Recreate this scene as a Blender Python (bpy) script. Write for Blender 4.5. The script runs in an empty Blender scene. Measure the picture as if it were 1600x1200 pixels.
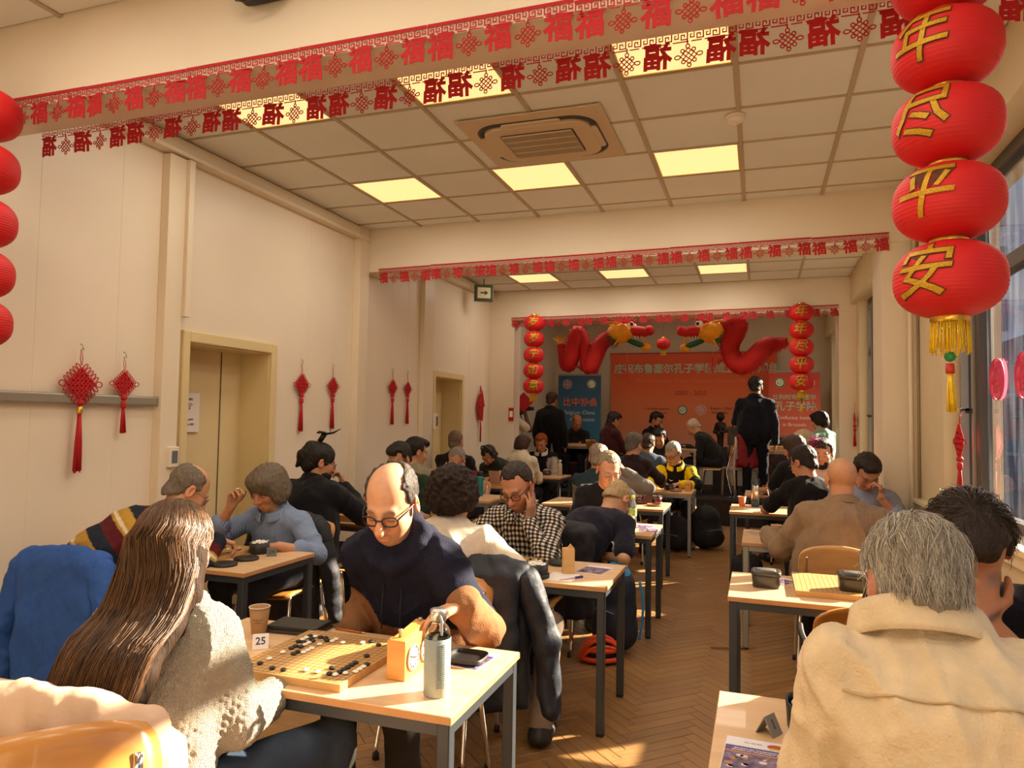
import bpy, math, random
import numpy as np
from mathutils import Vector, Matrix
random.seed(7); rng = np.random.default_rng(7)
S = bpy.context.scene
COL = S.collection
# ---------------------------------------------------------------- camera, sky, sun, exposure
cam = bpy.data.cameras.new('camera'); camo = bpy.data.objects.new('camera', cam); COL.objects.link(camo)
cam.sensor_width = 36; cam.lens = 36*1121/1600; cam.clip_end = 200; cam.clip_start = .05
CR = np.array([[.945780661, .000303014, -.324805864], [.324405005, -.050556624, .944566261], [.016134871, .99872115, .047913777]])
camo.matrix_world = Matrix(((CR[0,0], CR[0,1], -CR[0,2], 0), (CR[1,0], CR[1,1], -CR[1,2], 0), (CR[2,0], CR[2,1], -CR[2,2], 1.58), (0,0,0,1)))
S.camera = camo
S.view_settings.view_transform = 'Standard'; S.view_settings.look = 'None'
S.view_settings.gamma = 1; S.view_settings.use_curve_mapping = False
S.view_settings.exposure = 0.0
S.cycles.use_denoising = True
S.cycles.max_bounces = 8; S.cycles.diffuse_bounces = 5; S.cycles.glossy_bounces = 3
S.cycles.transmission_bounces = 6; S.cycles.transparent_max_bounces = 12
S.cycles.caustics_reflective = False; S.cycles.caustics_refractive = False
S.cycles.sample_clamp_indirect = 6
SUN_AZ, SUN_EL = math.radians(39), math.radians(25)
wd = bpy.data.worlds.new('world'); S.world = wd; wd.use_nodes = True
wn = wd.node_tree.nodes; wl = wd.node_tree.links
sky = wn.new('ShaderNodeTexSky'); sky.sky_type = 'NISHITA'; sky.sun_disc = False
sky.sun_elevation = SUN_EL; sky.sun_rotation = math.pi/2-SUN_AZ
sky.air_density = 1.0; sky.dust_density = 2.0
bg = wn['Background']; bg.inputs[1].default_value = 0.30
wl.new(sky.outputs[0], bg.inputs[0])
sun = bpy.data.lights.new('sun', 'SUN'); sun.energy = 30; sun.angle = math.radians(.8); sun.color = (1, .86, .66)
suno = bpy.data.objects.new('sun', sun); COL.objects.link(suno); suno.location = (8, 8, 9)
sv = Vector((math.cos(SUN_EL)*math.cos(SUN_AZ), math.cos(SUN_EL)*math.sin(SUN_AZ), math.sin(SUN_EL)))
suno.rotation_euler = sv.to_track_quat('Z', 'Y').to_euler()
LAMP_W = 9.8; LAMP_C = (1, .89, .76)

# ---------------------------------------------------------------- materials
MATS = {}
def lin(c):
    if isinstance(c, str):
        c = tuple(int(c[i:i+2], 16)/255 for i in (0, 2, 4))
        return tuple(x/12.92 if x <= .04045 else ((x+.055)/1.055)**2.4 for x in c)
    return c
def mat(name, c, rough=.6, metal=0., bump=0., bscale=30., var=0., vscale=6., spec=.5, trans=0., coat=0., attr=False, emit=0., sheen=0., stretch=None):
    if name in MATS: return MATS[name]
    m = bpy.data.materials.new(name); m.use_nodes = True; MATS[name] = m
    nt = m.node_tree; n = nt.nodes; l = nt.links; b = n['Principled BSDF']
    col = lin(c)+(1,)
    b.inputs['Base Color'].default_value = col; b.inputs['Roughness'].default_value = rough
    b.inputs['Metallic'].default_value = metal; b.inputs['Specular IOR Level'].default_value = spec
    b.inputs['Transmission Weight'].default_value = trans; b.inputs['Coat Weight'].default_value = coat
    b.inputs['Sheen Weight'].default_value = sheen
    if emit: b.inputs['Emission Color'].default_value = col; b.inputs['Emission Strength'].default_value = emit
    tc = n.new('ShaderNodeTexCoord'); vec = tc.outputs['Object']
    if stretch:
        mp = n.new('ShaderNodeMapping'); mp.inputs['Scale'].default_value = stretch; l.new(vec, mp.inputs[0]); vec = mp.outputs[0]
    src = None
    if attr:
        a = n.new('ShaderNodeVertexColor'); a.layer_name = 'Col'; src = a.outputs[0]; l.new(src, b.inputs['Base Color'])
    if var:
        nz = n.new('ShaderNodeTexNoise'); nz.inputs['Scale'].default_value = vscale; nz.inputs['Detail'].default_value = 5; l.new(vec, nz.inputs[0])
        mr = n.new('ShaderNodeMapRange'); mr.inputs[1].default_value = .3; mr.inputs[2].default_value = .7
        mr.inputs[3].default_value = 1-var; mr.inputs[4].default_value = 1+var; l.new(nz.outputs[0], mr.inputs[0])
        hs = n.new('ShaderNodeHueSaturation'); l.new(mr.outputs[0], hs.inputs['Value'])
        if src: l.new(src, hs.inputs['Color'])
        else: hs.inputs['Color'].default_value = col
        l.new(hs.outputs[0], b.inputs['Base Color'])
    if bump:
        nb = n.new('ShaderNodeTexNoise'); nb.inputs['Scale'].default_value = bscale; nb.inputs['Detail'].default_value = 4; l.new(vec, nb.inputs[0])
        bp = n.new('ShaderNodeBump'); bp.inputs['Strength'].default_value = bump; bp.inputs['Distance'].default_value = .01
        l.new(nb.outputs[0], bp.inputs['Height']); l.new(bp.outputs[0], b.inputs['Normal'])
    return m
def wood(name, c1, c2, scale=(1.2, 14, 14), rough=.4, rnd=0., coat=0.):
    if name in MATS: return MATS[name]
    m = mat(name, c1, rough, coat=coat); nt = m.node_tree; n = nt.nodes; l = nt.links; b = n['Principled BSDF']
    tc = n.new('ShaderNodeTexCoord'); mp = n.new('ShaderNodeMapping'); mp.inputs['Scale'].default_value = scale; l.new(tc.outputs['Object'], mp.inputs[0])
    nz = n.new('ShaderNodeTexNoise'); nz.inputs['Scale'].default_value = 2.2; nz.inputs['Detail'].default_value = 6; nz.inputs['Distortion'].default_value = .6
    l.new(mp.outputs[0], nz.inputs[0])
    cr = n.new('ShaderNodeValToRGB'); cr.color_ramp.elements[0].position = .32; cr.color_ramp.elements[1].position = .68
    cr.color_ramp.elements[0].color = lin(c1)+(1,); cr.color_ramp.elements[1].color = lin(c2)+(1,); l.new(nz.outputs[0], cr.inputs[0])
    out = cr.outputs[0]
    if rnd:
        g = n.new('ShaderNodeNewGeometry'); mr = n.new('ShaderNodeMapRange'); mr.inputs[3].default_value = 1-rnd; mr.inputs[4].default_value = 1+rnd
        l.new(g.outputs['Random Per Island'], mr.inputs[0]); hs = n.new('ShaderNodeHueSaturation'); l.new(mr.outputs[0], hs.inputs['Value']); l.new(out, hs.inputs['Color']); out = hs.outputs[0]
    l.new(out, b.inputs['Base Color'])
    bp = n.new('ShaderNodeBump'); bp.inputs['Strength'].default_value = .08; bp.inputs['Distance'].default_value = .004; l.new(nz.outputs[0], bp.inputs['Height']); l.new(bp.outputs[0], b.inputs['Normal'])
    return m

# ---------------------------------------------------------------- mesh helpers
def mesh_np(name, V, F, smooth=False):
    V = np.asarray(V, np.float32); me = bpy.data.meshes.new(name)
    if isinstance(F, np.ndarray) and F.ndim == 2:
        k = F.shape[1]; nf = len(F)
        me.vertices.add(len(V)); me.vertices.foreach_set('co', V.ravel())
        me.loops.add(nf*k); me.loops.foreach_set('vertex_index', F.astype(np.int32).ravel())
        me.polygons.add(nf); me.polygons.foreach_set('loop_start', np.arange(0, nf*k, k, dtype=np.int32))
    else:
        me.from_pydata([tuple(map(float, v)) for v in V], [], [tuple(map(int, f)) for f in F])
    if smooth: me.polygons.foreach_set('use_smooth', np.ones(len(me.polygons), bool))
    me.update(); me.validate(); return me
def link(name, me, m=None, parent=None, loc=(0, 0, 0), rot=None):
    o = bpy.data.objects.new(name, me); COL.objects.link(o); o.location = loc
    if rot is not None: o.rotation_euler = rot
    if m is not None and me is not None and not me.materials:
        for mm in (m if isinstance(m, (list, tuple)) else [m]): me.materials.append(mm)
    if parent is not None: o.parent = parent
    return o
def thing(name, label, cat, loc=(0, 0, 0), rz=0., group=None):
    o = bpy.data.objects.new(name, None); COL.objects.link(o); o.location = loc; o.rotation_euler = (0, 0, rz); o.empty_display_size = .05
    return tag(o, label, cat, group)
def tag(o, label, cat, group=None):
    o['label'] = label; o['category'] = cat
    if group: o['group'] = group
    return o
def struct(o): o['kind'] = 'structure'; return o
def dup(o, loc, rz=None, label=None, parent=None, first=True):
    c = o.copy(); COL.objects.link(c); c.parent = parent
    if first:
        c.location = loc
        if rz is not None: c.rotation_euler = (0, 0, rz)
        if label: c['label'] = label
    for ch in o.children: dup(ch, None, parent=c, first=False)
    return c
class MB:
    def __init__(s): s.v = []; s.f = []; s.mi = []; s.cur = 0; s.sm = []
    def add(s, V, F, smooth=False):
        b = len(s.v); s.v += [tuple(map(float, p)) for p in V]; s.f += [tuple(b+i for i in f) for f in F]
        s.mi += [s.cur]*len(F); s.sm += [smooth]*len(F); return s
    def box(s, x0, x1, y0, y1, z0, z1, M=None):
        V = [(x, y, z) for x in (x0, x1) for y in (y0, y1) for z in (z0, z1)]
        if M is not None: V = [tuple(M @ Vector(p)) for p in V]
        return s.add(V, [(0, 1, 3, 2), (4, 6, 7, 5), (0, 4, 5, 1), (2, 3, 7, 6), (0, 2, 6, 4), (1, 5, 7, 3)])
    def tube(s, P, r, n=8, closed=False, caps=True, flat=1.):
        P = [np.array(p, float) for p in P]; N = len(P); R = r if hasattr(r, '__len__') else [r]*N
        V = []; F = []; prev = None
        for i in range(N):
            if closed: t = P[(i+1) % N]-P[i-1]
            else: t = P[min(i+1, N-1)]-P[max(i-1, 0)]
            t = t/(np.linalg.norm(t)+1e-9)
            if prev is None:
                a = np.array((0, 0, 1.)) if abs(t[2]) < .9 else np.array((1., 0, 0)); u = np.cross(t, a)
            else: u = prev-t*np.dot(prev, t)
            u = u/(np.linalg.norm(u)+1e-9); prev = u; w = np.cross(t, u)
            for k in range(n):
                a = 2*math.pi*k/n; V.append(P[i]+R[i]*(math.cos(a)*u+flat*math.sin(a)*w))
        for i in range(N if closed else N-1):
            j = (i+1) % N
            for k in range(n): F.append((i*n+k, i*n+(k+1) % n, j*n+(k+1) % n, j*n+k))
        if caps and not closed: F.append(tuple(range(n-1, -1, -1))); F.append(tuple((N-1)*n+k for k in range(n)))
        return s.add(V, F, True)
    def lathe(s, prof, c=(0, 0, 0), n=24, sx=1., sy=1., caps=True, M=None, sq=0.):
        V = []; F = []
        for r, z in prof:
            for k in range(n):
                a = 2*math.pi*k/n; ca, sa = math.cos(a), math.sin(a)
                q = 1. if not sq else 1/((abs(ca)**sq+abs(sa)**sq)**(1/sq))
                p = Vector((r*q*ca*sx, r*q*sa*sy, z))
                if M is not None: p = M @ p
                V.append((p[0]+c[0], p[1]+c[1], p[2]+c[2]))
        for i in range(len(prof)-1):
            for k in range(n): F.append((i*n+k, i*n+(k+1) % n, (i+1)*n+(k+1) % n, (i+1)*n+k))
        if caps: F.append(tuple(range(n-1, -1, -1))); F.append(tuple((len(prof)-1)*n+k for k in range(n)))
        return s.add(V, F, True)
    def prism(s, poly, z0, z1, M=None):
        n = len(poly); V = [(x, y, z0) for x, y in poly]+[(x, y, z1) for x, y in poly]
        if M is not None: V = [tuple(M @ Vector(p)) for p in V]
        return s.add(V, [tuple(range(n-1, -1, -1)), tuple(range(n, 2*n))]+[(i, (i+1) % n, n+(i+1) % n, n+i) for i in range(n)])
    def grid(s, fn, nu, nv, smooth=True):
        V = [fn(i/nu, j/nv) for i in range(nu+1) for j in range(nv+1)]
        return s.add(V, [(i*(nv+1)+j, (i+1)*(nv+1)+j, (i+1)*(nv+1)+j+1, i*(nv+1)+j+1) for i in range(nu) for j in range(nv)], smooth)
    def mesh(s, name):
        me = bpy.data.meshes.new(name); me.from_pydata(s.v, [], s.f)
        me.polygons.foreach_set('use_smooth', s.sm); me.polygons.foreach_set('material_index', s.mi); me.update(); return me
    def build(s, name, m, parent=None, loc=(0, 0, 0), rot=None, bevel=0.):
        o = link(name, s.mesh(name), m, parent, loc, rot)
        if bevel:
            md = o.modifiers.new('b', 'BEVEL'); md.width = bevel; md.segments = 2; md.limit_method = 'ANGLE'
        return o
def solid(o, t):
    md = o.modifiers.new('s', 'SOLIDIFY'); md.thickness = t; md.offset = 0; return o
def text_mesh(body, size, depth=.001, align='CENTER', bold=0., sx=1.):
    cu = bpy.data.curves.new('t', 'FONT'); cu.body = body; cu.size = size; cu.extrude = depth; cu.align_x = align; cu.align_y = 'CENTER'; cu.offset = bold; cu.resolution_u = 2
    o = bpy.data.objects.new('t', cu); COL.objects.link(o); bpy.context.view_layer.update()
    me = bpy.data.meshes.new_from_object(o.evaluated_get(bpy.context.evaluated_depsgraph_get()))
    bpy.data.objects.remove(o); bpy.data.curves.remove(cu)
    me.materials.clear()
    if sx != 1.:
        for v in me.vertices: v.co.x *= sx
    return me

# ---------------------------------------------------------------- signed-distance bodies
nrm = lambda v: np.asarray(v, float)/(np.linalg.norm(v)+1e-9)
A3 = lambda *v: np.array(v, float)
class SDF:
    def __init__(s): s.ops = []
    def _a(s, fn, lo, hi, k, op, tag=None): s.ops.append((fn, lo, hi, k, op)); return s
    def cap(s, a, b, ra, rb=None, k=.02, op=0, lat=None, w=1.):
        rb = ra if rb is None else rb; a = np.array(a, float); b = np.array(b, float); ab = b-a; L2 = ab@ab+1e-9
        def fn(X, Y, Z):
            x, y, z = X-a[0], Y-a[1], Z-a[2]
            t = np.clip((x*ab[0]+y*ab[1]+z*ab[2])/L2, 0, 1)
            x, y, z = x-t*ab[0], y-t*ab[1], z-t*ab[2]
            q = x*x+y*y+z*z
            if lat is not None:
                p = x*lat[0]+y*lat[1]+z*lat[2]; q = q-p*p*(1-1/(w*w))
            return np.sqrt(np.maximum(q, 0))-(ra+(rb-ra)*t)
        R = max(ra, rb)*max(w, 1)+k+.03
        return s._a(fn, np.minimum(a, b)-R, np.maximum(a, b)+R, k, op)
    def ell(s, c, r, M=None, k=.02, op=0):
        c = np.array(c, float); r = np.array(r, float); M = np.eye(3) if M is None else np.asarray(M)   # columns = axes
        def fn(X, Y, Z):
            x, y, z = X-c[0], Y-c[1], Z-c[2]
            q = [(x*M[0, i]+y*M[1, i]+z*M[2, i])/r[i] for i in range(3)]
            k0 = np.sqrt(q[0]**2+q[1]**2+q[2]**2); k1 = np.sqrt((q[0]/r[0])**2+(q[1]/r[1])**2+(q[2]/r[2])**2)
            return k0*(k0-1)/(k1+1e-6)
        R = r.max()+k+.03
        return s._a(fn, c-R, c+R, k, op)
    def plane(s, p, n, k=.004):      # keep the side where (x-p).n < 0
        p = np.array(p, float); n = nrm(n)
        return s._a(lambda X, Y, Z: (X-p[0])*n[0]+(Y-p[1])*n[1]+(Z-p[2])*n[2], None, None, k, 2)
    def bounds(s):
        lo = np.min([o[1] for o in s.ops if o[4] == 0], 0); hi = np.max([o[2] for o in s.ops if o[4] == 0], 0); return lo, hi
    def mesh(s, fine, coarse, boxes=()):
        lo, hi = s.bounds(); ax = []
        for i in range(3):
            p = [lo[i]]; iv = [(b[0][i], b[1][i]) for b in boxes]
            while p[-1] < hi[i]:
                st = fine if any(a <= p[-1] <= b for a, b in iv) else coarse
                nx = [a for a, b in iv if p[-1] < a < p[-1]+st]
                p.append(min(nx)+1e-6 if nx else p[-1]+st)
            ax.append(np.array(p, np.float32))
        D = np.full([len(a) for a in ax], 9., np.float32)
        for fn, l, h, k, op in s.ops:
            if l is None: sl = (slice(None),)*3
            else: sl = tuple(slice(max(np.searchsorted(ax[i], l[i])-1, 0), np.searchsorted(ax[i], h[i])+1) for i in range(3))
            X, Y, Z = ax[0][sl[0]][:, None, None], ax[1][sl[1]][None, :, None], ax[2][sl[2]][None, None, :]
            if 0 in (X.size, Y.size, Z.size): continue
            v = fn(X, Y, Z).astype(np.float32); d = D[sl]
            if op == 0: D[sl] = np.minimum(d, v)-np.maximum(k-np.abs(d-v), 0)**2/(4*k)
            else:
                if op == 1: v = -v
                D[sl] = np.maximum(d, v)+np.maximum(k-np.abs(d-v), 0)**2/(4*k)
        return snets(D, ax)
def snets(D, ax):
    s = D < 0; sh = [n-1 for n in s.shape]; c = np.zeros(sh, np.uint8)
    off = [(i, j, k) for i in (0, 1) for j in (0, 1) for k in (0, 1)]
    for i, j, k in off: c += s[i:i+sh[0], j:j+sh[1], k:k+sh[2]]
    act = (c > 0) & (c < 8); I = np.argwhere(act); vid = np.full(sh, -1, np.int32); vid[act] = np.arange(len(I))
    val = np.stack([D[I[:, 0]+o[0], I[:, 1]+o[1], I[:, 2]+o[2]] for o in off], 1)
    pos = np.stack([np.stack([ax[d][I[:, d]+o[d]] for d in range(3)], 1) for o in off], 1)
    acc = np.zeros((len(I), 3)); cnt = np.zeros(len(I))
    for a in range(8):
        for b in range(a+1, 8):
            if sum(x != y for x, y in zip(off[a], off[b])) != 1: continue
            m = (val[:, a] < 0) != (val[:, b] < 0); t = np.clip(val[:, a]/(val[:, a]-val[:, b]+1e-12), 0, 1)
            acc += np.where(m[:, None], pos[:, a]+t[:, None]*(pos[:, b]-pos[:, a]), 0); cnt += m
    V = acc/cnt[:, None]; Fs = []
    for d in range(3):
        e, f = [(1, 2), (2, 0), (0, 1)][d]
        A = np.take(s, range(sh[d]), d); B = np.take(s, range(1, sh[d]+1), d); E = np.argwhere(A != B)
        E = E[(E[:, e] > 0) & (E[:, f] > 0) & (E[:, e] < sh[e]) & (E[:, f] < sh[f])]
        def cell(de, df):
            q = E.copy(); q[:, e] -= de; q[:, f] -= df; return vid[q[:, 0], q[:, 1], q[:, 2]]
        Q = np.stack([cell(1, 1), cell(0, 1), cell(0, 0), cell(1, 0)], 1)
        fl = ~s[E[:, 0], E[:, 1], E[:, 2]]; Q[fl] = Q[fl][:, ::-1]; Fs.append(Q)
    F = np.concatenate(Fs); F = F[(F >= 0).all(1)]
    return V, F
def vnormals(V, F):
    n = np.cross(V[F[:, 2]]-V[F[:, 0]], V[F[:, 3]]-V[F[:, 1]]); N = np.zeros_like(V)
    for k in range(4): np.add.at(N, F[:, k], n)
    return N/(np.linalg.norm(N, axis=1)[:, None]+1e-12)
def wob(P, f, seed=0):
    r = np.random.default_rng(seed); o = np.zeros(len(P))
    for i in range(5):
        d = r.normal(size=3); d /= np.linalg.norm(d); o += np.sin(P@d*f*(1+.45*i)+r.uniform(0, 6)+1.3*np.sin(P@r.normal(size=3)*f*.5))/(1+.4*i)
    return o/2.6
def setcol(me, C):
    a = me.color_attributes.new('Col', 'FLOAT_COLOR', 'POINT'); C = np.concatenate([C, np.ones((len(C), 1))], 1).astype(np.float32); a.data.foreach_set('color', C.ravel())
# ---------------------------------------------------------------- people
def rotm(axis, a):
    return np.array(Matrix.Rotation(a, 3, Vector(axis)))
def add_head(sd, c, H, s=1., jaw=1., nose=1.):
    L = lambda x, y, z: c+H@(A3(x, y, z)*s)
    E = lambda p, r, k=.02, op=0, M=None: sd.ell(L(*p), np.array(r)*s, H if M is None else H@M, k*s, op)
    E((0, -.016, .035), (.075, .095, .085)); E((0, .028, -.03), (.06*jaw, .062, .082), .03)
    E((0, .05, -.093), (.034*jaw, .03, .026), .035); E((0, .02, -.07), (.052*jaw, .05, .04), .03)
    for x in (-1, 1): E((x*.04, .062, -.03), (.02, .022, .024), .02)
    E((0, .078, .016), (.05, .016, .013), .016)
    for x in (-1, 1): E((x*.032, .1, -.004), (.019, .015, .012), .012, 1)
    for x in (-1, 1): E((x*.031, .074, -.005), (.0155, .0145, .0125), .004)
    sd.cap(L(0, .088, .004), L(0, .109*(.5+.5*nose), -.036), .0085*s, .0135*s*nose, .012*s)
    for x in (-1, 1): E((x*.0125, .097, -.04), (.009, .012, .008), .006)
    E((0, .0905, -.066), (.023, .01, .0058), .005); E((0, .0885, -.0775), (.019, .0105, .0065), .005)
    E((0, .104, -.0715), (.022, .008, .0016), .003, 1)
    for x in (-1, 1):
        M = rotm((0, 0, 1), -x*.45)
        E((x*.079, -.012, -.008), (.010, .021, .034), .006, 0, M); E((x*.087, -.006, -.004), (.006, .011, .02), .006, 1, M)
def add_hand(sd, w, f, n, side=1, curl=.35, s=1., spread=.0, thumb=.5):
    f = nrm(f); n = nrm(np.asarray(n, float)-f*np.dot(n, f)); t = np.cross(f, n)*side
    cl = curl if hasattr(curl, '__len__') else [curl]*4
    off = (.027, .009, -.0095, -.026); Ls = (.088, .092, .087, .078)
    ph = ((.042, .026, .02), (.047, .03, .021), (.043, .027, .021), (.034, .021, .019)); tips = []
    for i in range(4):
        k = w+(f*Ls[i]+t*off[i])*s
        sd.cap(w+(t*off[i]*.65+f*.012)*s, k, .0135*s, .0115*s, .016*s)
        a = spread*(1.5-i)*.12; d = f*math.cos(a)+t*math.sin(a); p = k; ang = 0; r = .0096 if i < 3 else .0085
        for j, (ln, b) in enumerate(zip(ph[i], (62, 70, 45))):
            ang += math.radians(b*cl[i]); e = d*math.cos(ang)+n*math.sin(ang); q = p+e*ln*s
            sd.cap(p, q, r*s, (r-.0009)*s, .0025*s if j else .006*s); p = q; r -= .0008
        tips.append(p)
    b = w+(f*.022+t*.02)*s; m1 = b+nrm(f*.62+t*.72+n*.3*thumb)*.045*s
    m2 = m1+nrm(f*.85+t*(.42-.3*thumb)+n*.6*thumb)*.034*s; m3 = m2+nrm(f*.9+t*(.2-.4*thumb)+n*.7*thumb)*.026*s
    sd.cap(b, m1, .0155*s, .0125*s, .014*s); sd.cap(m1, m2, .0115*s, .0105*s, .004*s); sd.cap(m2, m3, .0105*s, .0085*s, .003*s)
    return tips
def ik(a, b, l1, l2, hint):
    d = b-a; D = np.linalg.norm(d); u = d/(D+1e-9); D = min(D, (l1+l2)*.995)
    x = (l1*l1-l2*l2+D*D)/(2*D); h = math.sqrt(max(l1*l1-x*x, 0)); p = nrm(hint-u*np.dot(hint, u))
    return a+u*x+p*h, a+u*D
SKIN = {}
def smix(C, w, c): return C*(1-w[:, None])+np.array(c)*w[:, None]
def face_paint(V, c, H, s, skin, o):
    q = (V-c)@H/s; C = np.tile(np.array(skin), (len(V), 1)); g = lambda p, r: np.exp(-(((q-np.array(p))/np.array(r))**2).sum(1))
    red = np.array(skin)*np.array((1.06, .72, .62))
    inh = g((0, 0, 0), (.13, .13, .16))
    for p, r, a in (((0, .112, -.036), (.02, .02, .02), .7), ((.045, .08, -.035), (.03, .03, .03), .45), ((-.045, .08, -.035), (.03, .03, .03), .45), ((.085, 0, 0), (.02, .04, .05), .7), ((-.085, 0, 0), (.02, .04, .05), .7)):
        C = smix(C, g(p, r)*a, red)
    C = smix(C, np.minimum(g((0, .094, -.0715), (.02, .014, .009))*1.2, 1)*.65, np.array(skin)*np.array((.8, .42, .4)))
    br = o.get('brow', (.08, .05, .03))
    for x in (-1, 1):
        zz = .022-.18*np.abs(np.abs(q[:, 0])-.03); w = np.exp(-((q[:, 2]-zz)/.0055)**2-((q[:, 0]-x*.033)/.02)**4)*(q[:, 1] > .05)
        C = smix(C, np.minimum(w*1.2, 1)*.75, br)
        w = np.exp(-((q[:, 2]+.011)/.0035)**2-((q[:, 0]-x*.031)/.0145)**4)*(q[:, 1] > .05); C = smix(C, np.minimum(w*1.3, 1)*.75, (.05, .03, .02))
        C = smix(C, g((x*.031, .085, .004), (.02, .02, .007))*.35, np.array(skin)*np.array((.7, .5, .45)))
    if o.get('stubble'):
        a, col = o['stubble']; w = np.clip((-.05-q[:, 2])/.02, 0, 1)*np.clip((q[:, 1]+.02)/.03, 0, 1)*(q[:, 2] > -.15)*(1-np.minimum(g((0, .094, -.0715), (.024, .02, .012))*1.3, 1))
        w = np.maximum(w, np.clip((.0-q[:, 2])/.02, 0, 1)*np.exp(-((q[:, 1]-.012)/.02)**2)*(q[:, 2] > -.1)*(np.abs(q[:, 0]) > .05))
        C = smix(C, w*a, col)
    return C
def hair_sdf(sd, c, H, s, st):
    L = lambda x, y, z: c+H@(A3(x, y, z)*s)
    E = lambda p, r, k=.015, op=0: sd.ell(L(*p), np.array(r)*s, H, k*s, op)
    P = lambda p, n: sd.plane(L(*p), H@nrm(n), .006)
    ears = lambda: [E((x*.088, -.008, -.016), (.028, .034, .034), .008, 1) for x in (-1, 1)]
    if st in ('short', 'crop', 'balding', 'crown', 'quiff', 'thin', 'recede'):
        t = {'short': .012, 'crop': .0032, 'balding': .007, 'crown': .01, 'quiff': .014, 'thin': .006, 'recede': .009}[st]
        E((0, -.017, .036), (.075+t, .096+t, .085+t)); E((0, -.06, -.045), (.058, .045+t*.5, .055), .02)
        if st == 'quiff': E((0, .055, .095), (.06, .045, .032), .03)
        if st == 'short': E((0, .04, .09), (.062, .05, .03), .03)
        P((0, .082, .066) if st not in ('thin', 'recede', 'crown') else (0, .066, .085), (0, .66, -.75))
        E((0, .112, -.01), (.07, .045, .086), .012, 1); ears()
        for x in (-1, 1): E((x*.07, .085, .055), (.03, .06, .05), .012, 1)
        if st == 'balding': E((0, .075, .12), (.066, .15, .085), .014, 1)
        if st == 'crown': E((0, -.06, .145), (.045, .06, .04), .02, 1)
        if st in ('thin', 'recede'): [E((x*.062, .085, .095), (.034, .055, .06), .02, 1) for x in (-1, 1)]
    elif st == 'bob':
        E((0, -.012, .035), (.098, .118, .102)); E((0, -.05, -.03), (.095, .075, .08), .03)
        for x in (-1, 1): E((x*.078, .0, -.025), (.034, .06, .07), .03)
        E((0, .06, .07), (.078, .05, .04), .03); E((0, .125, -.075), (.062, .075, .105), .012, 1)
    elif st == 'curly':
        E((0, -.03, .045), (.12, .125, .108)); E((0, -.07, -.03), (.1, .075, .075), .04)
        for x in (-1, 1): E((x*.09, -.03, .0), (.045, .07, .07), .03)
        E((0, .13, -.06), (.06, .075, .11), .015, 1)
    elif st == 'medium':
        E((0, -.02, .04), (.09, .112, .096)); E((0, -.065, -.03), (.082, .06, .08), .03)
        for x in (-1, 1): E((x*.076, -.02, -.01), (.022, .05, .055), .02)
        E((0, .06, .09), (.065, .05, .03), .03); E((0, .125, -.05), (.068, .06, .105), .012, 1)
    elif st == 'bun':
        E((0, -.018, .038), (.087, .108, .095)); E((0, -.07, -.03), (.06, .05, .06), .025)
        E((0, .115, -.02), (.07, .05, .095), .012, 1); ears()
        sd.cap(L(0, -.09, .09), L(-.01, -.13, .02), .035*s, .028*s, .03*s); sd.cap(L(-.01, -.13, .02), L(-.015, -.14, -.06), .028*s, .012*s, .02*s)
    return E, L
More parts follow.
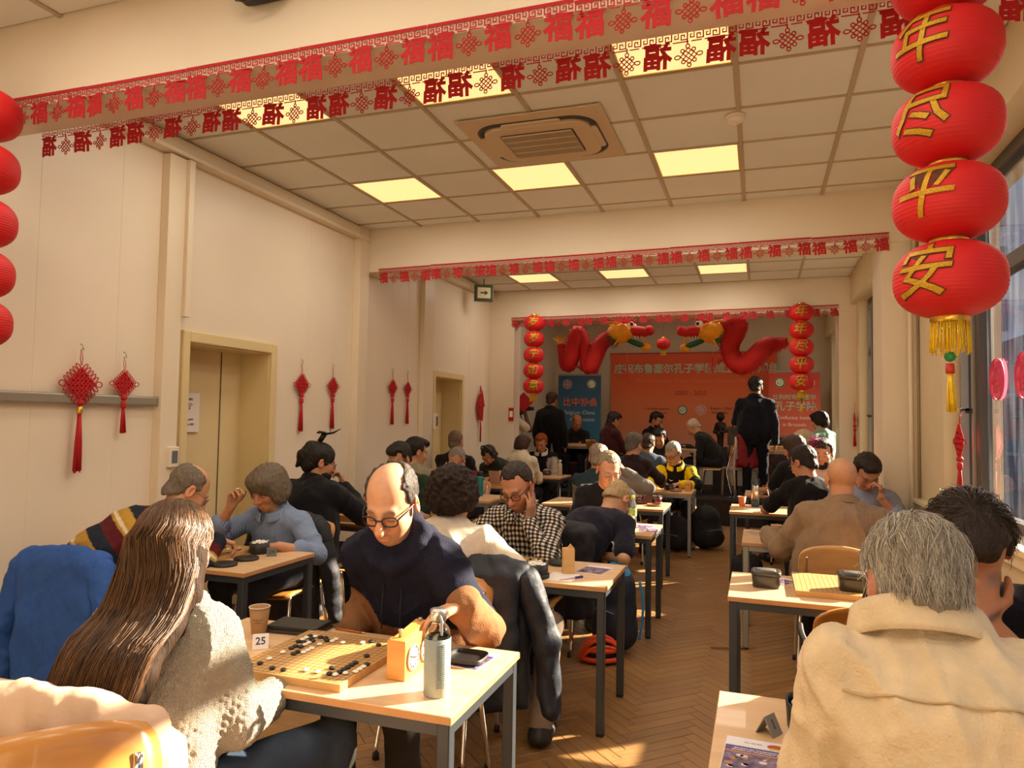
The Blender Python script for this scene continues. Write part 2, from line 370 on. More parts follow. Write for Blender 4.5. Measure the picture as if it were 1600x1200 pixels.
def person(name, label, pel, head, face=0., pitch=0., yaw=0., roll=0., top='333333', bottom='22242a', skin='c99a78', hair=('short', '2a1c12'),
           sleeve='long', hands=(None, None), elbow=(None, None), sit=True, res='far', fat=1., s=1., glasses=None, beard=None, stubble=None, paint=None, paintb=None, shoe='1c1a18',
           topmat=None, z0=0., extra=None, collar=None, jaw=1., nose=1., hs=1., hood=False, brow=None, noise=1., feet=None, curl=(.35, .35), twist=0., thick=0., hair_noise=.004, nose_in=True, knees=None, shw=1., neck=.152, topname='shirt', cell=None, knit=0., hunch=0., ck=1.):
    """pel, head: world points of the pelvis and of the head centre."""
    base = A3(pel[0], pel[1], z0); pel = A3(*pel)-base; hc = A3(*head)-base
    fa = math.radians(face); F = A3(-math.sin(fa), math.cos(fa), 0); R = A3(math.cos(fa), math.sin(fa), 0); U = A3(0, 0, 1)
    ya = fa+math.radians(yaw); Fh = A3(-math.sin(ya), math.cos(ya), 0); Rh = A3(math.cos(ya), math.sin(ya), 0)
    H = np.stack([Rh, Fh, U], 1); H = rotm(Rh, -math.radians(pitch))@rotm(Fh, math.radians(roll))@H
    hs = hs*s
    fine, co, cl = {'near': (.0048, .02, .0085), 'mid': (.0075, .026, .013), 'far': (.0105, .032, .018)}[res]; cl = cell or cl
    skinc = lin(skin)
    # spine
    bu = nrm(.55*H[:, 2]+.45*U); C7 = hc-bu*neck*hs-H[:, 1]*.025*hs
    d = C7-pel; n0 = np.linalg.norm(d); mid = pel+d*.5-F*(.05+hunch+.04*max(d@F, 0)/.3)*s+U*(.02+hunch)
    sp = [(1-t)**2*pel+2*t*(1-t)*mid+t*t*C7 for t in np.linspace(0, 1, 5)]
    Tn = nrm(sp[4]-sp[3]); tw = math.radians(twist); Rs = R*math.cos(tw)+F*math.sin(tw)
    Fd = nrm(np.cross(Tn, -Rs)); Fd = Fd if Fd@F > -.3 else -Fd
    w_sh = .172*s*shw
    sh = [C7-Tn*.062*s+Rs*x*w_sh+Fd*.012 for x in (-1, 1)]
    # arms
    arms = []
    for i, x in enumerate((-1, 1)):
        hd = hands[i]
        if hd is None:
            if sit: wp = pel+F*.42+R*x*.13+U*.0; wp[2] = .775; hd = dict(p=wp+base, f=F*1-R*x*.5, n=-U, raw=True)
            else: hd = dict(p=sh[i]-U*.52*s+R*x*.07+F*.06+base, f=-U+F*.15, n=-R*x)
        wp = np.array(hd['p'], float)-base
        hint = elbow[i]; hint = A3(*hint) if hint is not None else (-U*1.+R*x*.4-F*.35)
        el, wr = ik(sh[i], wp, .285*s, .255*s, hint); arms.append((sh[i], el, wr, hd))
    # legs
    hipz = A3(0, 0, 0); legs = []
    for i, x in enumerate((-1, 1)):
        hp = pel+R*x*.09*s
        if sit:
            kn = pel+F*.40*s+R*x*(.12*s) if knees is None else A3(*knees[i])-base
            if knees is None: kn[2] = .50*s
            ft = pel+F*.36*s+R*x*.13*s if feet is None else A3(*feet[i])-base
            ft[2] = .085
        else:
            ft = pel+R*x*.11*s+F*(.03*x); ft[2] = .085; kn = (hp+ft)/2+F*.03
        legs.append((hp, kn, ft))
    b = SDF()
    add_head(b, hc, H, hs, jaw, nose)
    b.cap(C7-Tn*.03, hc-H[:, 2]*.06*hs-H[:, 1]*.015*hs, .058*s, .054*hs, .03)
    for i in range(4): b.cap(sp[i], sp[i+1], (.085, .08, .09, .085)[i]*s, (.08, .09, .085, .05)[i]*s, .05, 0, R, 1.4)
    tipsall = []; boxes = []
    for i, x in enumerate((-1, 1)):
        a, e, w, hd = arms[i]
        b.cap(sp[4]-Tn*.05, a, .045*s, .047*s, .04); b.cap(a, e, .047*s, .039*s, .02); b.cap(e, w, .041*s, .027*s, .02)
        tipsall.append(add_hand(b, w, A3(*hd['f']), A3(*hd['n']), x, curl[i], .98*s, hd.get('spread', 0.3), hd.get('thumb', .5)))
        boxes.append((w-.16*s, w+.16*s))
    for hp, kn, ft in legs:
        b.cap(hp, kn, .07*s, .05*s, .03); b.cap(kn, ft, .048*s, .034*s, .02); b.cap(ft-U*.04, ft-U*.045+F*.14, .03, .025, .02)
    hb = (hc-.15*hs, hc+.15*hs)
    V, Fc = b.mesh(fine, co, [hb]+(boxes if res != 'far' else []))
    oo = dict(brow=brow or lin(hair[1]) if hair else lin('6a4a35'), stubble=stubble)
    me = mesh_np(name, V, Fc, True); setcol(me, face_paint(V, hc, H, hs, skinc, oo))
    root = link(name, me, mat('skin', (.6, .4, .3), .48, attr=True, bump=.05, bscale=220, var=.06, vscale=40), None, tuple(base))
    tag(root, label, 'person')
    # top
    t = SDF(); g = (.016+thick)*s; fb = fat
    W = [(.118*fb, 1.42), (.112*fb, 1.42), (.118*(.5+.5*fb), 1.42), (.108, 1.45), (.06, 1.5)]
    for i in range(4): t.cap(sp[i]+Fd*.012*(fb-1)*8*(i < 3), sp[i+1]+Fd*.012*(fb-1)*8*(i < 2), W[i][0]*s+g*.6, W[i+1][0]*s+g*.6, .05, 0, Rs, (W[i][1]+W[i+1][1])/2)
    for i, x in enumerate((-1, 1)):
        a, e, w, hd = arms[i]
        t.cap(sp[4]-Tn*.045*s, a, .05*s+g*.6, .05*s+g, .06); m = a+(e-a)*.5
        if sleeve == 'short': t.cap(a, a+(e-a)*.78, .05*s+g, .05*s+g*1.1, .03)
        else:
            t.cap(a, e, .05*s+g, .043*s+g, .03); wl = .93 if sleeve == 'long' else .45
            t.cap(e, e+(w-e)*wl, .043*s+g, (.030*s+g*.9) if sleeve == 'long' else .04*s+g, .02)
            ce = e+(w-e)*wl; cu = nrm(w-e); t.cap(ce-cu*.022, ce, ((.030*s+g*.9) if sleeve == 'long' else .041*s+g)+.004, None, .004)
    if hood:
        for k in range(12):
            aa = 2*math.pi*k/12; ab = 2*math.pi*(k+1)/12
            f2 = lambda q: C7+Tn*(.028-.045*math.cos(q))*s+(Rs*math.sin(q)*.098+Fd*(math.cos(q)*.082+.022))*s
            t.cap(f2(aa), f2(ab), (.028+.010*max(0, -math.cos(aa)))*s, None, .02)
        t.ell(C7-Fd*.075*s-Tn*.05*s, A3(.125, .055, .085)*s, np.stack([Rs, Fd, Tn], 1), .05)
    Vt, Ft = t.mesh(cl, cl)
    N = vnormals(Vt, Ft); amp = {'near': .007, 'mid': .007, 'far': .006}[res]*noise
    seed = int(abs(pel[0]*37+pel[1]*91+head[0]*53)) % 97
    ridge = lambda Q, f, sd: np.clip(1-np.abs(wob(Q, f, sd)), 0, 1)**2.5
    q2 = Vt@np.stack([Rs, Fd, Tn], 1)*A3(1, 1, .55); fold = ridge(q2, 15, seed)*1.5+ridge(q2+.5, 30, seed+1)*.7-.9
    Vt = Vt+N*(fold*amp*1.25+wob(Vt, 60, 5)*amp*.3)[:, None]
    if knit:
        kq = Vt@rotm((.3, .5, .8), .6)*(2*math.pi/.023); Vt = Vt+N*(knit*(np.sin(kq[:, 0])*np.cos(kq[:, 1])+np.sin(kq[:, 1])*np.cos(kq[:, 2])+np.sin(kq[:, 2])*np.cos(kq[:, 0])))[:, None]
    met = mesh_np(topname, Vt, Ft, True)
    def seg(V, a, bb):
        ab = bb-a; tt = np.clip((V-a)@ab/(ab@ab), 0, 1); return np.linalg.norm(V-a-tt[:, None]*ab, axis=1), tt
    def coords(V):
        best = np.full(len(V), 9.); tor = np.zeros(len(V)); acc = 0
        for i in range(4):
            dd, tt = seg(V, sp[i], sp[i+1]); ln = np.linalg.norm(sp[i+1]-sp[i]); m = dd < best; best[m] = dd[m]; tor[m] = acc+tt[m]*ln; acc += ln
        arm = np.full(len(V), -1.); side = np.zeros(len(V)); ba = best-.05
        for i in range(2):
            a, e, w, _ = arms[i]
            for j, (p, q) in enumerate(((a, e), (e, w))):
                dd, tt = seg(V, p, q); m = dd < ba; ba[m] = dd[m]; arm[m] = j+tt[m]; side[m] = (-1, 1)[i]
        lat = (V-sp[2])@Rs; fwd = (V-sp[2])@Fd
        return tor, arm, side, lat, fwd
    tc = lin(top); tm = topmat
    if paint is not None:
        setcol(met, paint(Vt, *coords(Vt)))
        tm = tm or mat('cloth_painted', (.5, .5, .5), .85, attr=True, bump=.35, bscale=160, var=.08, vscale=20, spec=.2)
    tm = tm or mat('cloth_'+top, tc, .9, bump=.35, bscale=140, var=.1, vscale=18, spec=.2, sheen=.1)
    sho = link(topname, met, tm, root)
    if collar:
        up = nrm(Tn*.5+U*.5); fw = nrm(np.cross(up, -Rs)); fw = fw if fw@F > 0 else -fw; c0 = C7+fw*.022*s-up*.012*s
        def cf(u, v):
            a = math.pi+(u-.5)*2*math.pi*.93; dx, dy = math.sin(a), math.cos(a); h, o = (v/.45*.05, 0) if v < .45 else (.05-(v-.45)/.55*.055, .010+.024*(v-.45)/.55)
            return tuple(c0+Rs*dx*(.083*s*ck+o)+fw*dy*(.076*s*ck+o)+up*(h*s*ck+.012*s+.03*(ck-1)-.03*s*dy*1.0))
        co_ = MB().grid(cf, 28, 8).build('collar', (tm if paint is None else mat('cloth_white_collar', lin('d8cfc0'), .85)) if collar is True else mat('cloth_'+collar, lin(collar), .8), root); solid(co_, .004)
    # trousers
    g2 = SDF()
    g2.cap(pel-R*.07*s, pel+R*.07*s, .128*s*(.6+.4*fb), None, .05)
    for hp, kn, ft in legs:
        g2.cap(hp, kn, .092*s*(.7+.3*fb), .068*s, .04); g2.cap(kn, ft+U*.01, .064*s, .056*s, .03)
    if sit: g2.plane((0, 0, .415 if s > .9 else .38), (0, 0, 1)); g2.ops.pop()
    Vl, Fl = g2.mesh(cl*1.25, cl*1.25); Nl = vnormals(Vl, Fl); Vl = Vl+Nl*(wob(Vl, 30, 9)*.005)[:, None]
    link('trousers', mesh_np('trousers', Vl, Fl, True), mat('cloth_'+bottom, lin(bottom), .9, bump=.3, bscale=200, var=.12, vscale=14, spec=.2), root)
    for i, (hp, kn, ft) in enumerate(legs):
        k = SDF(); k.cap(ft-U*.035-F*.03, ft-U*.05+F*.15, .046*s, .034*s, .02, 0, R, 1.15); k.cap(ft+U*.01, ft-U*.03, .05*s, .05*s, .03); k.plane(ft-U*.083, -U)
        v, f = k.mesh(.012, .012); link('shoe', mesh_np('shoe', v, f, True), mat('shoe_'+shoe, lin(shoe), .5), root)
    # hair, beard
    if hair:
        k = SDF(); hair_sdf(k, hc, H, hs, hair[0])
        v, f = k.mesh(fine*1.25, fine*1.25)
        q = (v-hc)@H/hs; nn = vnormals(v, f)
        if hair[0] == 'curly': dsp = wob(q, 95, 2)*.010+wob(q, 220, 4)*.005
        else: dsp = wob(q*A3(1, .8, .35), 170, 2)*hair_noise+wob(q*A3(1, 1, .3), 420, 4)*hair_noise*.6
        v = v+nn*dsp[:, None]
        link('hair', mesh_np('hair', v, f, True), mat('hair_'+hair[1], lin(hair[1]), .55, bump=.6, bscale=9, var=.3, vscale=5, stretch=(22, 22, 6), spec=.35), root)
    if beard:
        k = SDF(); E = lambda p, r, kk=.015, op=0: k.ell(hc+H@(A3(*p)*hs), np.array(r)*hs, H, kk*hs, op)
        E((0, .03, -.075), (.063*jaw, .062, .055)); E((0, .055, -.1), (.04, .035, .03), .03)
        k.plane(hc+H@(A3(0, .05, -.05)*hs), H@nrm((0, .25, 1))); k.plane(hc+H@(A3(0, -.012, 0)*hs), H@A3(0, -1, 0))
        E((0, .1, -.072), (.021, .03, .010), .004, 1)
        v, f = k.mesh(fine, fine); nn = vnormals(v, f); v = v+nn*(wob(v, 300, 2)*.002)[:, None]
        link('beard', mesh_np('beard', v, f, True), mat('hair_'+beard, lin(beard), .7, bump=.6, bscale=9, var=.3, vscale=5, stretch=(22, 22, 6), spec=.3), root)
    if glasses:
        m = MB(); L = lambda x, y, z: hc+H@(A3(x, y, z)*hs); r = .0019 if glasses[1] == 'thin' else .003
        for x in (-1, 1):
            m.tube([L(x*.034+.024*abs(math.cos(a))**.7*math.copysign(1, math.cos(a)), .103-.012*abs((x*.034+.024*math.cos(a))/.06)**2, -.006+.0165*abs(math.sin(a))**.8*math.copysign(1, math.sin(a))) for a in np.linspace(0, 2*math.pi, 17)[:-1]], r, 6, True)
            m.tube([L(x*.058, .093, .0), L(x*.074, .05, .004), L(x*.08, -.0, .004), L(x*.08, -.022, -.012)], r, 6)
        m.tube([L(-.011, .103, -.001), L(0, .106, .002), L(.011, .103, -.001)], r, 6)
        gl = m.build('glasses', mat('frame_'+glasses[0], lin(glasses[0]), .3, metal=.6 if glasses[1] == 'thin' else 0), root)
    info = dict(root=root, base=base, hc=hc, H=H, hs=hs, sp=sp, C7=C7, Tn=Tn, Fd=Fd, Rs=Rs, arms=arms, tips=tipsall, F=F, R=R, pel=pel)
    if extra: extra(info)
    return info
# ---------------------------------------------------------------- room shell
XL, XR, ZC = -3.87, 1.2, 3.5
Y0, Y1, YB = -2.2, 2.5, 14.0
BEAMS = [(2.5, 2.76), (6.45, 6.8), (10.2, 10.5)]
wall_m = mat('painted_wall', lin('e6d9c3'), .42, bump=.03, bscale=6, var=.03, vscale=1.2, spec=.45)
trim_m = mat('painted_trim', lin('e2d4ba'), .4)
beam_m = mat('painted_beam', lin('e4d8c2'), .6, var=.02, vscale=2)
# floor: slab, herringbone planks
fb = MB().box(XL-.3, 1.6, Y0, YB+.3, -.2, -.012).build('floor', mat('floor_joint', lin('553a22'), .8)); struct(fb)
pm = wood('oak_plank', '90693c', 'a27a4a', (3, 26, 3), .38, .12)
pl_me = []
PLW, PLL = .07, .42
def plank_corners(cx, cy, a):
    M = Matrix.Translation((cx, cy, 0))@Matrix.Rotation(a, 4, 'Z'); return M
planks = []
d2 = math.sqrt(.5)
for i in range(-70, 75):
    for j in range(-60, 90):
        # herringbone in the 45-degree frame (unit = plank width)
        n = PLL/PLW
        u0 = (i + j*n); v0 = (i - j*n)
        for k, (cu, cv, ang) in enumerate((((u0+n/2), (v0+.5), 0), ((u0+n+.5), (v0+1-n/2), 90))):
            cx = (cu*d2-cv*d2)*PLW-1.2; cy = (cu*d2+cv*d2)*PLW+6
            if XL-.1 < cx < 1.35 and .6 < cy < 11.6: planks.append((cx, cy, math.radians(45+ang)))
planks = list({(round(a, 3), round(b, 3)): (a, b, c) for a, b, c in planks}.values())
vis = sorted([p for p in planks if (-.95 < p[0] < .25 and p[1] > 1.6) or (p[0] < -2.5 and 1.4 < p[1] < 3.3)], key=lambda p: p[1]+.6*max(-p[0]-1, 0))[:290]
vs = {(round(p[0], 3), round(p[1], 3)) for p in vis}
def plank_mb(mb, M, t=0.):
    h = .003; e = .0012; w, l = PLW/2-e, PLL/2-e
    V = [(x*l, y*w, -.01) for x, y in ((-1, -1), (1, -1), (1, 1), (-1, 1))]+[(x*l, y*w, -.002) for x, y in ((-1, -1), (1, -1), (1, 1), (-1, 1))]+[(x*(l-.0015), y*(w-.0015), t) for x, y in ((-1, -1), (1, -1), (1, 1), (-1, 1))]
    F = [(0, 1, 5, 4), (1, 2, 6, 5), (2, 3, 7, 6), (3, 0, 4, 7), (4, 5, 9, 8), (5, 6, 10, 9), (6, 7, 11, 10), (7, 4, 8, 11), (8, 9, 10, 11)]
    mb.add([tuple(M@Vector(p)) for p in V], F)
pmesh = MB(); plank_mb(pmesh, Matrix.Identity(4)); pmesh = pmesh.mesh('plank')
pm_obj = wood('oak_plank_piece', '90693c', 'a27a4a', (3, 26, 3), .38)
nt = pm_obj.node_tree; n_ = nt.nodes; b_ = n_['Principled BSDF']
oi = n_.new('ShaderNodeObjectInfo'); mr = n_.new('ShaderNodeMapRange'); mr.inputs[3].default_value = .88; mr.inputs[4].default_value = 1.12
hs_ = n_.new('ShaderNodeHueSaturation'); nt.links.new(oi.outputs['Random'], mr.inputs[0]); nt.links.new(mr.outputs[0], hs_.inputs['Value'])
nt.links.new(b_.inputs['Base Color'].links[0].from_socket, hs_.inputs['Color']); nt.links.new(hs_.outputs[0], b_.inputs['Base Color'])
pmesh.materials.append(pm_obj)
for cx, cy, a in vis: link('plank', pmesh, None, fb, (cx, cy, random.uniform(-.0006, .0006)), (0, 0, a))
mb = MB()
for cx, cy, a in planks:
    if (round(cx, 3), round(cy, 3)) not in vs: plank_mb(mb, plank_corners(cx, cy, a))
o = mb.build('planks_beyond', pm, fb); o['kind'] = 'stuff'
# stage at the back
st = MB().box(XL, 1.3, 11.45, YB, -.01, .4).build('floor_stage', mat('stage_carpet', lin('2a1f1a'), .9, bump=.2, bscale=200)); struct(st)
MB().box(XL, 1.3, 11.44, 11.5, .37, .405).build('nosing', mat('stage_edge', lin('1b1512'), .6), st)
# left wall with two door recesses
def wall_pieces(mb, x0, x1, y0, y1, z0, z1, holes):
    ys = sorted({y0, y1, *[h[0] for h in holes], *[h[1] for h in holes]})
    for a, b in zip(ys, ys[1:]):
        hh = [h for h in holes if h[0] <= a and h[1] >= b]
        if not hh: mb.box(x0, x1, a, b, z0, z1)
        else:
            if hh[0][2] > z0: mb.box(x0, x1, a, b, z0, hh[0][2])
            mb.box(x0, x1, a, b, hh[0][3], z1)
D1, D2 = (4.09, 5.0), (8.23, 9.08)
mb = MB(); wall_pieces(mb, XL-.35, XL, Y0, YB, 0, ZC+.1, [(D1[0], D1[1], 0, 2.1), (D2[0], D2[1], 0, 2.1)])
wl_ = struct(mb.build('wall_left', wall_m))
for y in (2.95, 3.5, 5.55, 6.05, 7.1, 7.5, 9.4):      # raised cover strips on the wall-panel joints
    MB().box(XL, XL+.0015, y-.012, y+.012, .12, 3.38).build('panel_strip', wall_m, wl_)
for i, (a, b) in enumerate((D1, D2)):
    d = MB().box(XL-.33, XL-.27, a, b, 0, 2.09).build('door_%d' % (i+1), mat('door_paint', lin('dcc898'), .45, var=.02)); struct(d)
    for k, (p, q, z0, z1) in enumerate(((a-.07, a, 0, 2.17), (b, b+.07, 0, 2.17), (a, b, 2.09, 2.17))):
        MB().box(XL-.01, XL+.03, p, q, z0, z1).build('door_casing', mat('door_trim', lin('d9c592'), .42), d, bevel=.008)
    for p, q, z0, z1 in ((a, a+.012, 0, 2.09), (b-.012, b, 0, 2.09), (a+.012, b-.012, 2.078, 2.09)):
        MB().box(XL-.27, XL, p, q, z0, z1).build('door_reveal', mat('door_trim', 0), d)
    MB().box(XL-.27, XL-.262, b-.28 if i else b-.26, b-.275 if i else b-.255, 0, 2.08).build('leaf_joint', mat('joint_dark', lin('6a5838'), .6), d)
    h = MB().tube([(XL-.262, a+.08, 1.02), (XL-.21, a+.08, 1.02), (XL-.21, a+.2, 1.02)], .01).lathe([(.025, 0), (.025, .008)], n=16, M=Matrix.Translation((XL-.27, a+.08, 1.02))@Matrix.Rotation(math.pi/2, 4, 'Y'))
    h.build('door_handle', mat('brushed_steel', (.55, .53, .5), .3, metal=1), d)
# pilasters, cable ducts, cornice track, baseboard on the left
tn = [0]
def trim(mb, m=trim_m, bevel=.004, label=None):
    tn[0] += 1; o = mb.build('trim_%d' % tn[0], m, bevel=bevel); struct(o); return o
trim(MB().box(XL, XL+.07, 3.80, 3.95, 0, 3.36)); trim(MB().box(XL, XL+.1, 3.95, 4.0, 2.25, 3.36))
trim(MB().box(XL, XL+.08, 6.27, 6.45, 0, ZC)); trim(MB().box(XL, XL+.06, 7.8, 8.08, 0, 3.4))
for z0, z1, dx in ((3.37, 3.40, .1), (3.41, 3.49, .07)):
    trim(MB().box(XL, XL+dx, 2.76, 6.45, z0, z1)); trim(MB().box(XL, XL+dx, 6.8, 10.2, z0, z1))
bm_ = wood('baseboard_wood', '5a3a20', '6f4a2a', (1, 1, 8), .45)
for a, b in ((Y0, 3.8), (5.08, 6.27), (6.45, 7.8)):
    struct(MB().box(XL, XL+.018, a, b, 0, .1).build('baseboard_left', bm_, bevel=.004))
# beams (lintels across the room)
for i, (a, b) in enumerate(BEAMS):
    zb = 3.06 if i else 3.075
    o = struct(MB().box(XL if i == 0 else XL, 1.4, a, b, zb, ZC+.1).build('beam', beam_m))
    tn[0] += 1
# beam posts
trim(MB().box(XL, -3.48, 10.2, 10.5, 0, 3.06), wall_m)
for a, b, x in ((2.5, 2.9, 1.1), (6.45, 6.95, .95), (10.2, 10.62, .99)):
    trim(MB().box(x, 1.5, a, b, 0, 3.06 if a > 3 else 3.075), beam_m)
trim(MB().tube([(1.14, 6.38, 0), (1.14, 6.38, 3.05)], .018, 10), trim_m, 0); trim(MB().tube([(1.19, 6.36, 0), (1.19, 6.36, 3.05)], .012, 10), mat('pipe_dark', lin('8d7a5a'), .5), 0)  # two pipes by the post, the thinner one in a darker colour
# right wall: parapets, bulkheads, reveals, windows
BAYS = [(-2.2, 2.5, Y0+.4, 2.3), (2.9, 6.45, 2.95, 5.62), (6.95, 10.2, 6.98, 9.92), (10.62, 14, 10.9, 13.5)]
mb = MB()
for a, b, wa, wb in BAYS:
    mb.box(1.2, 1.55, a, b, 0, .97); mb.box(1.13, 1.55, a, b, 3.13, ZC+.1)
    mb.box(1.2, 1.55, a, wa, .97, 3.13); mb.box(1.2, 1.55, wb, b, .97, 3.13)
wr_ = struct(mb.build('wall_right', mat('reveal_paint', lin('dccba6'), .5, var=.02)))
frame_m = mat('window_frame_grey', lin('4a443e'), .45)
glass_m = bpy.data.materials.new('window_glass'); glass_m.use_nodes = True
g_ = glass_m.node_tree; gn = g_.nodes; gl_ = g_.links; gn.remove(gn['Principled BSDF'])
tr = gn.new('ShaderNodeBsdfTransparent'); go = gn.new('ShaderNodeBsdfGlossy'); go.inputs['Roughness'].default_value = .02
lw_ = gn.new('ShaderNodeLayerWeight'); lw_.inputs['Blend'].default_value = .5; pw_ = gn.new('ShaderNodeMath'); pw_.operation = 'POWER'; pw_.inputs[1].default_value = 4.; fr = gn.new('ShaderNodeMapRange'); fr.inputs[3].default_value = .05; fr.inputs[4].default_value = .9; gl_.new(lw_.outputs['Facing'], pw_.inputs[0]); gl_.new(pw_.outputs[0], fr.inputs[0]); mx = gn.new('ShaderNodeMixShader')
df = gn.new('ShaderNodeBsdfTranslucent'); df.inputs['Color'].default_value = (.85, .9, 1, 1); m2 = gn.new('ShaderNodeMixShader')
tcg = gn.new('ShaderNodeTexCoord'); mpg = gn.new('ShaderNodeMapping'); mpg.inputs['Scale'].default_value = (1, 9, .8); nzg = gn.new('ShaderNodeTexNoise'); nzg.inputs['Scale'].default_value = 2.; nzg.inputs['Detail'].default_value = 8
crg = gn.new('ShaderNodeMapRange'); crg.inputs[1].default_value = .42; crg.inputs[2].default_value = .75; crg.inputs[3].default_value = .006; crg.inputs[4].default_value = .06
gl_.new(tcg.outputs['Object'], mpg.inputs[0]); gl_.new(mpg.outputs[0], nzg.inputs[0]); gl_.new(nzg.outputs[0], crg.inputs[0])
gl_.new(crg.outputs[0], m2.inputs[0]); gl_.new(tr.outputs[0], m2.inputs[1]); gl_.new(df.outputs[0], m2.inputs[2])
gl_.new(fr.outputs[0], mx.inputs[0]); gl_.new(m2.outputs[0], mx.inputs[1]); gl_.new(go.outputs[0], mx.inputs[2])
gl_.new(mx.outputs[0], gn['Material Output'].inputs[0])
for i, (a, b, wa, wb) in enumerate(BAYS):
    X0, X1 = 1.30, 1.37
    w = MB().box(X0, X1, wa, wb, .99, 1.07).build('window_%d' % (i+1), frame_m); struct(w)
    ym = wb-.37
    bars = [(wa, wb, 3.05, 3.13), (wa, wa+.07, 1.07, 3.05), (wb-.07, wb, 1.07, 3.05), (ym-.09, ym, 1.07, 3.05), (wa+.07, ym-.09, 2.44, 2.53)]
    if i == 2: bars.append((ym, wb-.07, 2.44, 2.53))
    for p, q, z0, z1 in bars: MB().box(X0, X1, p, q, z0, z1).build('frame_bar', frame_m, w, bevel=.006)
    for p, q, z0, z1 in ((ym, wb-.07, 1.07, 1.12), (ym, wb-.07, 3., 3.05), (ym, ym+.035, 1.12, 3.), (wb-.1, wb-.07, 1.12, 3.)):
        MB().box(X0-.015, X0+.03, p, q, z0, z1).build('sash', mat('sash_grey', lin('8a857c'), .45), w, bevel=.004)
    MB().box(X0-.05, X0-.015, ym+.005, ym+.03, 1.66, 1.69).box(X0-.05, X0-.03, ym+.005, ym+.15, 1.675, 1.69).build('handle', mat('handle_black', lin('221e1b'), .4), w)
    for p, q, z0, z1 in ((wa+.07, ym-.09, 1.07, 2.44), (wa+.07, ym-.09, 2.53, 3.05), (ym, wb-.07, 1.07, 3.05)):
        MB().add([(X1-.03, p, z0), (X1-.03, q, z0), (X1-.03, q, z1), (X1-.03, p, z1)], [(0, 1, 2, 3)]).build('pane', glass_m, w)
    MB().box(1.14, 1.31, max(a, Y0), b, .975, 1.01).build('sill', mat('sill_paint', lin('e0d2b4'), .35), w, bevel=.006)
    MB().box(1.17, 1.2, a, b, .90, .975).build('sill_moulding', mat('sill_paint', 0), w, bevel=.004)
# back and front wall
struct(MB().box(XL-.3, 1.6, YB, YB+.3, 0, 3.9).build('wall_back', mat('back_wall_paint', lin('cfc0a8'), .6)))
struct(MB().box(XL-.3, 1.6, Y0-.2, Y0, 0, 3.7).build('wall_front', wall_m))
d = struct(MB().box(-4.3, -3.45, 13.93, 13.99, .4, 2.48).build('door_3', mat('door_paint', 0)))
MB().box(-3.45, -3.4, 13.9, 14, .4, 2.5).build('door_casing', mat('door_trim', 0), d); MB().box(-3.58, -3.54, 13.88, 13.93, 1.35, 1.55).build('door_handle', mat('handle_black', 0), d)
# suspended ceiling: tiles, runners, lamps
tile_m = mat('ceiling_tile', lin('e2e2da'), .95, bump=.12, bscale=90, var=.025, vscale=1.5)
bar_m = mat('ceiling_runner_paint', lin('b9a88f'), .6)
PX = .62; X00 = -.735; PYT = .575
def ceil_bay(name, y0, y1, yref, zc, lamps, skip=()):
    c = struct(MB().box(XL-.3, 1.4, y0, y1, zc+.1, zc+.16).build(name, mat('ceiling_void', lin('5a5046'), .9)))
    xs = [X00+PX*k for k in range(-6, 5)]; xs = [x for x in xs if XL < x < 1.1]; ys = [yref+PYT*k for k in range(-12, 12)]; ys = [y for y in ys if y0 < y < y1]
    for x in xs: MB().box(x-.014, x+.014, y0, y1, zc-.004, zc+.02).build('ceiling_runner', bar_m, c)
    xe = [XL]+xs+[1.13]; ye = [y0]+ys+[y1]
    cm = MB()
    for y in ys: MB().box(XL, 1.13, y-.009, y+.009, zc-.002, zc+.02).build('cross_runner', bar_m, c)
    cache = {}
    for i in range(len(xe)-1):
        for j in range(len(ye)-1):
            cx, cy = (xe[i]+xe[i+1])/2, (ye[j]+ye[j+1])/2
            if any(abs(cx-lx) < .2 and abs(cy-ly) < .2 for lx, ly in lamps) or any(a < cx < b and p < cy < q for a, b, p, q in skip): continue
            w, l = round((xe[i+1]-xe[i])/2-.006, 3), round((ye[j+1]-ye[j])/2-.006, 3)
            if (w, l) not in cache:
                t = MB(); t.add([(-w, -l, .02), (w, -l, .02), (w, l, .02), (-w, l, .02), (-w, -l, 0.004), (w, -l, .004), (w, l, .004), (-w, l, .004), (-w+.012, -l+.012, 0), (w-.012, -l+.012, 0), (w-.012, l-.012, 0), (-w+.012, l-.012, 0)],
                                [(0, 1, 2, 3), (0, 4, 5, 1), (1, 5, 6, 2), (2, 6, 7, 3), (3, 7, 4, 0), (4, 8, 9, 5), (5, 9, 10, 6), (6, 10, 11, 7), (7, 11, 8, 4), (8, 11, 10, 9)])
                me = t.mesh('ceiling_tile'); me.materials.append(tile_m); cache[(w, l)] = me
            link('ceiling_tile', cache[(w, l)], None, c, (cx, cy, zc+.004))
    return c
L1 = [(x, y) for x in (-2.905, -1.665, -.425) for y in (3.655, 5.38)]
L2 = [(x, 9.315) for x in (-2.905, -1.665, -.425)]
L0 = [(x, y) for x in (-2.905, -1.665, -.425) for y in (.42, 1.57)]
ceil_bay('ceiling', BEAMS[0][1], BEAMS[1][0], 5.67, ZC, L1)
ceil_bay('ceiling.001', BEAMS[1][1], BEAMS[2][0], 9.6, ZC, L2)
ceil_bay('ceiling.002', Y0, BEAMS[0][0], 2.145, ZC, L0)
ceil_bay('ceiling.003', BEAMS[2][1], YB, 11.9, 3.58, [])
emit_m = mat('lamp_diffuser', (1, .73, .31), .5, emit=1.03)
NL = {0: ('nearest', 'left'), 1: ('next', 'left')}
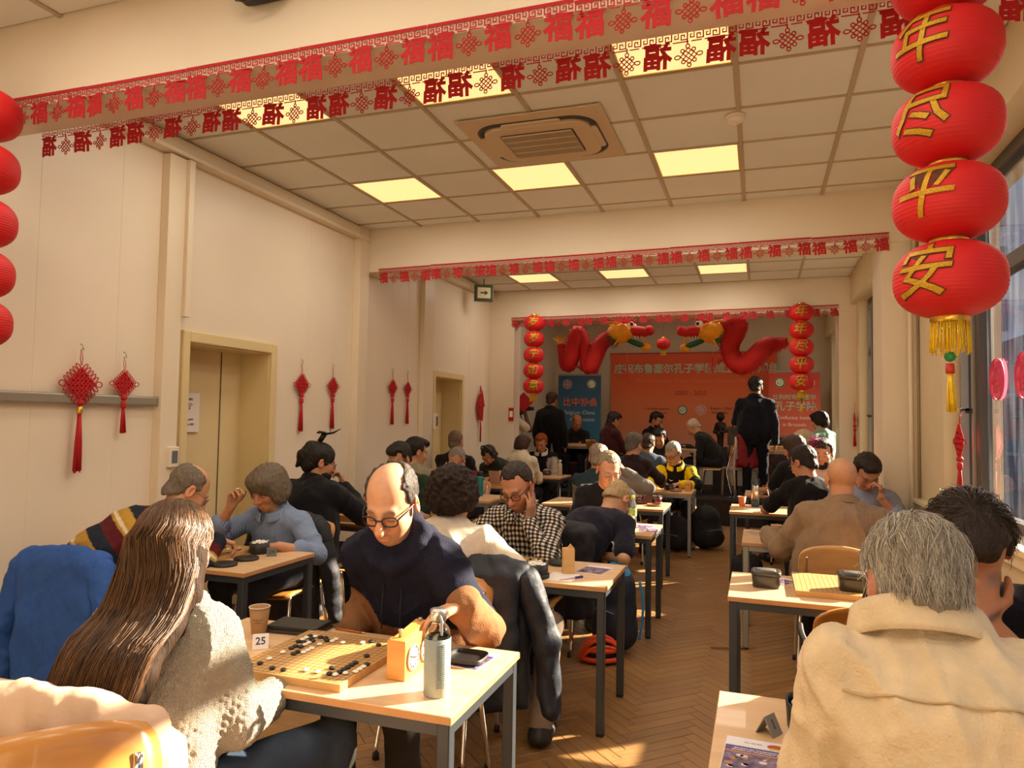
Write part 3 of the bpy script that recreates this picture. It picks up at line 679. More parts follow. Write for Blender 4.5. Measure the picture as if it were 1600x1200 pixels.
def ceiling_light(x, y, z, label, group='square ceiling lamps', w=None):
    t = thing('ceiling_light', label, 'lamp', (x, y, z), 0, group)
    MB().box(-.295, .295, -.272, -.262, 0, .03).box(-.295, .295, .262, .272, 0, .03).box(-.295, -.285, -.262, .262, 0, .03).box(.285, .295, -.262, .262, 0, .03).build('lamp_frame', mat('lamp_frame_gold', lin('e8c878'), .4), t)
    MB().box(-.285, .285, -.262, .262, .004, .02).build('diffuser', emit_m, t)
    a = bpy.data.lights.new('lamp', 'AREA'); a.shape = 'RECTANGLE'; a.size = .56; a.size_y = .52; a.energy = LAMP_W if w is None else w; a.color = LAMP_C
    ao = bpy.data.objects.new('lamp', a); COL.objects.link(ao); ao.parent = t; ao.location = (0, 0, -.012)
    return t
for k, (x, y) in enumerate(L1):
    ceiling_light(x, y, ZC, 'square ceiling lamp in the %s row of the middle ceiling, %s' % ('near' if y < 4 else 'far', ['nearest the doors', 'middle of its row', 'nearest the windows'][k//2]))
for k, (x, y) in enumerate(L2): ceiling_light(x, y, ZC, 'small lit ceiling lamp seen under the second garland, %s' % ['nearest the doors', 'middle of three', 'nearest the windows'][k])
for k, (x, y) in enumerate(L0): ceiling_light(x, y, ZC, 'ceiling lamp before the near beam, %s, %s' % ('over the front tables' if y > 1 else 'behind the camera', ['by the left wall', 'mid room', 'by the windows'][k//2]))
for x, q in ((-2.9, 'above the left dragon'), (-1.7, 'between the dragons'), (-.4, 'above the right dragon')):
    ceiling_light(x, 11.2, 3.575, 'ceiling lamp behind the third garland, '+q, w=LAMP_W*.6)
# outside: street, facade opposite
ex = MB().box(1.56, 30, -20, 60, -1.3, -1.2).build('ground_street', mat('asphalt', lin('55534f'), .9, var=.1)); struct(ex)
fc = MB().box(11, 12, -16, 48, -1.2, 5.6).build('exterior_facade', mat('facade_render', lin('565266'), .8, var=.25, vscale=.5)); struct(fc)
fm = mat('facade_glass', lin('4a5568'), .1); fr2 = mat('facade_stone', lin('8a8690'), .7)
for k in range(-6, 21):
    y = k*2.2+.4
    MB().box(10.94, 11, y, y+1.2, .4, 2.9).build('window_pane', fm, fc)
    MB().box(10.9, 11.0, y-.12, y+1.32, 2.9, 3.1).box(10.9, 11, y-.12, y+1.32, .25, .4).build('window_surround', fr2, fc)

eb = struct(MB().box(1.6, 14, 44, 46, -1.2, 15).build('exterior_facade', mat('facade_pale', lin('aab4c0'), .8, var=.15, vscale=.4)))
for k in range(5):
    for j in range(5): MB().box(2.4+2.2*k, 3.6+2.2*k, 43.9, 44, 1+2.8*j, 2.7+2.8*j).build('window_pane', fm, eb)
# ---------------------------------------------------------------- garlands
red_p = mat('red_paper', lin('b3141c'), .75); red_l = mat('lantern_red', lin('d41a1c'), .6, var=.04, vscale=8)
red_c = mat('red_cord', lin('b81418'), .7, bump=.2, bscale=300); gold_m = mat('gold_foil', lin('e0b24a'), .3, metal=.9, var=.15, vscale=200)
yel_m = mat('yellow_silk', lin('e8c020'), .6, var=.15, vscale=60); gold_p = mat('gold_glitter', lin('c79a1e'), .5, metal=.35, var=.3, vscale=260, bump=.2, bscale=400)
fu_me = text_mesh('福', .112, .0012, bold=.0035); fu_me.materials.append(red_p)
def knot_motif():
    mb = MB(); a = .022
    for k in range(4):
        o = -a+2*a*k/3
        for s in (-1, 1):
            P = [(t+o*s*0+(o if s > 0 else o)*.7, 0, s*(t)-o*.7*s) for t in (-a*.75, a*.75)]
            mb.tube([(P[0][0], s*.0006, P[0][2]), (P[1][0], s*.0006, P[1][2])], .0022, 5)
    def ring(cx, cz, rx, rz): mb.tube([(cx+rx*math.cos(t), 0, cz+rz*math.sin(t)) for t in np.linspace(0, 2*math.pi, 11)[:-1]], .0024, 5, True)
    for s in (-1, 1): ring(s*.042, 0, .011, .0075); ring(s*.021, .021, .007, .007); ring(s*.021, -.021, .007, .007)
    ring(0, -.036, .007, .008); ring(0, .036, .007, .009); mb.tube([(0, 0, .044), (0, 0, .062)], .003, 5)
    me = mb.mesh('knot_motif'); me.materials.append(red_p); return me
kn_me = knot_motif()
def fret_mesh(L=.6):
    mb = MB(); t = .0006; B = lambda x0, x1, z0, z1: mb.box(x0, x1, -t, t, z0, z1)
    B(0, L-.003, .042, .056); u = L/10
    for k in range(10):
        x = k*u; B(x+.002, x+.007, .012, .043); B(x+.002, x+.03, .012, .0165); B(x+.026, x+.0305, .012, .034); B(x+.014, x+.03, .03, .0345); B(x+.014, x+.018, .022, .034)
        B(x+.037, x+.041, .02, .043); B(x+.037, x+.055, .018, .0225); B(x+.051, x+.055, .018, .034); B(x+.045, x+.055, .031, .034)
        B(x, x+u, .003, .0075) if k % 2 else B(x+.01, x+.05, .003, .0075)
    me = mb.mesh('fret_band'); me.materials.append(red_p); return me
fr_me = fret_mesh()
def garland(label, x0, x1, y, z0, z1, back=False, seed=1):
    r = random.Random(seed); g = thing('paper_garland', label, 'garland', (x0 if not back else x1, y, z0), math.pi if back else 0, 'red paper garlands')
    L = abs(x1-x0); n = int(round(L/.6)); sl = (z1-z0)/L; st = L/n
    if back: sl = -sl; g.location.z = z1
    for k in range(n):
        X = k*st; dz = sl*X+r.uniform(-.006, .006)
        o = link('fret_band', fr_me, None, g, (X, 0, dz-.056)); o.rotation_euler = (0, -math.atan(sl)+r.uniform(-.006, .006), 0); o.scale.x = st/.6
        for j, c in enumerate('fkfkf'):
            xx = X+(.06+.12*j)*st/.6; zz = sl*xx-.056+(dz-sl*X)
            if c == 'f': link('fu_character', fu_me, None, g, (xx, 0, zz-.048), (math.pi/2+r.uniform(-.08, .08), r.uniform(-.06, .06), r.uniform(-.15, .15)))
            else: link('knot_motif', kn_me, None, g, (xx, 0, zz-.052), (r.uniform(-.08, .08), r.uniform(-.08, .08), r.uniform(-.15, .15)))
    return g
garland('red cut-paper garland along the near face of the nearest beam', -3.62, 1.15, 2.494, 3.124, 3.118, seed=2)
garland('red cut-paper garland on the far edge of the nearest beam, characters reversed', -3.66, 1.12, 2.768, 3.10, 3.095, True, 3)
garland('red cut-paper garland on the middle beam beyond the air conditioner', -3.68, 1.01, 6.444, 3.091, 3.142, seed=4)
garland('red cut-paper garland on the far beam in front of the stage', -3.53, 1.0, 10.194, 3.10, 3.136, seed=5)
# ---------------------------------------------------------------- lanterns
import bmesh
def lantern_mesh(rx=.15, rz=.113, ribs=20):
    mb = MB(); pr = []
    for i in range(ribs*3+1):
        t = -1+2*i/(ribs*3); z = t*rz; r = rx*(1-abs(t)**2.5*(1-.115))**.5 if abs(t) < 1 else rx*.34
        r *= 1+.012*abs(math.sin(math.pi*i/3)); pr.append((max(r, rx*.34), z))
    mb.lathe(pr, n=40, caps=True); me = mb.mesh('lantern'); me.materials.append(red_l); return me, pr
lan_me, lan_pr = lantern_mesh()
def lan_r(z): return float(np.interp(z, [p[1] for p in lan_pr], [p[0] for p in lan_pr]))
CH = {}
def lantern_char(ch, size=.17):
    if ch in CH: return CH[ch]
    out = []
    for bold, off, m in ((.0045, .0025, mat('gold_outline', lin('5a2a0c'), .7)), (.0012, .0045, gold_p)):
        me = text_mesh(ch, size, 0, bold=bold); bm = bmesh.new(); bm.from_mesh(me)
        for k in range(-8, 9):
            for ax in (0, 1):
                co = [0, 0, 0]; no = [0, 0, 0]; co[ax] = k*.012; no[ax] = 1
                bmesh.ops.bisect_plane(bm, geom=bm.verts[:]+bm.edges[:]+bm.faces[:], plane_co=co, plane_no=no)
        for v in bm.verts:
            x, z = v.co.x+v.co.y*.22, v.co.y; th = x/.15; r = lan_r(z)+off; v.co = (r*math.sin(th), -r*math.cos(th), z)
        bm.to_mesh(me); bm.free(); me.materials.append(m); me.name = 'gold_character'; out.append(me)
    CH[ch] = out; return out
def collar_mesh():
    mb = MB().lathe([(.05, -.014), (.052, -.012), (.052, .012), (.05, .014)], n=28); me = mb.mesh('gold_collar'); me.materials.append(gold_m); return me
col_me = collar_mesh()
def fringe_mesh():
    mb = MB(); r = random.Random(3)
    for k in range(70):
        a = 2*math.pi*k/70; rr = .047+r.uniform(-.003, .004); a2 = a+r.uniform(-.1, .1); l = r.uniform(.075, .1)
        mb.tube([(rr*math.cos(a), rr*math.sin(a), 0), (rr*1.08*math.cos(a2), rr*1.08*math.sin(a2), -l)], .0022, 4)
    me = mb.mesh('fringe'); me.materials.append(yel_m); return me
frg_me = fringe_mesh()
def tassel(parent, x, y, z, L, m, r=.01, n=16, loops=True):
    mb = MB(); rr = random.Random(int(L*1000))
    for k in range(n):
        a = 2*math.pi*k/n; q = r*rr.uniform(.3, 1)
        mb.tube([(x+r*.35*math.cos(a), y+r*.35*math.sin(a), z), (x+q*math.cos(a), y+q*math.sin(a), z-L*.5), (x+q*1.25*math.cos(a+.3), y+q*1.25*math.sin(a+.3), z-L*rr.uniform(.95, 1))], r*.22, 4)
    return mb.build('tassel', m, parent)
def lantern_string(label, x, y, zs, chars, rz=0., ztop=3.4, tas=True, char_side=0.):
    t = thing('lantern_string', label, 'lantern', (x, y, zs[-1]), rz, 'lantern strings')
    z0 = zs[-1]; MB().tube([(0, 0, 0), (0, 0, ztop-z0)], .0018, 6).build('hanging_cord', red_c, t)
    for i, (z, ch) in enumerate(zip(zs, chars)):
        l = link('lantern', lan_me, None, t, (0, 0, z-z0), (0, 0, random.uniform(-.08, .08)))
        for me in lantern_char(ch): link('gold_character', me, None, l)
        nz = zs[i+1] if i+1 < len(zs) else z-.232
        link('gold_collar', col_me, None, t, (0, 0, (z+nz)/2-z0))
    link('gold_collar', col_me, None, t, (0, 0, zs[0]+.116-z0))
    link('fringe', frg_me, None, t, (0, 0, -.128))
    if tas:
        MB().lathe([(.001, -.017), (.012, -.012), (.017, 0), (.012, .012), (.001, .017)], (0, 0, -.232), 16).build('green_bead', mat('green_bead', lin('2c8a3c'), .4), t)
        MB().tube([(0, 0, -.12), (0, 0, -.25)], .002, 6).build('tassel_cord', yel_m, t)
        MB().lathe([(.012, -.015), (.0125, .015)], (0, 0, -.268), 14).build('tassel_band', mat('tassel_band', lin('c03018'), .5), t)
        tassel(t, 0, 0, -.28, .12, yel_m, .012)
    return t
lantern_string('large red lantern string hanging by the windows, gold characters', .543, 2.45, [2.956, 2.721, 2.487, 2.252, 2.018], '年年尽平安', math.radians(-36))
lantern_string('red lantern string hanging along the left wall edge', -3.345, 2.25, [2.93, 2.68, 2.43, 2.195, 1.97], '岁岁宁如意', math.radians(-120), tas=False)
lantern_string('small red lantern string at left of the stage opening', -3.115, 10.02, [2.98, 2.745, 2.51, 2.28, 2.055], '岁岁宁如意', math.radians(14), 3.05, tas=False)
lantern_string('small red lantern string at right of the stage opening', .53, 10.02, [3.02, 2.79, 2.565, 2.34, 2.115], '年年尽平安', math.radians(-4), 3.1)
# ---------------------------------------------------------------- wall knots
def chinese_knot(label, size, loc, rz, cord=.1, tlen=.25, style=1, group='red knots on the wall'):
    t = thing('chinese_knot', label, 'knot', loc, rz, group); a = size*.5; r = size*.028
    n = 7 if style != 2 else 6; b = MB()
    for k in range(n):
        o = (-1+2*(k+.5)/n)*a*.95
        for s in (-1, 1):
            P = []
            for q in range(15):
                w = -1+2*q/14; u, v = (w*a*.97, o) if s > 0 else (o, w*a*.97)
                P.append(((u-v)*.7071*.95, s*r*.8*math.cos(math.pi*q*n/14+k*math.pi)-.02, (u+v)*.7071))
            b.tube(P, r*1.15, 6)
    b.build('woven_body', red_c, t)
    if style != 3:
        MB().prism([(0, -a*1.25), (a*1.2, 0), (0, a*1.25), (-a*1.2, 0)], 0, .006, Matrix.Translation((0, -.012, 0))@Matrix.Rotation(math.pi/2, 4, 'X')).build('backing', red_c, t)
    for sx in (-1, 1):
        for sz in (-1, 1):
            for k in range(5 if style == 1 else 6):
                f = (k+.7)/(5.6 if style == 1 else 6.6); cx, cz = sx*a*1.36*f, sz*a*1.36*(1-f); ax = (sx*.7071, sz*.7071); l = a*.3 if style == 1 else a*.16; w = a*.12
                P = [(cx+ax[0]*l*(.6+math.cos(q))+(-ax[1])*w*math.sin(q), -.018, cz+ax[1]*l*(.6+math.cos(q))+ax[0]*w*math.sin(q)) for q in np.linspace(0, 2*math.pi, 13)[:-1]]
                MB().tube(P, r*.75, 6, True).build('edge_loop', red_c, t)
        P = [(sx*(a*1.36+a*.28*(.8+math.cos(q))), -.018, a*.22*math.sin(q)) for q in np.linspace(0, 2*math.pi, 15)[:-1]]
        MB().tube(P, r*.75, 6, True).build('side_loop', red_c, t)
    zt = a*1.4
    MB().tube([(-.004, -.015, zt), (-.008, -.012, zt+cord*.5), (0, -.006, zt+cord), (.008, -.012, zt+cord*.5), (.004, -.015, zt)], r*.5, 6).build('hanging_loop', red_c, t)
    MB().tube([(0, 0, zt+cord+.03), (0, -.02, zt+cord+.02), (0, -.022, zt+cord-.005)], .004, 6).build('wall_hook', mat('brushed_steel', 0), t)
    zb = -a*1.45
    MB().lathe([(.002, -.02), (.018, -.012), (.022, 0), (.016, .014), (.002, .02)], (0, -.015, zb), 12).build('lower_knot', red_c, t)
    MB().lathe([(.014, -.022), (.017, -.018), (.017, .018), (.013, .022)], (0, -.015, zb-.045), 12).build('tassel_cap', gold_m if style == 1 else red_c, t)
    tassel(t, 0, -.015, zb-.06, tlen, red_c, .02 if style == 1 else .017, 22)
    return t
hp = math.pi/2
chinese_knot('large red knot with gold-capped tassel over the grey wall rail', .155, (XL+.03, 3.21, 1.745), hp, .1, .36, 1)
chinese_knot('smaller red knot with short tassel over the grey wall rail', .12, (XL+.03, 3.52, 1.76), hp, .09, .17, 2)
chinese_knot('red knot just right of the first door, left of its pair', .135, (XL+.01, 5.43, 1.85), hp, .1, .26, 2)
chinese_knot('red knot farther right of the first door, right of its pair', .12, (XL+.01, 5.925, 1.86), hp, .1, .26, 2)
chinese_knot('red knot between the pilasters, left of the pair beside the second door', .125, (XL+.01, 7.11, 1.9), hp, .1, .26, 2)
chinese_knot('red knot between the pilasters, nearest the second door', .115, (XL+.01, 7.47, 1.9), hp, .1, .26, 2)
chinese_knot('red knot hanging from the near window handle', .155, (1.25, 5.36, 1.475), -hp, .08, .2, 2, 'red knots at the windows')
chinese_knot('red knot on the post between the windows', .12, (1.18, 10.1, 1.64), -hp, .1, .2, 2, 'red knots at the windows')
chinese_knot('red knot hanging in the far window casement', .12, (1.26, 8.74, 1.46), -hp, .06, .2, 2, 'red knots at the windows')
# big fish-shaped knot
t = thing('fish_knot', 'large fish-shaped red cord knot right of the second door', 'knot', (XL+.012, 9.75, 1.75), hp)
mb = MB()
for k in range(16):
    z = .17-.021*k*1.15; w = .02+.085*math.sin(min(1, (k+2)/9)*math.pi/2)*(1 if k < 9 else max(.35, 1-(k-8)*.09))
    mb.tube([(-w, -.02, z), (-w*.4, -.05, z+.008), (w*.4, -.05, z-.008), (w, -.02, z)], .012, 7)
mb.build('woven_body', red_c, t)
MB().tube([(0, -.02, .3), (.03, -.03, .2), (0, -.04, .1), (-.03, -.03, .2), (0, -.02, .3)], .008, 6).build('hanging_loop', red_c, t)
for k in range(5):
    MB().tube([(.04+.02*k+.02*math.cos(q), -.03, .2-.045*k+.025*math.sin(q)) for q in np.linspace(0, 6.28, 11)[:-1]], .007, 6, True).build('edge_loop', red_c, t)
MB().tube([(-.1-.035*math.cos(q), -.03, -.02+.09*math.sin(q)) for q in np.linspace(0, 6.28, 15)[:-1]], .009, 6, True).build('fin_loop', red_c, t)
MB().tube([(.0, -.03, -.2), (-.012, -.03, -.32), (-.01, -.03, -.52)], .007, 6).tube([(.0, -.03, -.2), (.02, -.03, -.32), (.02, -.03, -.52)], .007, 6).build('cord_tail', red_c, t)
# ---------------------------------------------------------------- paper dragons
dr = mat('dragon_red', lin('c01410'), .75, bump=.3, bscale=120); dy = mat('dragon_yellow', lin('e89a14'), .7, var=.12, vscale=12); dg = mat('dragon_green', lin('1c5a34'), .7); dw = mat('white_paper', lin('efe9dc'), .7); dk = mat('black_paper', lin('18120e'), .6)
def spline(P, n):
    P = np.array(P, float); N = len(P); out = []
    for i in range(N-1):
        p0, p1, p2, p3 = P[max(i-1, 0)], P[i], P[i+1], P[min(i+2, N-1)]
        for t in np.linspace(0, 1, n, endpoint=False):
            out.append(.5*((2*p1)+(-p0+p2)*t+(2*p0-5*p1+4*p2-p3)*t*t+(-p0+3*p1-3*p2+p3)*t**3))
    return out+[P[-1]]
def leafy(mb, base, d, up, n, L, w, seed):
    r = random.Random(seed)
    for k in range(n):
        a = (k/(n-1)-.5)*w; dd = nrm(np.array(d)*math.cos(a)+np.array(up)*math.sin(a)); l = L*r.uniform(.75, 1.1); b = np.array(base)
        nn = nrm(np.cross(dd, (0, 1, 0)))*.018; y = np.array((0, r.uniform(-.03, .03), 0)); e = b+dd*l+y
        mb.add([b-nn, b+nn, e, b+(0, .012, 0), b+(0, -.012, 0)], [(0, 4, 2), (4, 1, 2), (1, 3, 2), (3, 0, 2)])
def dragon(label, path, rad, hd, s, y):
    K = 1.42
    """hd: head centre (x,z); s: +1 looks right, -1 looks left"""
    t = thing('paper_dragon', label, 'dragon', (hd[0], y, hd[1]), 0, 'paper dragons over the stage')
    P = [(x-hd[0], .05*math.sin(i*1.3), z-hd[1]) for i, (x, z) in enumerate(path)]; Q = spline(P, 14)
    R = [float(np.interp(i/(len(Q)-1), np.linspace(0, 1, len(rad)), rad))*(1+(.085 if i % 2 else -.085)) for i in range(len(Q))]
    MB().tube(Q, R, 16).build('pleated_body', dr, t)
    mb = MB()
    for i in range(4, len(Q)-6, 3):
        p = np.array(Q[i]); tg = nrm(np.array(Q[i+1])-p); n = nrm(np.cross(tg, (0, 1, 0)))
        n = n if n[2]*0+n[0]*-s > -2 else n; b = p+n*R[i]*.95
        mb.add([b-tg*.02, b+tg*.02, b+n*.035, b+(0, .006, 0)], [(0, 1, 2), (1, 3, 2), (3, 0, 2)])
    mb.build('spine_fin', mat('dragon_fin', lin('d8402a'), .7), t)
    E = lambda c, r, m, nm, M=None: MB().lathe([(math.sin(q)*1+1e-4, -math.cos(q)) for q in np.linspace(0, math.pi, 13)], n=18, M=Matrix.Translation((c[0]*s*K, c[1]*K, c[2]*K))@(M or Matrix.Identity(4))@Matrix.Diagonal((r[0]*K, r[1]*K, r[2]*K, 1)), caps=False).build(nm, m, t)
    ry = lambda a: Matrix.Rotation(a*s, 4, 'Y')
    E((-.06, 0, .02), (.15, .12, .11), dy, 'head', ry(.2)); E((.14, 0, .03), (.13, .09, .06), dr, 'snout', ry(.1)); E((.25, 0, .04), (.055, .08, .055), dr, 'nose')
    E((.12, 0, -.1), (.14, .07, .03), dg, 'lower_jaw', ry(.35)); E((.21, 0, -.14), (.055, .055, .045), dy, 'chin')
    for q in (-1, 1):
        E((.06, q*.085, .1), (.04, .03, .035), dw, 'eyeball'); E((.075, q*.108, .1), (.018, .012, .018), dk, 'pupil'); E((.03, q*.07, .14), (.075, .025, .022), dr, 'eyebrow', ry(-.3))
        mb = MB().tube([(-.02*s, q*.06, .1), (-.13*s, q*.08, .17), (-.24*s, q*.1, .19), (-.3*s, q*.1, .17)], [.026, .022, .014, .004], 8); mb.build('horn', dy, t)
        mb = MB(); leafy(mb, (-.1*s, q*.1, -.03), (-1*s, 0, -.25), (0, 0, 1), 9, .24, 1.9, 5); mb.build('mane', dg, t)
        mb = MB(); leafy(mb, (-.06*s, q*.115, -.03), (-.6*s, 0, -.8), (.5*s, 0, .5), 8, .2, 2.2, 8); mb.build('beard_frill', dy, t)
        mb = MB().tube([(.24*s, q*.05, -.02), (.3*s, q*.09, -.08), (.28*s, q*.1, -.16), (.36*s, q*.1, -.2)], [.009, .008, .006, .003], 6); mb.build('whisker', dy, t)
        mb = MB()
        for k in range(4): mb.lathe([(.012, 0), (.001, -.05)], ((.1+.045*k)*s, q*.05, -.025), 8)
        mb.build('teeth', dw, t)
    e = np.array(Q[0]); mb = MB(); leafy(mb, e, nrm(e-np.array(Q[6])), (0, 0, 1) if abs(nrm(e-np.array(Q[6]))[2]) < .7 else (1, 0, 0), 7, .17, 1.6, 9); mb.build('tail_plume', dy, t)
    for i in (len(Q)//4, 3*len(Q)//5):
        p = np.array(Q[i])-(0, 0, R[i]*.8); mb = MB()
        mb.tube([p, p+A3(.04*s, 0, -.07), p+A3(.1*s, 0, -.07)], .014, 7)
        for k in range(4): mb.tube([p+A3(.1*s, 0, -.07), p+A3(.15*s, .02*(k-1.5), -.05-.02*k), p+A3(.17*s, .02*(k-1.5), -.09-.02*k)], [.008, .006, .002], 5)
        mb.build('claw_foot', dr, t)
    for i in (len(Q)//3, len(Q)-3): MB().tube([Q[i], (Q[i][0], 0, 3.58-hd[1])], .0015, 5).build('hanging_thread', mat('thread', lin('c8bca8'), .6), t)
    return t
dragon('red paper dragon hanging at left over the stage, facing right', [(-2.98, 2.78), (-2.93, 2.6), (-2.86, 2.46), (-2.79, 2.56), (-2.75, 2.78), (-2.7, 2.94), (-2.62, 2.78), (-2.55, 2.56), (-2.48, 2.42), (-2.41, 2.56), (-2.33, 2.76), (-2.2, 2.86), (-2.05, 2.9)], [.05, .1, .13, .12, .11, .12, .11, .12, .14, .13, .12, .12, .1], (-1.93, 2.9), 1, 11.0)
dragon('red paper dragon hanging at right over the stage, facing left', [(.40, 2.75), (.26, 2.72), (.1, 2.68), (-.03, 2.54), (-.17, 2.42), (-.3, 2.44), (-.38, 2.58), (-.4, 2.74), (-.32, 2.9), (-.3, 3.0), (-.45, 2.98), (-.6, 2.92)], [.05, .1, .13, .14, .14, .13, .13, .14, .15, .15, .13, .1], (-.74, 2.88), -1, 11.0)
t = thing('palace_lantern', 'single small red lantern hanging between the two dragons', 'lantern', (-1.4, 11.3, 2.78))
E_ = MB().lathe([(.035, -.085), (.09, -.06), (.115, 0), (.09, .06), (.035, .085)], n=20); E_.build('lantern', red_l, t)
MB().lathe([(.045, -.1), (.045, -.085)], n=16).lathe([(.04, .085), (.03, .1), (.005, .115)], n=16).build('gold_collar', gold_m, t)
mb = MB(); [mb.tube([(.038*math.cos(a), .038*math.sin(a), -.1), (.042*math.cos(a), .042*math.sin(a), -.18)], .004, 4) for a in np.linspace(0, 6.2, 26)]; mb.build('fringe', yel_m, t)
MB().tube([(0, 0, .11), (0, 0, .8)], .0015, 5).build('hanging_cord', red_c, t)
for x, lb in ((-1.91, 'left'), (-.65, 'right')):
    t = thing('firecracker', 'thin red hanging firecracker stick below the %s dragon' % lb, 'firecracker', (x, 11.0, 2.34 if x < -1 else 2.43))
    MB().lathe([(.012, -.12), (.014, -.115), (.014, .115), (.012, .12)], n=12).build('stick', red_p, t); MB().tube([(0, 0, .12), (0, 0, 1.15)], .0012, 4).build('hanging_thread', mat('thread', 0), t)
# ---------------------------------------------------------------- banners
def grad_mat(name, stops, z0, z1, rough=.5):
    m = mat(name, lin(stops[0][1]), rough); n = m.node_tree.nodes; l = m.node_tree.links
    tc = n.new('ShaderNodeTexCoord'); sx = n.new('ShaderNodeSeparateXYZ'); mr = n.new('ShaderNodeMapRange'); cr = n.new('ShaderNodeValToRGB')
    mr.inputs[1].default_value = z0; mr.inputs[2].default_value = z1; l.new(tc.outputs['Object'], sx.inputs[0]); l.new(sx.outputs[2], mr.inputs[0]); l.new(mr.outputs[0], cr.inputs[0])
    while len(cr.color_ramp.elements) < len(stops): cr.color_ramp.elements.new(.5)
    for e, (p, c) in zip(cr.color_ramp.elements, stops): e.position = p; e.color = lin(c)+(1,)
    l.new(cr.outputs[0], n['Principled BSDF'].inputs['Base Color']); return m
def print_text(parent, body, size, x, z, m, y=-.012, sx=1., bold=0., name='lettering'):
    me = text_mesh(body, size, .0006, bold=bold, sx=sx); return link(name, me, m, parent, (x, y, z), (math.pi/2, 0, 0))
def disc(parent, x, z, r, m, y=-.011, name='emblem', n=28): return MB().prism([(r*math.cos(a), r*math.sin(a)) for a in np.linspace(0, 2*math.pi, n+1)[:-1]], 0, .002, Matrix.Rotation(math.pi/2, 4, 'X')).build(name, m, parent, (x, y, z))
def emblem_swirl(p, x, z, r):
    disc(p, x, z, r, mat('print_gold', lin('b8a050'), .5)); d2 = disc(p, x, z, r*.93, mat('print_green', lin('2e6b3e'), .5), -.0125); disc(p, x, z, r*.72, mat('print_cream', lin('ece6d2'), .5), -.014)
    mb = MB()
    for k in range(2): mb.tube([((.55-.1*k)*r*math.cos(a+k*3.1)*(1-.12*a), 0, (.55-.1*k)*r*math.sin(a+k*3.1)*(1-.12*a)) for a in np.linspace(0, 4.2, 16)], r*.1, 6, flat=.3)
    mb.build('emblem', mat('print_green', 0), p, (x, -.018, z))
def emblem_rose(p, x, z, r, m):
    mb = MB().tube([(r*math.cos(a), 0, r*math.sin(a)) for a in np.linspace(0, 6.283, 33)[:-1]], r*.06, 5, True).tube([(r*.62*math.cos(a), 0, r*.62*math.sin(a)) for a in np.linspace(0, 6.283, 25)[:-1]], r*.05, 5, True)
    for k in range(8): mb.tube([(r*.1*math.cos(k*.785), 0, r*.1*math.sin(k*.785)), (r*.95*math.cos(k*.785), 0, r*.95*math.sin(k*.785))], r*.05, 5)
    mb.build('emblem', m, p, (x, -.013, z))
wht = mat('print_white', lin('f2ece4'), .5); pale = mat('print_pale_green', lin('b9c2a0'), .5); drk = mat('print_dark', lin('3a1c18'), .5); orr = mat('print_deep_orange', lin('b03a18'), .5); orp = mat('print_orange_red', lin('e87a50'), .5)
t = thing('event_backdrop', 'wide orange printed backdrop on the wall behind the stage', 'banner', (-1.21, 13.93, .75))
MB().box(-1.53, 1.53, -.006, .006, 0, 2.12).build('printed_panel', grad_mat('orange_print', ((0, 'f0b498'), (.35, 'ea8a5c'), (.72, 'e2601c'), (.87, 'd84a08'), (1, 'e05010')), 0, 2.12), t)
MB().box(-1.55, 1.55, -.012, .02, 2.11, 2.14).build('top_rail', mat('print_deep_orange', 0), t)
print_text(t, '庆祝布鲁塞尔孔子学院成立二十周年', .19, .06, 1.82, pale, bold=.006); print_text(t, '20th anniversary of the Confucius Institute in Brussels', .1, .1, 1.6, orp, sx=1.05)
print_text(t, '2005 - 2025', .12, .0, 1.36, orr, bold=.002)
emblem_swirl(t, -.15, 1.04, .095); emblem_rose(t, .19, 1.04, .09, wht)
print_text(t, 'Confucius Institute', .062, -.62, 1.06, drk); print_text(t, 'in Brussels', .062, -.58, .98, drk); print_text(t, 'Belgium - China', .062, .55, 1.08, drk); print_text(t, 'Association', .062, .52, 1.0, drk)
def rollup(label, x, z0, w, h, m, y):
    t = thing('roll_up_banner', label, 'banner', (x, y, z0)); MB().box(-w/2, w/2, -.003, .003, .06, h).build('printed_panel', m, t)
    MB().box(-w/2-.02, w/2+.02, -.1, .1, 0, .07).build('base', mat('banner_base', lin('8a8880'), .4, metal=.6), t, bevel=.01); MB().box(-w/2, w/2, -.012, .012, h-.01, h+.02).build('top_rail', mat('banner_base', 0), t)
    MB().tube([(0, .03, .05), (0, .03, h)], .01, 8).build('support_pole', mat('banner_base', 0), t)
    return t
t = rollup('blue roll-up banner standing left of the orange backdrop', -3.215, .4, .83, 2.02, grad_mat('blue_print', ((0, '3c6a78'), (.4, '3a7a9c'), (1, '1c4a6c')), 0, 2.), 13.3)
emblem_rose(t, -.235, 1.85, .085, mat('print_pink', lin('eab8a8'), .5)); emblem_swirl(t, .235, 1.85, .095)
print_text(t, '比中协会', .17, .02, 1.5, mat('print_red', lin('e06a4a'), .5), bold=.004); print_text(t, 'Belgium China', .105, .0, 1.31, wht, bold=-.001); print_text(t, 'Association', .105, .06, 1.18, wht, bold=-.001)
MB().box(-.41, .41, -.006, -.003, .1, .76).build('photo_print', mat('photo_dark', lin('4a2a20'), .6, var=.9, vscale=14), t)
t = rollup('salmon-red roll-up banner standing at right behind the stage', .585, .4, .83, 2.06, grad_mat('salmon_print', ((0, 'e8a078'), (.5, 'dc6a4c'), (1, 'c83c24')), 0, 2.), 13.3)
emblem_swirl(t, -.235, 1.88, .09); emblem_rose(t, .24, 1.88, .085, wht)
print_text(t, '比利时布鲁塞尔', .1, .0, 1.62, pale, bold=.002); print_text(t, '孔子学院', .17, .02, 1.46, pale, bold=.004); print_text(t, 'Confucius Institute', .088, .04, 1.27, wht); print_text(t, 'in Brussels', .088, .0, 1.15, wht)
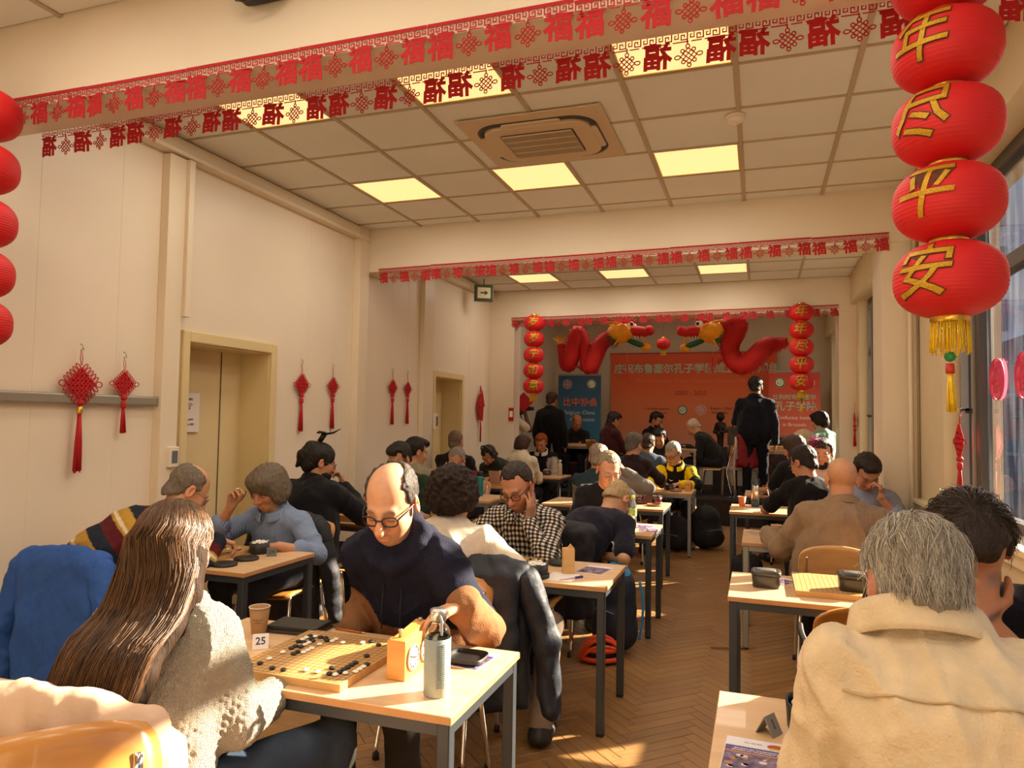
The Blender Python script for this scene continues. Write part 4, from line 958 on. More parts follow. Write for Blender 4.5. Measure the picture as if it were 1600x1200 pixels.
MB().box(-.41, .41, -.006, -.003, .1, .92).build('photo_print', mat('photo_dark', 0), t); 
mb = MB(); [mb.box(-.4+.04*k, -.385+.04*k, -.009, -.006, .925, .945) for k in range(20)]; MB().box(-.41, .41, -.006, -.003, .92, .95).build('film_strip', mat('print_dark', 0), t); mb.build('film_hole', pale, t)
# ---------------------------------------------------------------- wall fittings
t = thing('air_conditioner', 'square ceiling cassette air conditioner with dark loop slot', 'air conditioner', (-1.385, 4.62, ZC))
ac = mat('ac_cream', lin('cdb795'), .45)
MB().box(-.482, .482, -.44, .44, -.018, -.005).build('panel', ac, t, bevel=.01)
def rrect(w, h, r, n=8):
    return [(sx*(w-r)+r*math.cos(a), sy*(h-r)+r*math.sin(a)) for sx, sy, a0 in ((1, 1, 0), (-1, 1, 90), (-1, -1, 180), (1, -1, 270)) for a in [math.radians(a0+90*k/n) for k in range(n+1)]]
MB().tube([(x, y, -.019) for x, y in rrect(.385, .325, .15)], .022, 8, True, flat=.35).build('air_slot', mat('ac_slot', lin('3a352c'), .5), t)
MB().prism(rrect(.36, .30, .13), -.04, -.016).build('centre_panel', ac, t, bevel=.006)
for x, y, w, h in ((0, -.318, .2, .022), (0, .318, .2, .022), (-.375, 0, .024, .17), (.375, 0, .024, .17)): MB().prism(rrect(w, h, .02), -.036, -.022).build('louvre_flap', ac, t, (x, y, 0))
g = MB().prism(rrect(.25, .2, .02), -.046, -.038).build('intake_grille', mat('ac_dark', lin('4a4030'), .7), t)
for k in range(4): MB().box(-.24, .24, -.19+.097*k-.006, -.19+.097*k+.006, -.052, -.044).build('grille_bar', ac, g)
mb = MB()
for k in range(41): mb.box(-.238+.0119*k-.0028, -.238+.0119*k+.0028, -.19, .195, -.05, -.045)
o = mb.build('grille_slats', ac, g); o['kind'] = 'stuff'
t = thing('smoke_detector', 'round white smoke detector on the suspended ceiling', 'smoke detector', (-.135, 4.62, ZC))
MB().lathe([(.062, 0), (.062, -.012), (.055, -.016), (.052, -.03), (.04, -.042), (.012, -.046)], n=28).build('body', mat('white_plastic', lin('e4dac8'), .4), t); MB().lathe([(.0535, -.018), (.0535, -.024)], n=28, caps=False).build('vent_ring', mat('ac_dark', 0), t)
t = thing('smoke_detector', 'small dark detector on the ceiling beyond the middle garland', 'smoke detector', (-.9, 7.6, ZC)); MB().lathe([(.06, 0), (.055, -.03), (.02, -.04)], n=24).build('body', mat('ac_dark', 0), t)
t = thing('wall_rail', 'long grey metal picture rail along the near left wall', 'rail', (XL, 2.9, 1.655))
MB().box(0, .045, -5, .9, -.033, .033).build('rail', mat('rail_grey', lin('9c9486'), .35, metal=.4), t, bevel=.012); MB().box(0, .047, .9, .915, -.034, .034).build('end_cap', mat('ac_dark', 0), t)
t = thing('exit_sign', 'square emergency exit sign hanging under the far ceiling', 'sign', (-3.6, 9.2, 3.32), .5)
MB().box(-.13, .13, -.035, .035, -.13, .1).build('housing', mat('exit_green', lin('4c5a44'), .4), t, bevel=.008); MB().box(-.09, .09, -.04, -.034, -.09, .06).build('sign_face', mat('exit_face', lin('d8cca8'), .4, emit=.12), t); MB().tube([(0, 0, .1), (0, 0, .19)], .008, 6).build('stem', mat('exit_green', 0), t)
mb = MB().prism([(-.05, -.01), (.01, -.01), (.01, -.035), (.06, .0), (.01, .035), (.01, .01), (-.05, .01)], 0, .002, Matrix.Translation((0, -.042, -.015))@Matrix.Rotation(hp, 4, 'X')); mb.build('arrow', mat('exit_green', 0), t)
for y, z, w, h, lb in ((3.905, 1.28, .08, .14, 'grey card-reader box on the wall beside the first door'), (8.12, 1.53, .08, .2, 'small white intercom on the pilaster beside the second door')):
    t = thing('wall_box', lb, 'switch', (XL+.08, y, z), hp); MB().box(-w/2, w/2, -.02, .02, -h/2, h/2).build('case', mat('white_plastic', 0), t, bevel=.006); MB().box(-w*.3, w*.3, -.024, -.018, -h*.3, h*.3).build('screen', mat('screen_grey', lin('6a6a6e'), .3), t)
t = thing('wifi_notice', 'white paper notice with wifi symbol on the first door', 'notice', (XL-.255, 4.40, 1.585), hp)
MB().box(-.105, .105, -.002, .002, -.15, .15).build('sheet', mat('paper_white', lin('e6dcd4'), .7), t)
mb = MB()
for k in (1, 2, 3): mb.tube([(.014*k*math.sin(a), -.003, .03+.014*k*math.cos(a)) for a in np.linspace(-.75, .75, 9)], .0035, 5, flat=.4)
mb.lathe([(.001, -.006), (.006, 0), (.001, .006)], (0, -.003, .03), 10).build('wifi_symbol', mat('ink_black', lin('14110e'), .6), t)
for tx, z, s in (('WIFI', .1, .03), ('GUEST_ROOM', -.05, .022), ('PASS: GOBAN', -.09, .022)): print_text(t, 'WIFI' if tx == 'WIFI' else ('wifi_guest' if 'GUEST' in tx else 'code: 2025'), s, 0, z, mat('ink_black', 0), -.004)
t = thing('poster', 'dark street-scene poster on the second door', 'poster', (XL-.25, 8.49, 1.55), hp)
MB().box(-.22, .22, -.003, .003, -.3, .3).build('sheet', mat('poster_print', lin('4a4a58'), .6, var=.9, vscale=10), t)
mb = [MB() for _ in range(3)]
for k in range(60): mb[k % 3].box(*(lambda x, z, w, h: (x-w, x+w, -.005, -.003, z-h, z+h))(random.uniform(-.18, .18), random.uniform(-.27, .1), random.uniform(.006, .02), random.uniform(.01, .04)))
for q, c in zip(mb, ('9a5a3a', '2e3a5a', 'b8a890')): q.build('printed_figures', mat('poster_'+c, lin(c), .6), t)
t = thing('wall_notice', 'small red notice on the wall edge left of the stage', 'notice', (-3.5, 10.19, 1.72)); MB().box(-.05, .03, -.004, 0, -.18, .02).build('sheet', red_p, t); MB().box(-.035, .015, -.006, -.004, -.12, -.03).build('printed_block', wht, t)
t = thing('fu_diamond', 'red diamond paper sign on the wall behind the stage door', 'sign', (-3.5, 10.75, 1.84)); MB().prism([(0, -.16), (.16, 0), (0, .16), (-.16, 0)], 0, .004, Matrix.Rotation(hp, 4, 'X')).build('sheet', red_p, t)
# oval pink clings on the near pane
for i, (y, z, lb) in enumerate(((4.905, 1.855, 'pink oval paper-cut cling on the near pane, left of its pair'), (4.455, 1.85, 'pink oval paper-cut cling on the near pane, right of its pair'))):
    t = thing('window_cling', lb, 'window cling', (1.325, y, z), -hp, 'pink clings on the near pane'); pk = mat('cling_pink', lin('d83a62'), .5)
    mb = MB().tube([(.118*math.cos(a), 0, .122*math.sin(a)) for a in np.linspace(0, 6.283, 33)[:-1]], .008, 6, True, flat=.3); mb.build('rim', pk, t)
    me = text_mesh('福', .2, .001, bold=.004); link('cut_character', me, pk, t, (0, -.001, 0), (hp, 0, 0))
    disc(t, 0, 0, .115, mat('cling_film', lin('e06a86'), .4), .003, 'film')
# projector corner on the near beam face
t = thing('projector', 'black ceiling projector bracket at the top edge of the near beam', 'projector', (-2.0, 2.42, 3.37))
MB().box(-.1, .1, -.07, .07, -.03, .06).build('case', mat('black_plastic', lin('17140f'), .4), t, bevel=.015); MB().tube([(-.1, 0, -.03), (-.04, -.03, -.06), (.05, -.03, -.05), (.12, 0, -.01)], .008, 8).build('cable', mat('black_plastic', 0), t)
# ---------------------------------------------------------------- tables and chairs
beech = wood('beech_top', 'd4ad80', 'e0bd92', (1.5, 10, 10), .35, coat=.1); beech_edge = wood('beech_edge', 'c08a55', 'cc9862', (3, 3, 3), .5)
leg_dark = mat('table_steel_dark', lin('3c4044'), .4, metal=.3); leg_silver = mat('table_steel_silver', lin('8e8d8a'), .35, metal=.6); chrome = mat('chrome', (.8, .78, .75), .12, metal=1)
plastic_k = mat('black_plastic', 0); rub = mat('rubber_foot', lin('1a1816'), .8)
TABLES = {}
def table(key, x0, x1, y0, y1, label, lm=leg_dark, z0=0.):
    t = thing('table', label, 'table', ((x0+x1)/2, (y0+y1)/2, z0), 0, 'playing tables'); w, d = (x1-x0)/2, (y1-y0)/2
    o = MB().box(-w, w, -d, d, .716, .74).build('tabletop', beech, t, bevel=.002)
    MB().box(-w-.0012, w+.0012, -d-.0012, d+.0012, .7175, .7375).build('edge_band', beech_edge, t)
    MB().box(-w+.02, w-.02, -d+.008, -d+.038, .68, .716).box(-w+.02, w-.02, d-.038, d-.008, .68, .716).box(-w+.008, -w+.038, -d+.02, d-.02, .68, .716).box(w-.038, w-.008, -d+.02, d-.02, .68, .716).build('frame', lm, t)
    for sx in (-1, 1):
        for sy in (-1, 1):
            l = MB().box(-.02, .02, -.02, .02, .012, .716).build('leg', lm, t, (sx*(w-.026), sy*(d-.026), 0), bevel=.004); MB().box(-.018, .018, -.018, .018, 0, .014).build('foot_cap', rub, l)
    TABLES[key] = (x0, x1, y0, y1, z0); return t
table('A', -2.0, -.815, 1.89, 2.5, 'table at the front left carrying the sunlit board and sign 25')
table('B', -3.79, -2.57, 3.17, 3.81, 'table against the left wall by the first door')
table('C', -1.93, -.725, 3.6, 4.2, 'table of the checked-shirt player with an upright wooden clock')
table('D', -1.93, -.735, 5.32, 5.94, 'table with the clear water bottle and black phone')
table('E', -2.05, -.85, 6.93, 7.56, 'table with two glossy brown bowls behind the water bottle')
table('F', -1.95, -.735, 8.62, 9.26, 'silver-legged table of the yellow-jacketed player', leg_silver)
table('G', -3.79, -2.78, 4.92, 5.54, 'table by the left wall beside the player in black', leg_silver)
table('H', -3.79, -2.58, 6.82, 7.45, 'table with the tall teal bottle near the second door', leg_silver)
table('I', -3.79, -2.76, 8.3, 8.92, 'table of the player in headphones against the wall')
table('J', -3.45, -2.68, 9.98, 10.62, 'small table of the red-haired player before the stage')
table('R0', -.115, 1.08, 1.74, 2.38, 'table at the front right with a grey tent sign and leaflet')
table('R1', -.14, 1.06, 3.66, 4.27, 'unoccupied table at right with two lidded grey bowls in the sun')
table('R2', -.11, 1.09, 5.33, 5.99, 'silver-legged table at right with a tan paper cup', leg_silver)
table('R3', -.26, .94, 7.1, 7.76, 'table at right with a steel flask and orange cup')
table('R4', -.15, 1.0, 8.75, 9.4, 'table at right with a glossy brown bowl beyond the flask')
table('K', -3.3, -2.5, 12.05, 12.55, 'table on the stage in front of the blue banner', leg_silver, .4)
table('L', -2.0, -.93, 11.75, 12.35, 'table on the stage in front of the orange backdrop', leg_silver, .4)
table('M', .05, .95, 12.2, 12.8, 'table on the stage in front of the salmon banner', leg_silver, .4)
ply = wood('chair_ply', 'b5782f', 'c98b42', (1.2, 12, 12), .35, coat=.2); grey_pl = mat('chair_grey', lin('6a6862'), .5)
def chair_proto(kind):
    """origin on the floor under the seat centre; sitter faces +y"""
    t = thing('stacking_chair', 'x', 'chair'); sm = wood('chair_ply_sunlit', 'd2a268', 'deb47c', (1.2, 12, 12), .35, coat=.2) if kind == 'pale' else ply; lm = plastic_k if kind == 'black' else chrome  # 'pale' kind: lighter copy of the ply, sunlight put into its colour
    def seat(u, v):
        x = (u-.5)*.42*(1-.12*(v < .15)*(1-v/.15)); y = (v-.5)*.42; return (x, y, .445-.018*math.cos((u-.5)*2.6)-.02*max(0, v-.8)/.2+.012*(v < .3))
    solid(MB().grid(seat, 10, 10).build('seat', sm, t), .012)
    def back(u, v):
        a = (u-.5); h = .60+.25*v; w = .42*(1-.14*abs(2*v-1)**4); return (a*w, -.205-.10*v+.05*math.cos(a*2.6)-.05+.0, h-(.012*(abs(2*a)**4)+.022*(2*a)**2)*(1 if v > .5 else -1)*abs(2*v-1))
    solid(MB().grid(back, 12, 10).build('backrest', sm, t), .011)
    r = .0115
    for s in (-1, 1):
        if kind == 'black':
            MB().tube(spline([(s*.19, .18, 0), (s*.2, .14, .3), (s*.19, .05, .425), (s*.19, -.15, .425)], 5), .016, 8).build('leg', lm, t)
            MB().tube(spline([(s*.19, -.3, 0), (s*.19, -.22, .35), (s*.17, -.24, .62), (s*.16, -.3, .80)], 5), .018, 8, flat=.6).build('leg', lm, t)
            MB().tube(spline([(s*.19, -.24, .6), (s*.24, -.12, .66), (s*.24, .06, .66), (s*.21, .12, .5), (s*.19, .12, .42)], 5), .014, 8).build('armrest', lm, t)
        else:
            MB().tube(spline([(s*.21, .21, 0), (s*.2, .17, .36), (s*.19, .13, .418), (s*.19, -.1, .418)], 5), r, 8).build('leg', lm, t)
            MB().tube(spline([(s*.22, -.27, 0), (s*.2, -.19, .36), (s*.19, -.2, .46), (s*.17, -.24, .62), (s*.165, -.3, .78)], 5), r, 8).build('leg', lm, t)
        for y in (.205 if kind != 'black' else .18, -.27 if kind != 'black' else -.3): MB().lathe([(.016, 0), (.014, .03)], (s*(.21 if kind != 'black' else .19), y, 0), 10).build('foot_cap', rub, t)
    MB().tube([(-.19, .12, .415), (.19, .12, .415)], r*.9, 8).tube([(-.19, -.14, .415), (.19, -.14, .415)], r*.9, 8).build('under_rail', lm, t)
    return t
PROTO = {}
def chair(label, x, y, face=0., kind='wood', z=0.):
    if kind not in PROTO:
        c = PROTO[kind] = chair_proto(kind); c.location = (x, y, z); c.rotation_euler = (0, 0, math.radians(face)); c['label'] = label
    else: c = dup(PROTO[kind], (x, y, z), math.radians(face), label); c.scale = (1, 1, 1)
    c['group'] = 'chairs at the playing tables'; return c
chair('wooden chair whose curved back fills the bottom left corner', -1.09, .87, -130).scale.z = 1.125
chair('wooden chair with black frame tucked at the unoccupied right table', .42, 3.5, 0, 'black')
def draped(name, label, cx, cy, face, m, w=.5, ztop=.87, zb=.2, arms=True, hood=False, lean=.0, seed=1, drop=(0, 0)):
    """jacket hung over a chair back: front and rear falls, sleeves hanging at the sides"""
    t = thing(name, label, 'jacket', (cx, cy, 0), math.radians(face)); k = SDF()
    X, Y, Z = A3(1, 0, 0), A3(0, 1, 0), A3(0, 0, 1); yb = -.318
    k.cap((-w*.36, yb, ztop), (w*.36, yb, ztop), .05, None, .04); 
    for a in np.linspace(-1, 1, 11): k.cap((a*w*.36, yb-.03, ztop-.02), (a*w*.40, yb-.05-.012*math.cos(a*9), zb+.05*abs(a)+drop[0]*a), .042, .03, .05)
    for a in np.linspace(-1, 1, 9): k.cap((a*w*.33, yb+.05, ztop-.03), (a*w*.36, yb+.09, .5), .035, .03, .05)
    if hood: k.ell((0, yb-.07, ztop-.08), (.14, .07, .12), None, .04)
    k.cap((-w*.2, yb-.01, ztop+.03), (w*.2, yb-.01, ztop+.03), .03, None, .04)
    V, F = k.mesh(.013, .013); N = vnormals(V, F); V = V+N*((wob(V, 24, seed)+.5*wob(V, 55, seed+1))*.009)[:, None]
    link('jacket_body', mesh_np('jacket_body', V, F, True), m, t)
    if arms:
        for s in (-1, 1):
            k = SDF(); k.cap((s*w*.42, yb-.01, ztop-.05), (s*(w*.58), yb-.03, ztop-.32), .07, .062, .03); k.cap((s*(w*.58), yb-.03, ztop-.32), (s*(w*.60+.02), yb-.0, ztop-.62), .062, .05, .03)
            V, F = k.mesh(.013, .013); N = vnormals(V, F); V = V+N*((wob(V, 30, seed+3)+.5*wob(V, 70, seed+1))*.008)[:, None]
            sl = link('sleeve', mesh_np('sleeve', V, F, True), m, t)
    return t
# ---------------------------------------------------------------- things on the tables
slate = mat('black_go_stone', lin('15140f'), .5); shell = mat('white_go_stone', lin('e9e4d6'), .3)
bs_me = MB().lathe([(.0005, 0), (.006, .0008), (.0098, .0035), (.0106, .005), (.0098, .0065), (.006, .0092), (.0005, .01)], n=14, caps=False).mesh('go_stone'); ws_me = bs_me.copy(); bs_me.materials.append(slate); ws_me.materials.append(shell)
board_m = wood('board_wood', 'b98d52', 'c79c60', (1, 16, 3), .5); line_m = mat('board_ink', lin('3a2a18'), .6)
def go_board(label, cx, cy, rz=0., w=.415, d=.452, th=.025, z=.74):
    t = thing('go_board', label, 'board', (cx, cy, z), rz, 'go boards'); BC['last'] = (cx, cy)
    MB().box(-w/2, w/2, -d/2, d/2, 0, th).build('board', board_m, t, bevel=.002)
    mb = MB(); e = .0007; a, b = w/2-.011, d/2-.012
    for k in range(19):
        x = -a+2*a*k/18; y = -b+2*b*k/18; mb.box(x-e, x+e, -b, b, th, th+.0003); mb.box(-a, a, y-e, y+e, th, th+.0003)
    for i in (3, 9, 15):
        for j in (3, 9, 15): mb.lathe([(.002, th), (.002, th+.0004)], (-a+2*a*i/18, -b+2*b*j/18, 0), 8)
    o = mb.build('grid_lines', line_m, t); o['kind'] = 'stuff'
    return t
ORD = lambda n: '%d%s' % (n, 'th' if 10 < n % 100 < 20 else {1: 'st', 2: 'nd', 3: 'rd'}.get(n % 10, 'th'))
BC = {}
def stones(pts, cx, cy, z, m, label, grp, rz=0.):
    bx, by = BC['last']
    for x, y in pts:
        i, j = round((x-bx+.1965)/(.393/18))+1, round((y-by+.214)/(.428/18))+1
        o = link('go_stone', m, None, None, (x, y, z), (0, 0, random.uniform(0, 6))); tag(o, '%s, %s line from left, %s from near edge' % (' '.join(label.replace(' go stone', ' stone').split()[:8]), ORD(i), ORD(j)), 'go stone', grp)
def snap(p, cx, cy, w=.415, d=.452):
    a, b = w-.022, d-.024; return (cx-a/2+round((p[0]-cx+a/2)/(a/18))*a/18, cy-b/2+round((p[1]-cy+b/2)/(b/18))*b/18)
go_board('sunlit go board at the front left beside sign 25', -1.407, 2.157)
BP = [(-1.57, 2.3), (-1.54, 2.28), (-1.51, 2.26), (-1.52, 2.3), (-1.5, 2.31), (-1.48, 2.28), (-1.55, 2.24), (-1.53, 2.22), (-1.53, 2.19), (-1.51, 2.18), (-1.54, 2.16), (-1.5, 2.13), (-1.5, 2.11), (-1.32, 2.32), (-1.27, 2.29), (-1.25, 2.19), (-1.29, 2.05), (-1.27, 2.0), (-1.27, 1.98), (-1.25, 2.09), (-1.25, 2.11), (-1.22, 2.11), (-1.25, 2.06), (-1.25, 2.04), (-1.54, 1.99), (-1.48, 1.97), (-1.42, 1.97), (-1.57, 1.96), (-1.25, 2.02)]
WP = [(-1.57, 2.27), (-1.54, 2.31), (-1.57, 2.25), (-1.55, 2.26), (-1.46, 2.3), (-1.46, 2.27), (-1.52, 2.24), (-1.51, 2.21), (-1.48, 2.23), (-1.48, 2.19), (-1.48, 2.16), (-1.48, 2.13), (-1.4, 2.28), (-1.35, 2.31), (-1.54, 2.1), (-1.54, 2.05), (-1.25, 1.98), (-1.23, 2.01), (-1.22, 2.04), (-1.22, 2.06), (-1.22, 2.08), (-1.31, 1.98), (-1.37, 1.98)]
used = set()
for P, me, lb in ((BP, bs_me, 'black go stone on the sunlit board beside sign 25'), (WP, ws_me, 'white go stone on the sunlit board beside sign 25')):
    Q = []
    for p in P:
        q = snap(p, -1.407, 2.157); k = (round(q[0], 3), round(q[1], 3))
        if k not in used: used.add(k); Q.append(q)
    stones(Q, 0, 0, .765, me, lb, lb.split(' on')[0]+'s on the sunlit board')
bowl_m = mat('bowl_black', lin('1c1a17'), .45); bowl_g = mat('bowl_grey', lin('34332f'), .3); brown_g = mat('bowl_brown', lin('4a1c10'), .15, coat=.5)
def stone_bowl(label, x, y, m=bowl_m, r=.062, h=.062, white=True, lid=False, z=.74, sq=0., tray=False, rz=0.):
    t = thing('stone_bowl', label, 'bowl', (x, y, z), rz, 'stone bowls'); zz = 0
    if tray: MB().lathe([(r*1.12, 0), (r*1.14, .012), (r*1.12, .024), (r*.98, .024), (r*.98, .01)], n=30).build('lid_under', m, t); zz = .012
    if sq:
        pr = [(r*.92, 0), (r*.96, .006), (r, h*.8), (r, h), (r*.93, h), (r*.9, h*.75), (r*.85, .01)]
        MB().lathe(pr, (0, 0, zz), 36, 1.12, .95, sq=sq).build('bowl', m, t)
        if lid: MB().lathe([(r*1.05, h-.004), (r*1.06, h+.01), (r*1.0, h+.017), (r*.8, h+.018)], (0, 0, zz), 36, 1.12, .95, sq=sq).build('lid', m, t); MB().lathe([(r*.7, h+.018), (r*.68, h+.021)], (0, 0, zz), 30, 1.12, .95, sq=sq).build('lid_relief', mat('bowl_relief', lin('5a5852'), .3), t)
    else: MB().lathe([(r*.9, 0), (r, .01), (r*1.01, h), (r*.93, h), (r*.9, h*.7), (r*.8, .012)], (0, 0, zz), 30).build('bowl', m, t)
    if not lid:
        mb = MB(); rr = random.Random(int(x*100)); mb2 = bs_me if not white else ws_me
        V = [v.co.copy() for v in mb2.vertices]; F = [tuple(p.vertices) for p in mb2.polygons]
        for k in range(46):
            a = rr.uniform(0, 6.28); q = r*.8*math.sqrt(rr.random()); M = Matrix.Translation((q*math.cos(a), q*math.sin(a), zz+h*.82+rr.uniform(0, .012)))@Matrix.Rotation(rr.uniform(-.6, .6), 4, 'X')@Matrix.Rotation(rr.uniform(-.6, .6), 4, 'Y'); mb.add([M@v for v in V], F, True)
        o = mb.build('stones', shell if white else slate, t); o['kind'] = 'stuff'
    return t
def bowl_lid(label, x, y, r=.066, z=.74, sq=0., m=bowl_m, dish=True, rz=0.):
    t = thing('bowl_lid', label, 'lid', (x, y, z), rz, 'bowl lids')
    MB().lathe([(r*.9, 0), (r, .006), (r*1.02, .02), (r*.96, .02), (r*.93, .009), (r*.5, .007)] if dish else [(r*.98, 0), (r, .004), (r, .013), (r*.9, .017)], n=36, sx=1.08 if sq else 1, sq=sq).build('dish', m, t); return t
clock_w = wood('clock_wood', 'c98a45', 'd99c55', (2, 2, 14), .4); dial_m = mat('dial_white', lin('e6e2d8'), .4)
def game_clock(label, x, y, rz=0., w=.21, d=.066, h=.125, z=.74, dials=True, m=None):
    t = thing('game_clock', label, 'clock', (x, y, z), rz, 'wooden game clocks')       # dial face at local -y
    MB().box(-w/2, w/2, -d/2, d/2, 0, h).build('case', m or clock_w, t, bevel=.003)
    MB().prism([(-w/2, h), (w/2, h), (w/2-.02, h+.022), (-w/2+.03, h+.004)], -d*.3, d*.3, Matrix.Rotation(hp, 4, 'X')).build('rocker_bar', m or clock_w, t)
    if dials:
        for s in (-1, 1):
            q = MB().lathe([(.040, 0), (.042, .006), (.036, .008), (.036, .004)], n=32, M=Matrix.Translation((s*w*.235, -d/2, h*.5))@Matrix.Rotation(hp, 4, 'X')).build('dial_ring', mat('dial_ring', lin('b8b4aa'), .3, metal=.5), t)
            MB().lathe([(.036, 0), (.036, .0045)], n=32, M=Matrix.Translation((s*w*.235, -d/2, h*.5))@Matrix.Rotation(hp, 4, 'X')).build('dial', dial_m, t)
            mb = MB()
            for k in range(12):
                a = k*math.pi/6; mb.box(-.0012, .0012, -.0008, .0008, .027, .033, Matrix.Translation((s*w*.235, -d/2-.0055, h*.5))@Matrix.Rotation(a, 4, 'Y'))
            mb.build('hour_mark', mat('ink_black', 0), t)
            for a, l in ((1.2, .03), (-1.7, .02)): MB().box(-.0014, .0014, -.001, .001, -.004, l, Matrix.Translation((s*w*.235, -d/2-.007, h*.5))@Matrix.Rotation(a*s, 4, 'Y')).build('clock_hand', mat('ink_black', 0), t)
            MB().lathe([(.005, 0), (.005, .018), (.007, .02), (.007, .026)], (s*w*.36, 0, h+.004), 12).build('button', mat('brushed_steel', 0), t)
    return t
def cup(label, x, y, c, z=.74, h=.095, print_=False):
    t = thing('paper_cup', label, 'cup', (x, y, z), .6, 'paper cups'); m = mat('cup_'+c, lin(c), .6)
    MB().lathe([(.028, 0), (.028, .004), (.039, h), (.036, h), (.027, .01)], n=28).build('body', m, t); MB().tube([(.0385*math.cos(a), .0385*math.sin(a), h) for a in np.linspace(0, 6.283, 29)[:-1]], .0022, 6, True).build('rim', mat('cup_rim', lin('d8c8a8'), .5), t)
    if print_:
        for k, (tx, zz) in enumerate((('so good', .058), ('coffee', .046))):
            me = text_mesh(tx, .011, 0)
            for v in me.vertices: a = v.co.x/.034-.9; v.co = (.0355*math.cos(a-.8)+(v.co.y+zz-.05)*.1*math.cos(a-.8), .0355*math.sin(a-.8)+(v.co.y+zz-.05)*.1*math.sin(a-.8), v.co.y+zz)
            link('print', me, mat('cup_print', lin('6a4428'), .6), t)
    return t
def tent_sign(label, x, y, rz, num, w=.055, h=.05, z=.74, c='e8e4dc', tc='2a3a5a'):
    t = thing('table_sign', label, 'sign', (x, y, z), rz, 'table number signs'); a = math.radians(28); m = mat('sign_'+c, lin(c), .5)
    M = Matrix.Translation((0, 0, h*.96))@Matrix.Rotation(-a, 4, 'X'); MB().box(-w/2, w/2, -.0012, .0012, -h*1.08, 0, M).build('front_leaf', m, t)
    M2 = Matrix.Translation((0, 0, h*.96))@Matrix.Rotation(a, 4, 'X'); MB().box(-w/2, w/2, -.0012, .0012, -h*1.08, 0, M2).build('rear_leaf', m, t)
    me = text_mesh(num, h*.72, .0004, bold=.0006)
    for v in me.vertices: v.co = M@Vector((v.co.x, -.0016+v.co.z*-1, v.co.y-h*.52))
    link('number', me, mat('sign_ink_'+tc, lin(tc), .5), t); return t
def leaflet(label, x, y, rz, w=.148, d=.21, z=.74, c=('e6e2e6', '4a3a86', 'c87a2c'), text=False):
    t = thing('leaflet', label, 'leaflet', (x, y, z), rz, 'tournament leaflets'); MB().box(-w/2, w/2, -d/2, d/2, 0, .0015).build('sheet', mat('leaf_'+c[0], lin(c[0]), .35), t)
    MB().box(-w*.49, w*.49, d*.12, d*.26, .0015, .0021).build('printed_band', mat('leaf_'+c[1], lin(c[1]), .35), t); MB().box(-w*.49, w*.49, d*.09, d*.12, .0015, .0021).build('printed_line', mat('leaf_'+c[2], lin(c[2]), .35), t)
    MB().box(-w*.49, w*.49, -d*.49, d*.09, .0015, .002).build('photo_print', mat('leaf_photo', lin('6a5a74'), .4, var=.9, vscale=38), t)
    rr = random.Random(int(abs(x)*1000)); mbs = [MB(), MB(), MB()]
    for k in range(33):
        px, py, s = rr.uniform(-w*.42, w*.42), rr.uniform(-d*.42, d*.04), rr.uniform(.004, .012); mbs[k % 3].prism([(px+s*math.cos(a), py+s*.8*math.sin(a)) for a in np.linspace(0, 6.28, 9)[:-1]], .002, .0023)
    for q, cc in zip(mbs, ('d8ccc8', '4a2f8a', 'b07a4a')): q.build('printed_figures', mat('leaf_fig_'+cc, lin(cc), .4), t)
    if text:
        MB().prism([(.044+.022*math.cos(a), .083+.014*math.sin(a)) for a in np.linspace(0, 6.28, 19)[:-1]], .0015, .0023).build('emblem', mat('leaf_emblem', lin('a8482a'), .4), t); MB().box(.028, .06, .066, .073, .0023, .0027).build('emblem_banner', mat('leaf_gold', lin('d8b83a'), .4), t)
        for tx, yy, s in (('JEU DE GO', .085, .009), ('BELGIAN GO CHAMPIONSHIP', .0445, .0085), ('BRUSSELS GO TOURNAMENT 2025', .034, .008)): link('lettering', text_mesh(tx, s, .0001, bold=.0002), wht if yy < .06 else mat('print_grey', lin('a8a4a8'), .5), t, (0 if yy < .06 else -.012, yy, .0024))
    return t
def bottle(name, label, x, y, prof, m, z=.74, cap=None, capm=None, extra=None, cat='bottle'):
    t = thing(name, label, cat, (x, y, z)); MB().lathe(prof, n=32).build('body', m, t)
    if cap: MB().lathe(cap, n=28).build('cap', capm, t)
    return t
# table A
cup('brown paper cup with printed lettering at the front left table', -1.818, 2.34, 'a47a4c', h=.1, print_=True)
tent_sign('white tent sign with the number 25 beside the sunlit board', -1.70, 2.20, math.radians(36), '25')
t = thing('stone_case', 'flat dark grey folding case behind the sunlit board', 'case', (-1.70, 2.43, .74), math.radians(5)); MB().box(-.11, .11, -.07, .07, 0, .014).build('base', bowl_g, t, bevel=.003); MB().box(-.105, .105, -.066, .066, .014, .028).build('lid', mat('bowl_black', 0), t, bevel=.003)
t = thing('pencil', 'orange pencil lying behind the sunlit board', 'pencil', (-1.50, 2.48, .745), math.radians(-4)); MB().tube([(-.07, 0, 0), (.055, 0, 0)], .0042, 6).build('shaft', mat('pencil_orange', lin('b8641c'), .4), t); MB().tube([(.055, 0, 0), (.075, 0, 0)], [.0042, .0008], 6).build('tip', beech, t)
game_clock('wooden two-dial game clock being pressed at the front left table', -1.094, 2.185, hp, .2, .066, .125)
gl2 = mat('bottle_sleeve', lin('8f9a98'), .45, var=.03, vscale=60); gcl = mat('clear_glass', (.9, .95, .94), .05, trans=1., spec=.5)
t = thing('glass_bottle', 'tall glass bottle in grey sleeve with steel cap', 'bottle', (-.924, 2.03, .74), -.9)
MB().lathe([(.036, .004), (.039, .012), (.039, .185), (.034, .2), (.022, .215), (.022, .225), (.019, .225), (.019, .214), (.031, .198), (.036, .184), (.036, .014)], n=36).build('glass', gcl, t)
MB().lathe([(.037, 0), (.0405, .006), (.041, .17), (.0395, .172)], n=36, caps=False).build('sleeve', gl2, t)
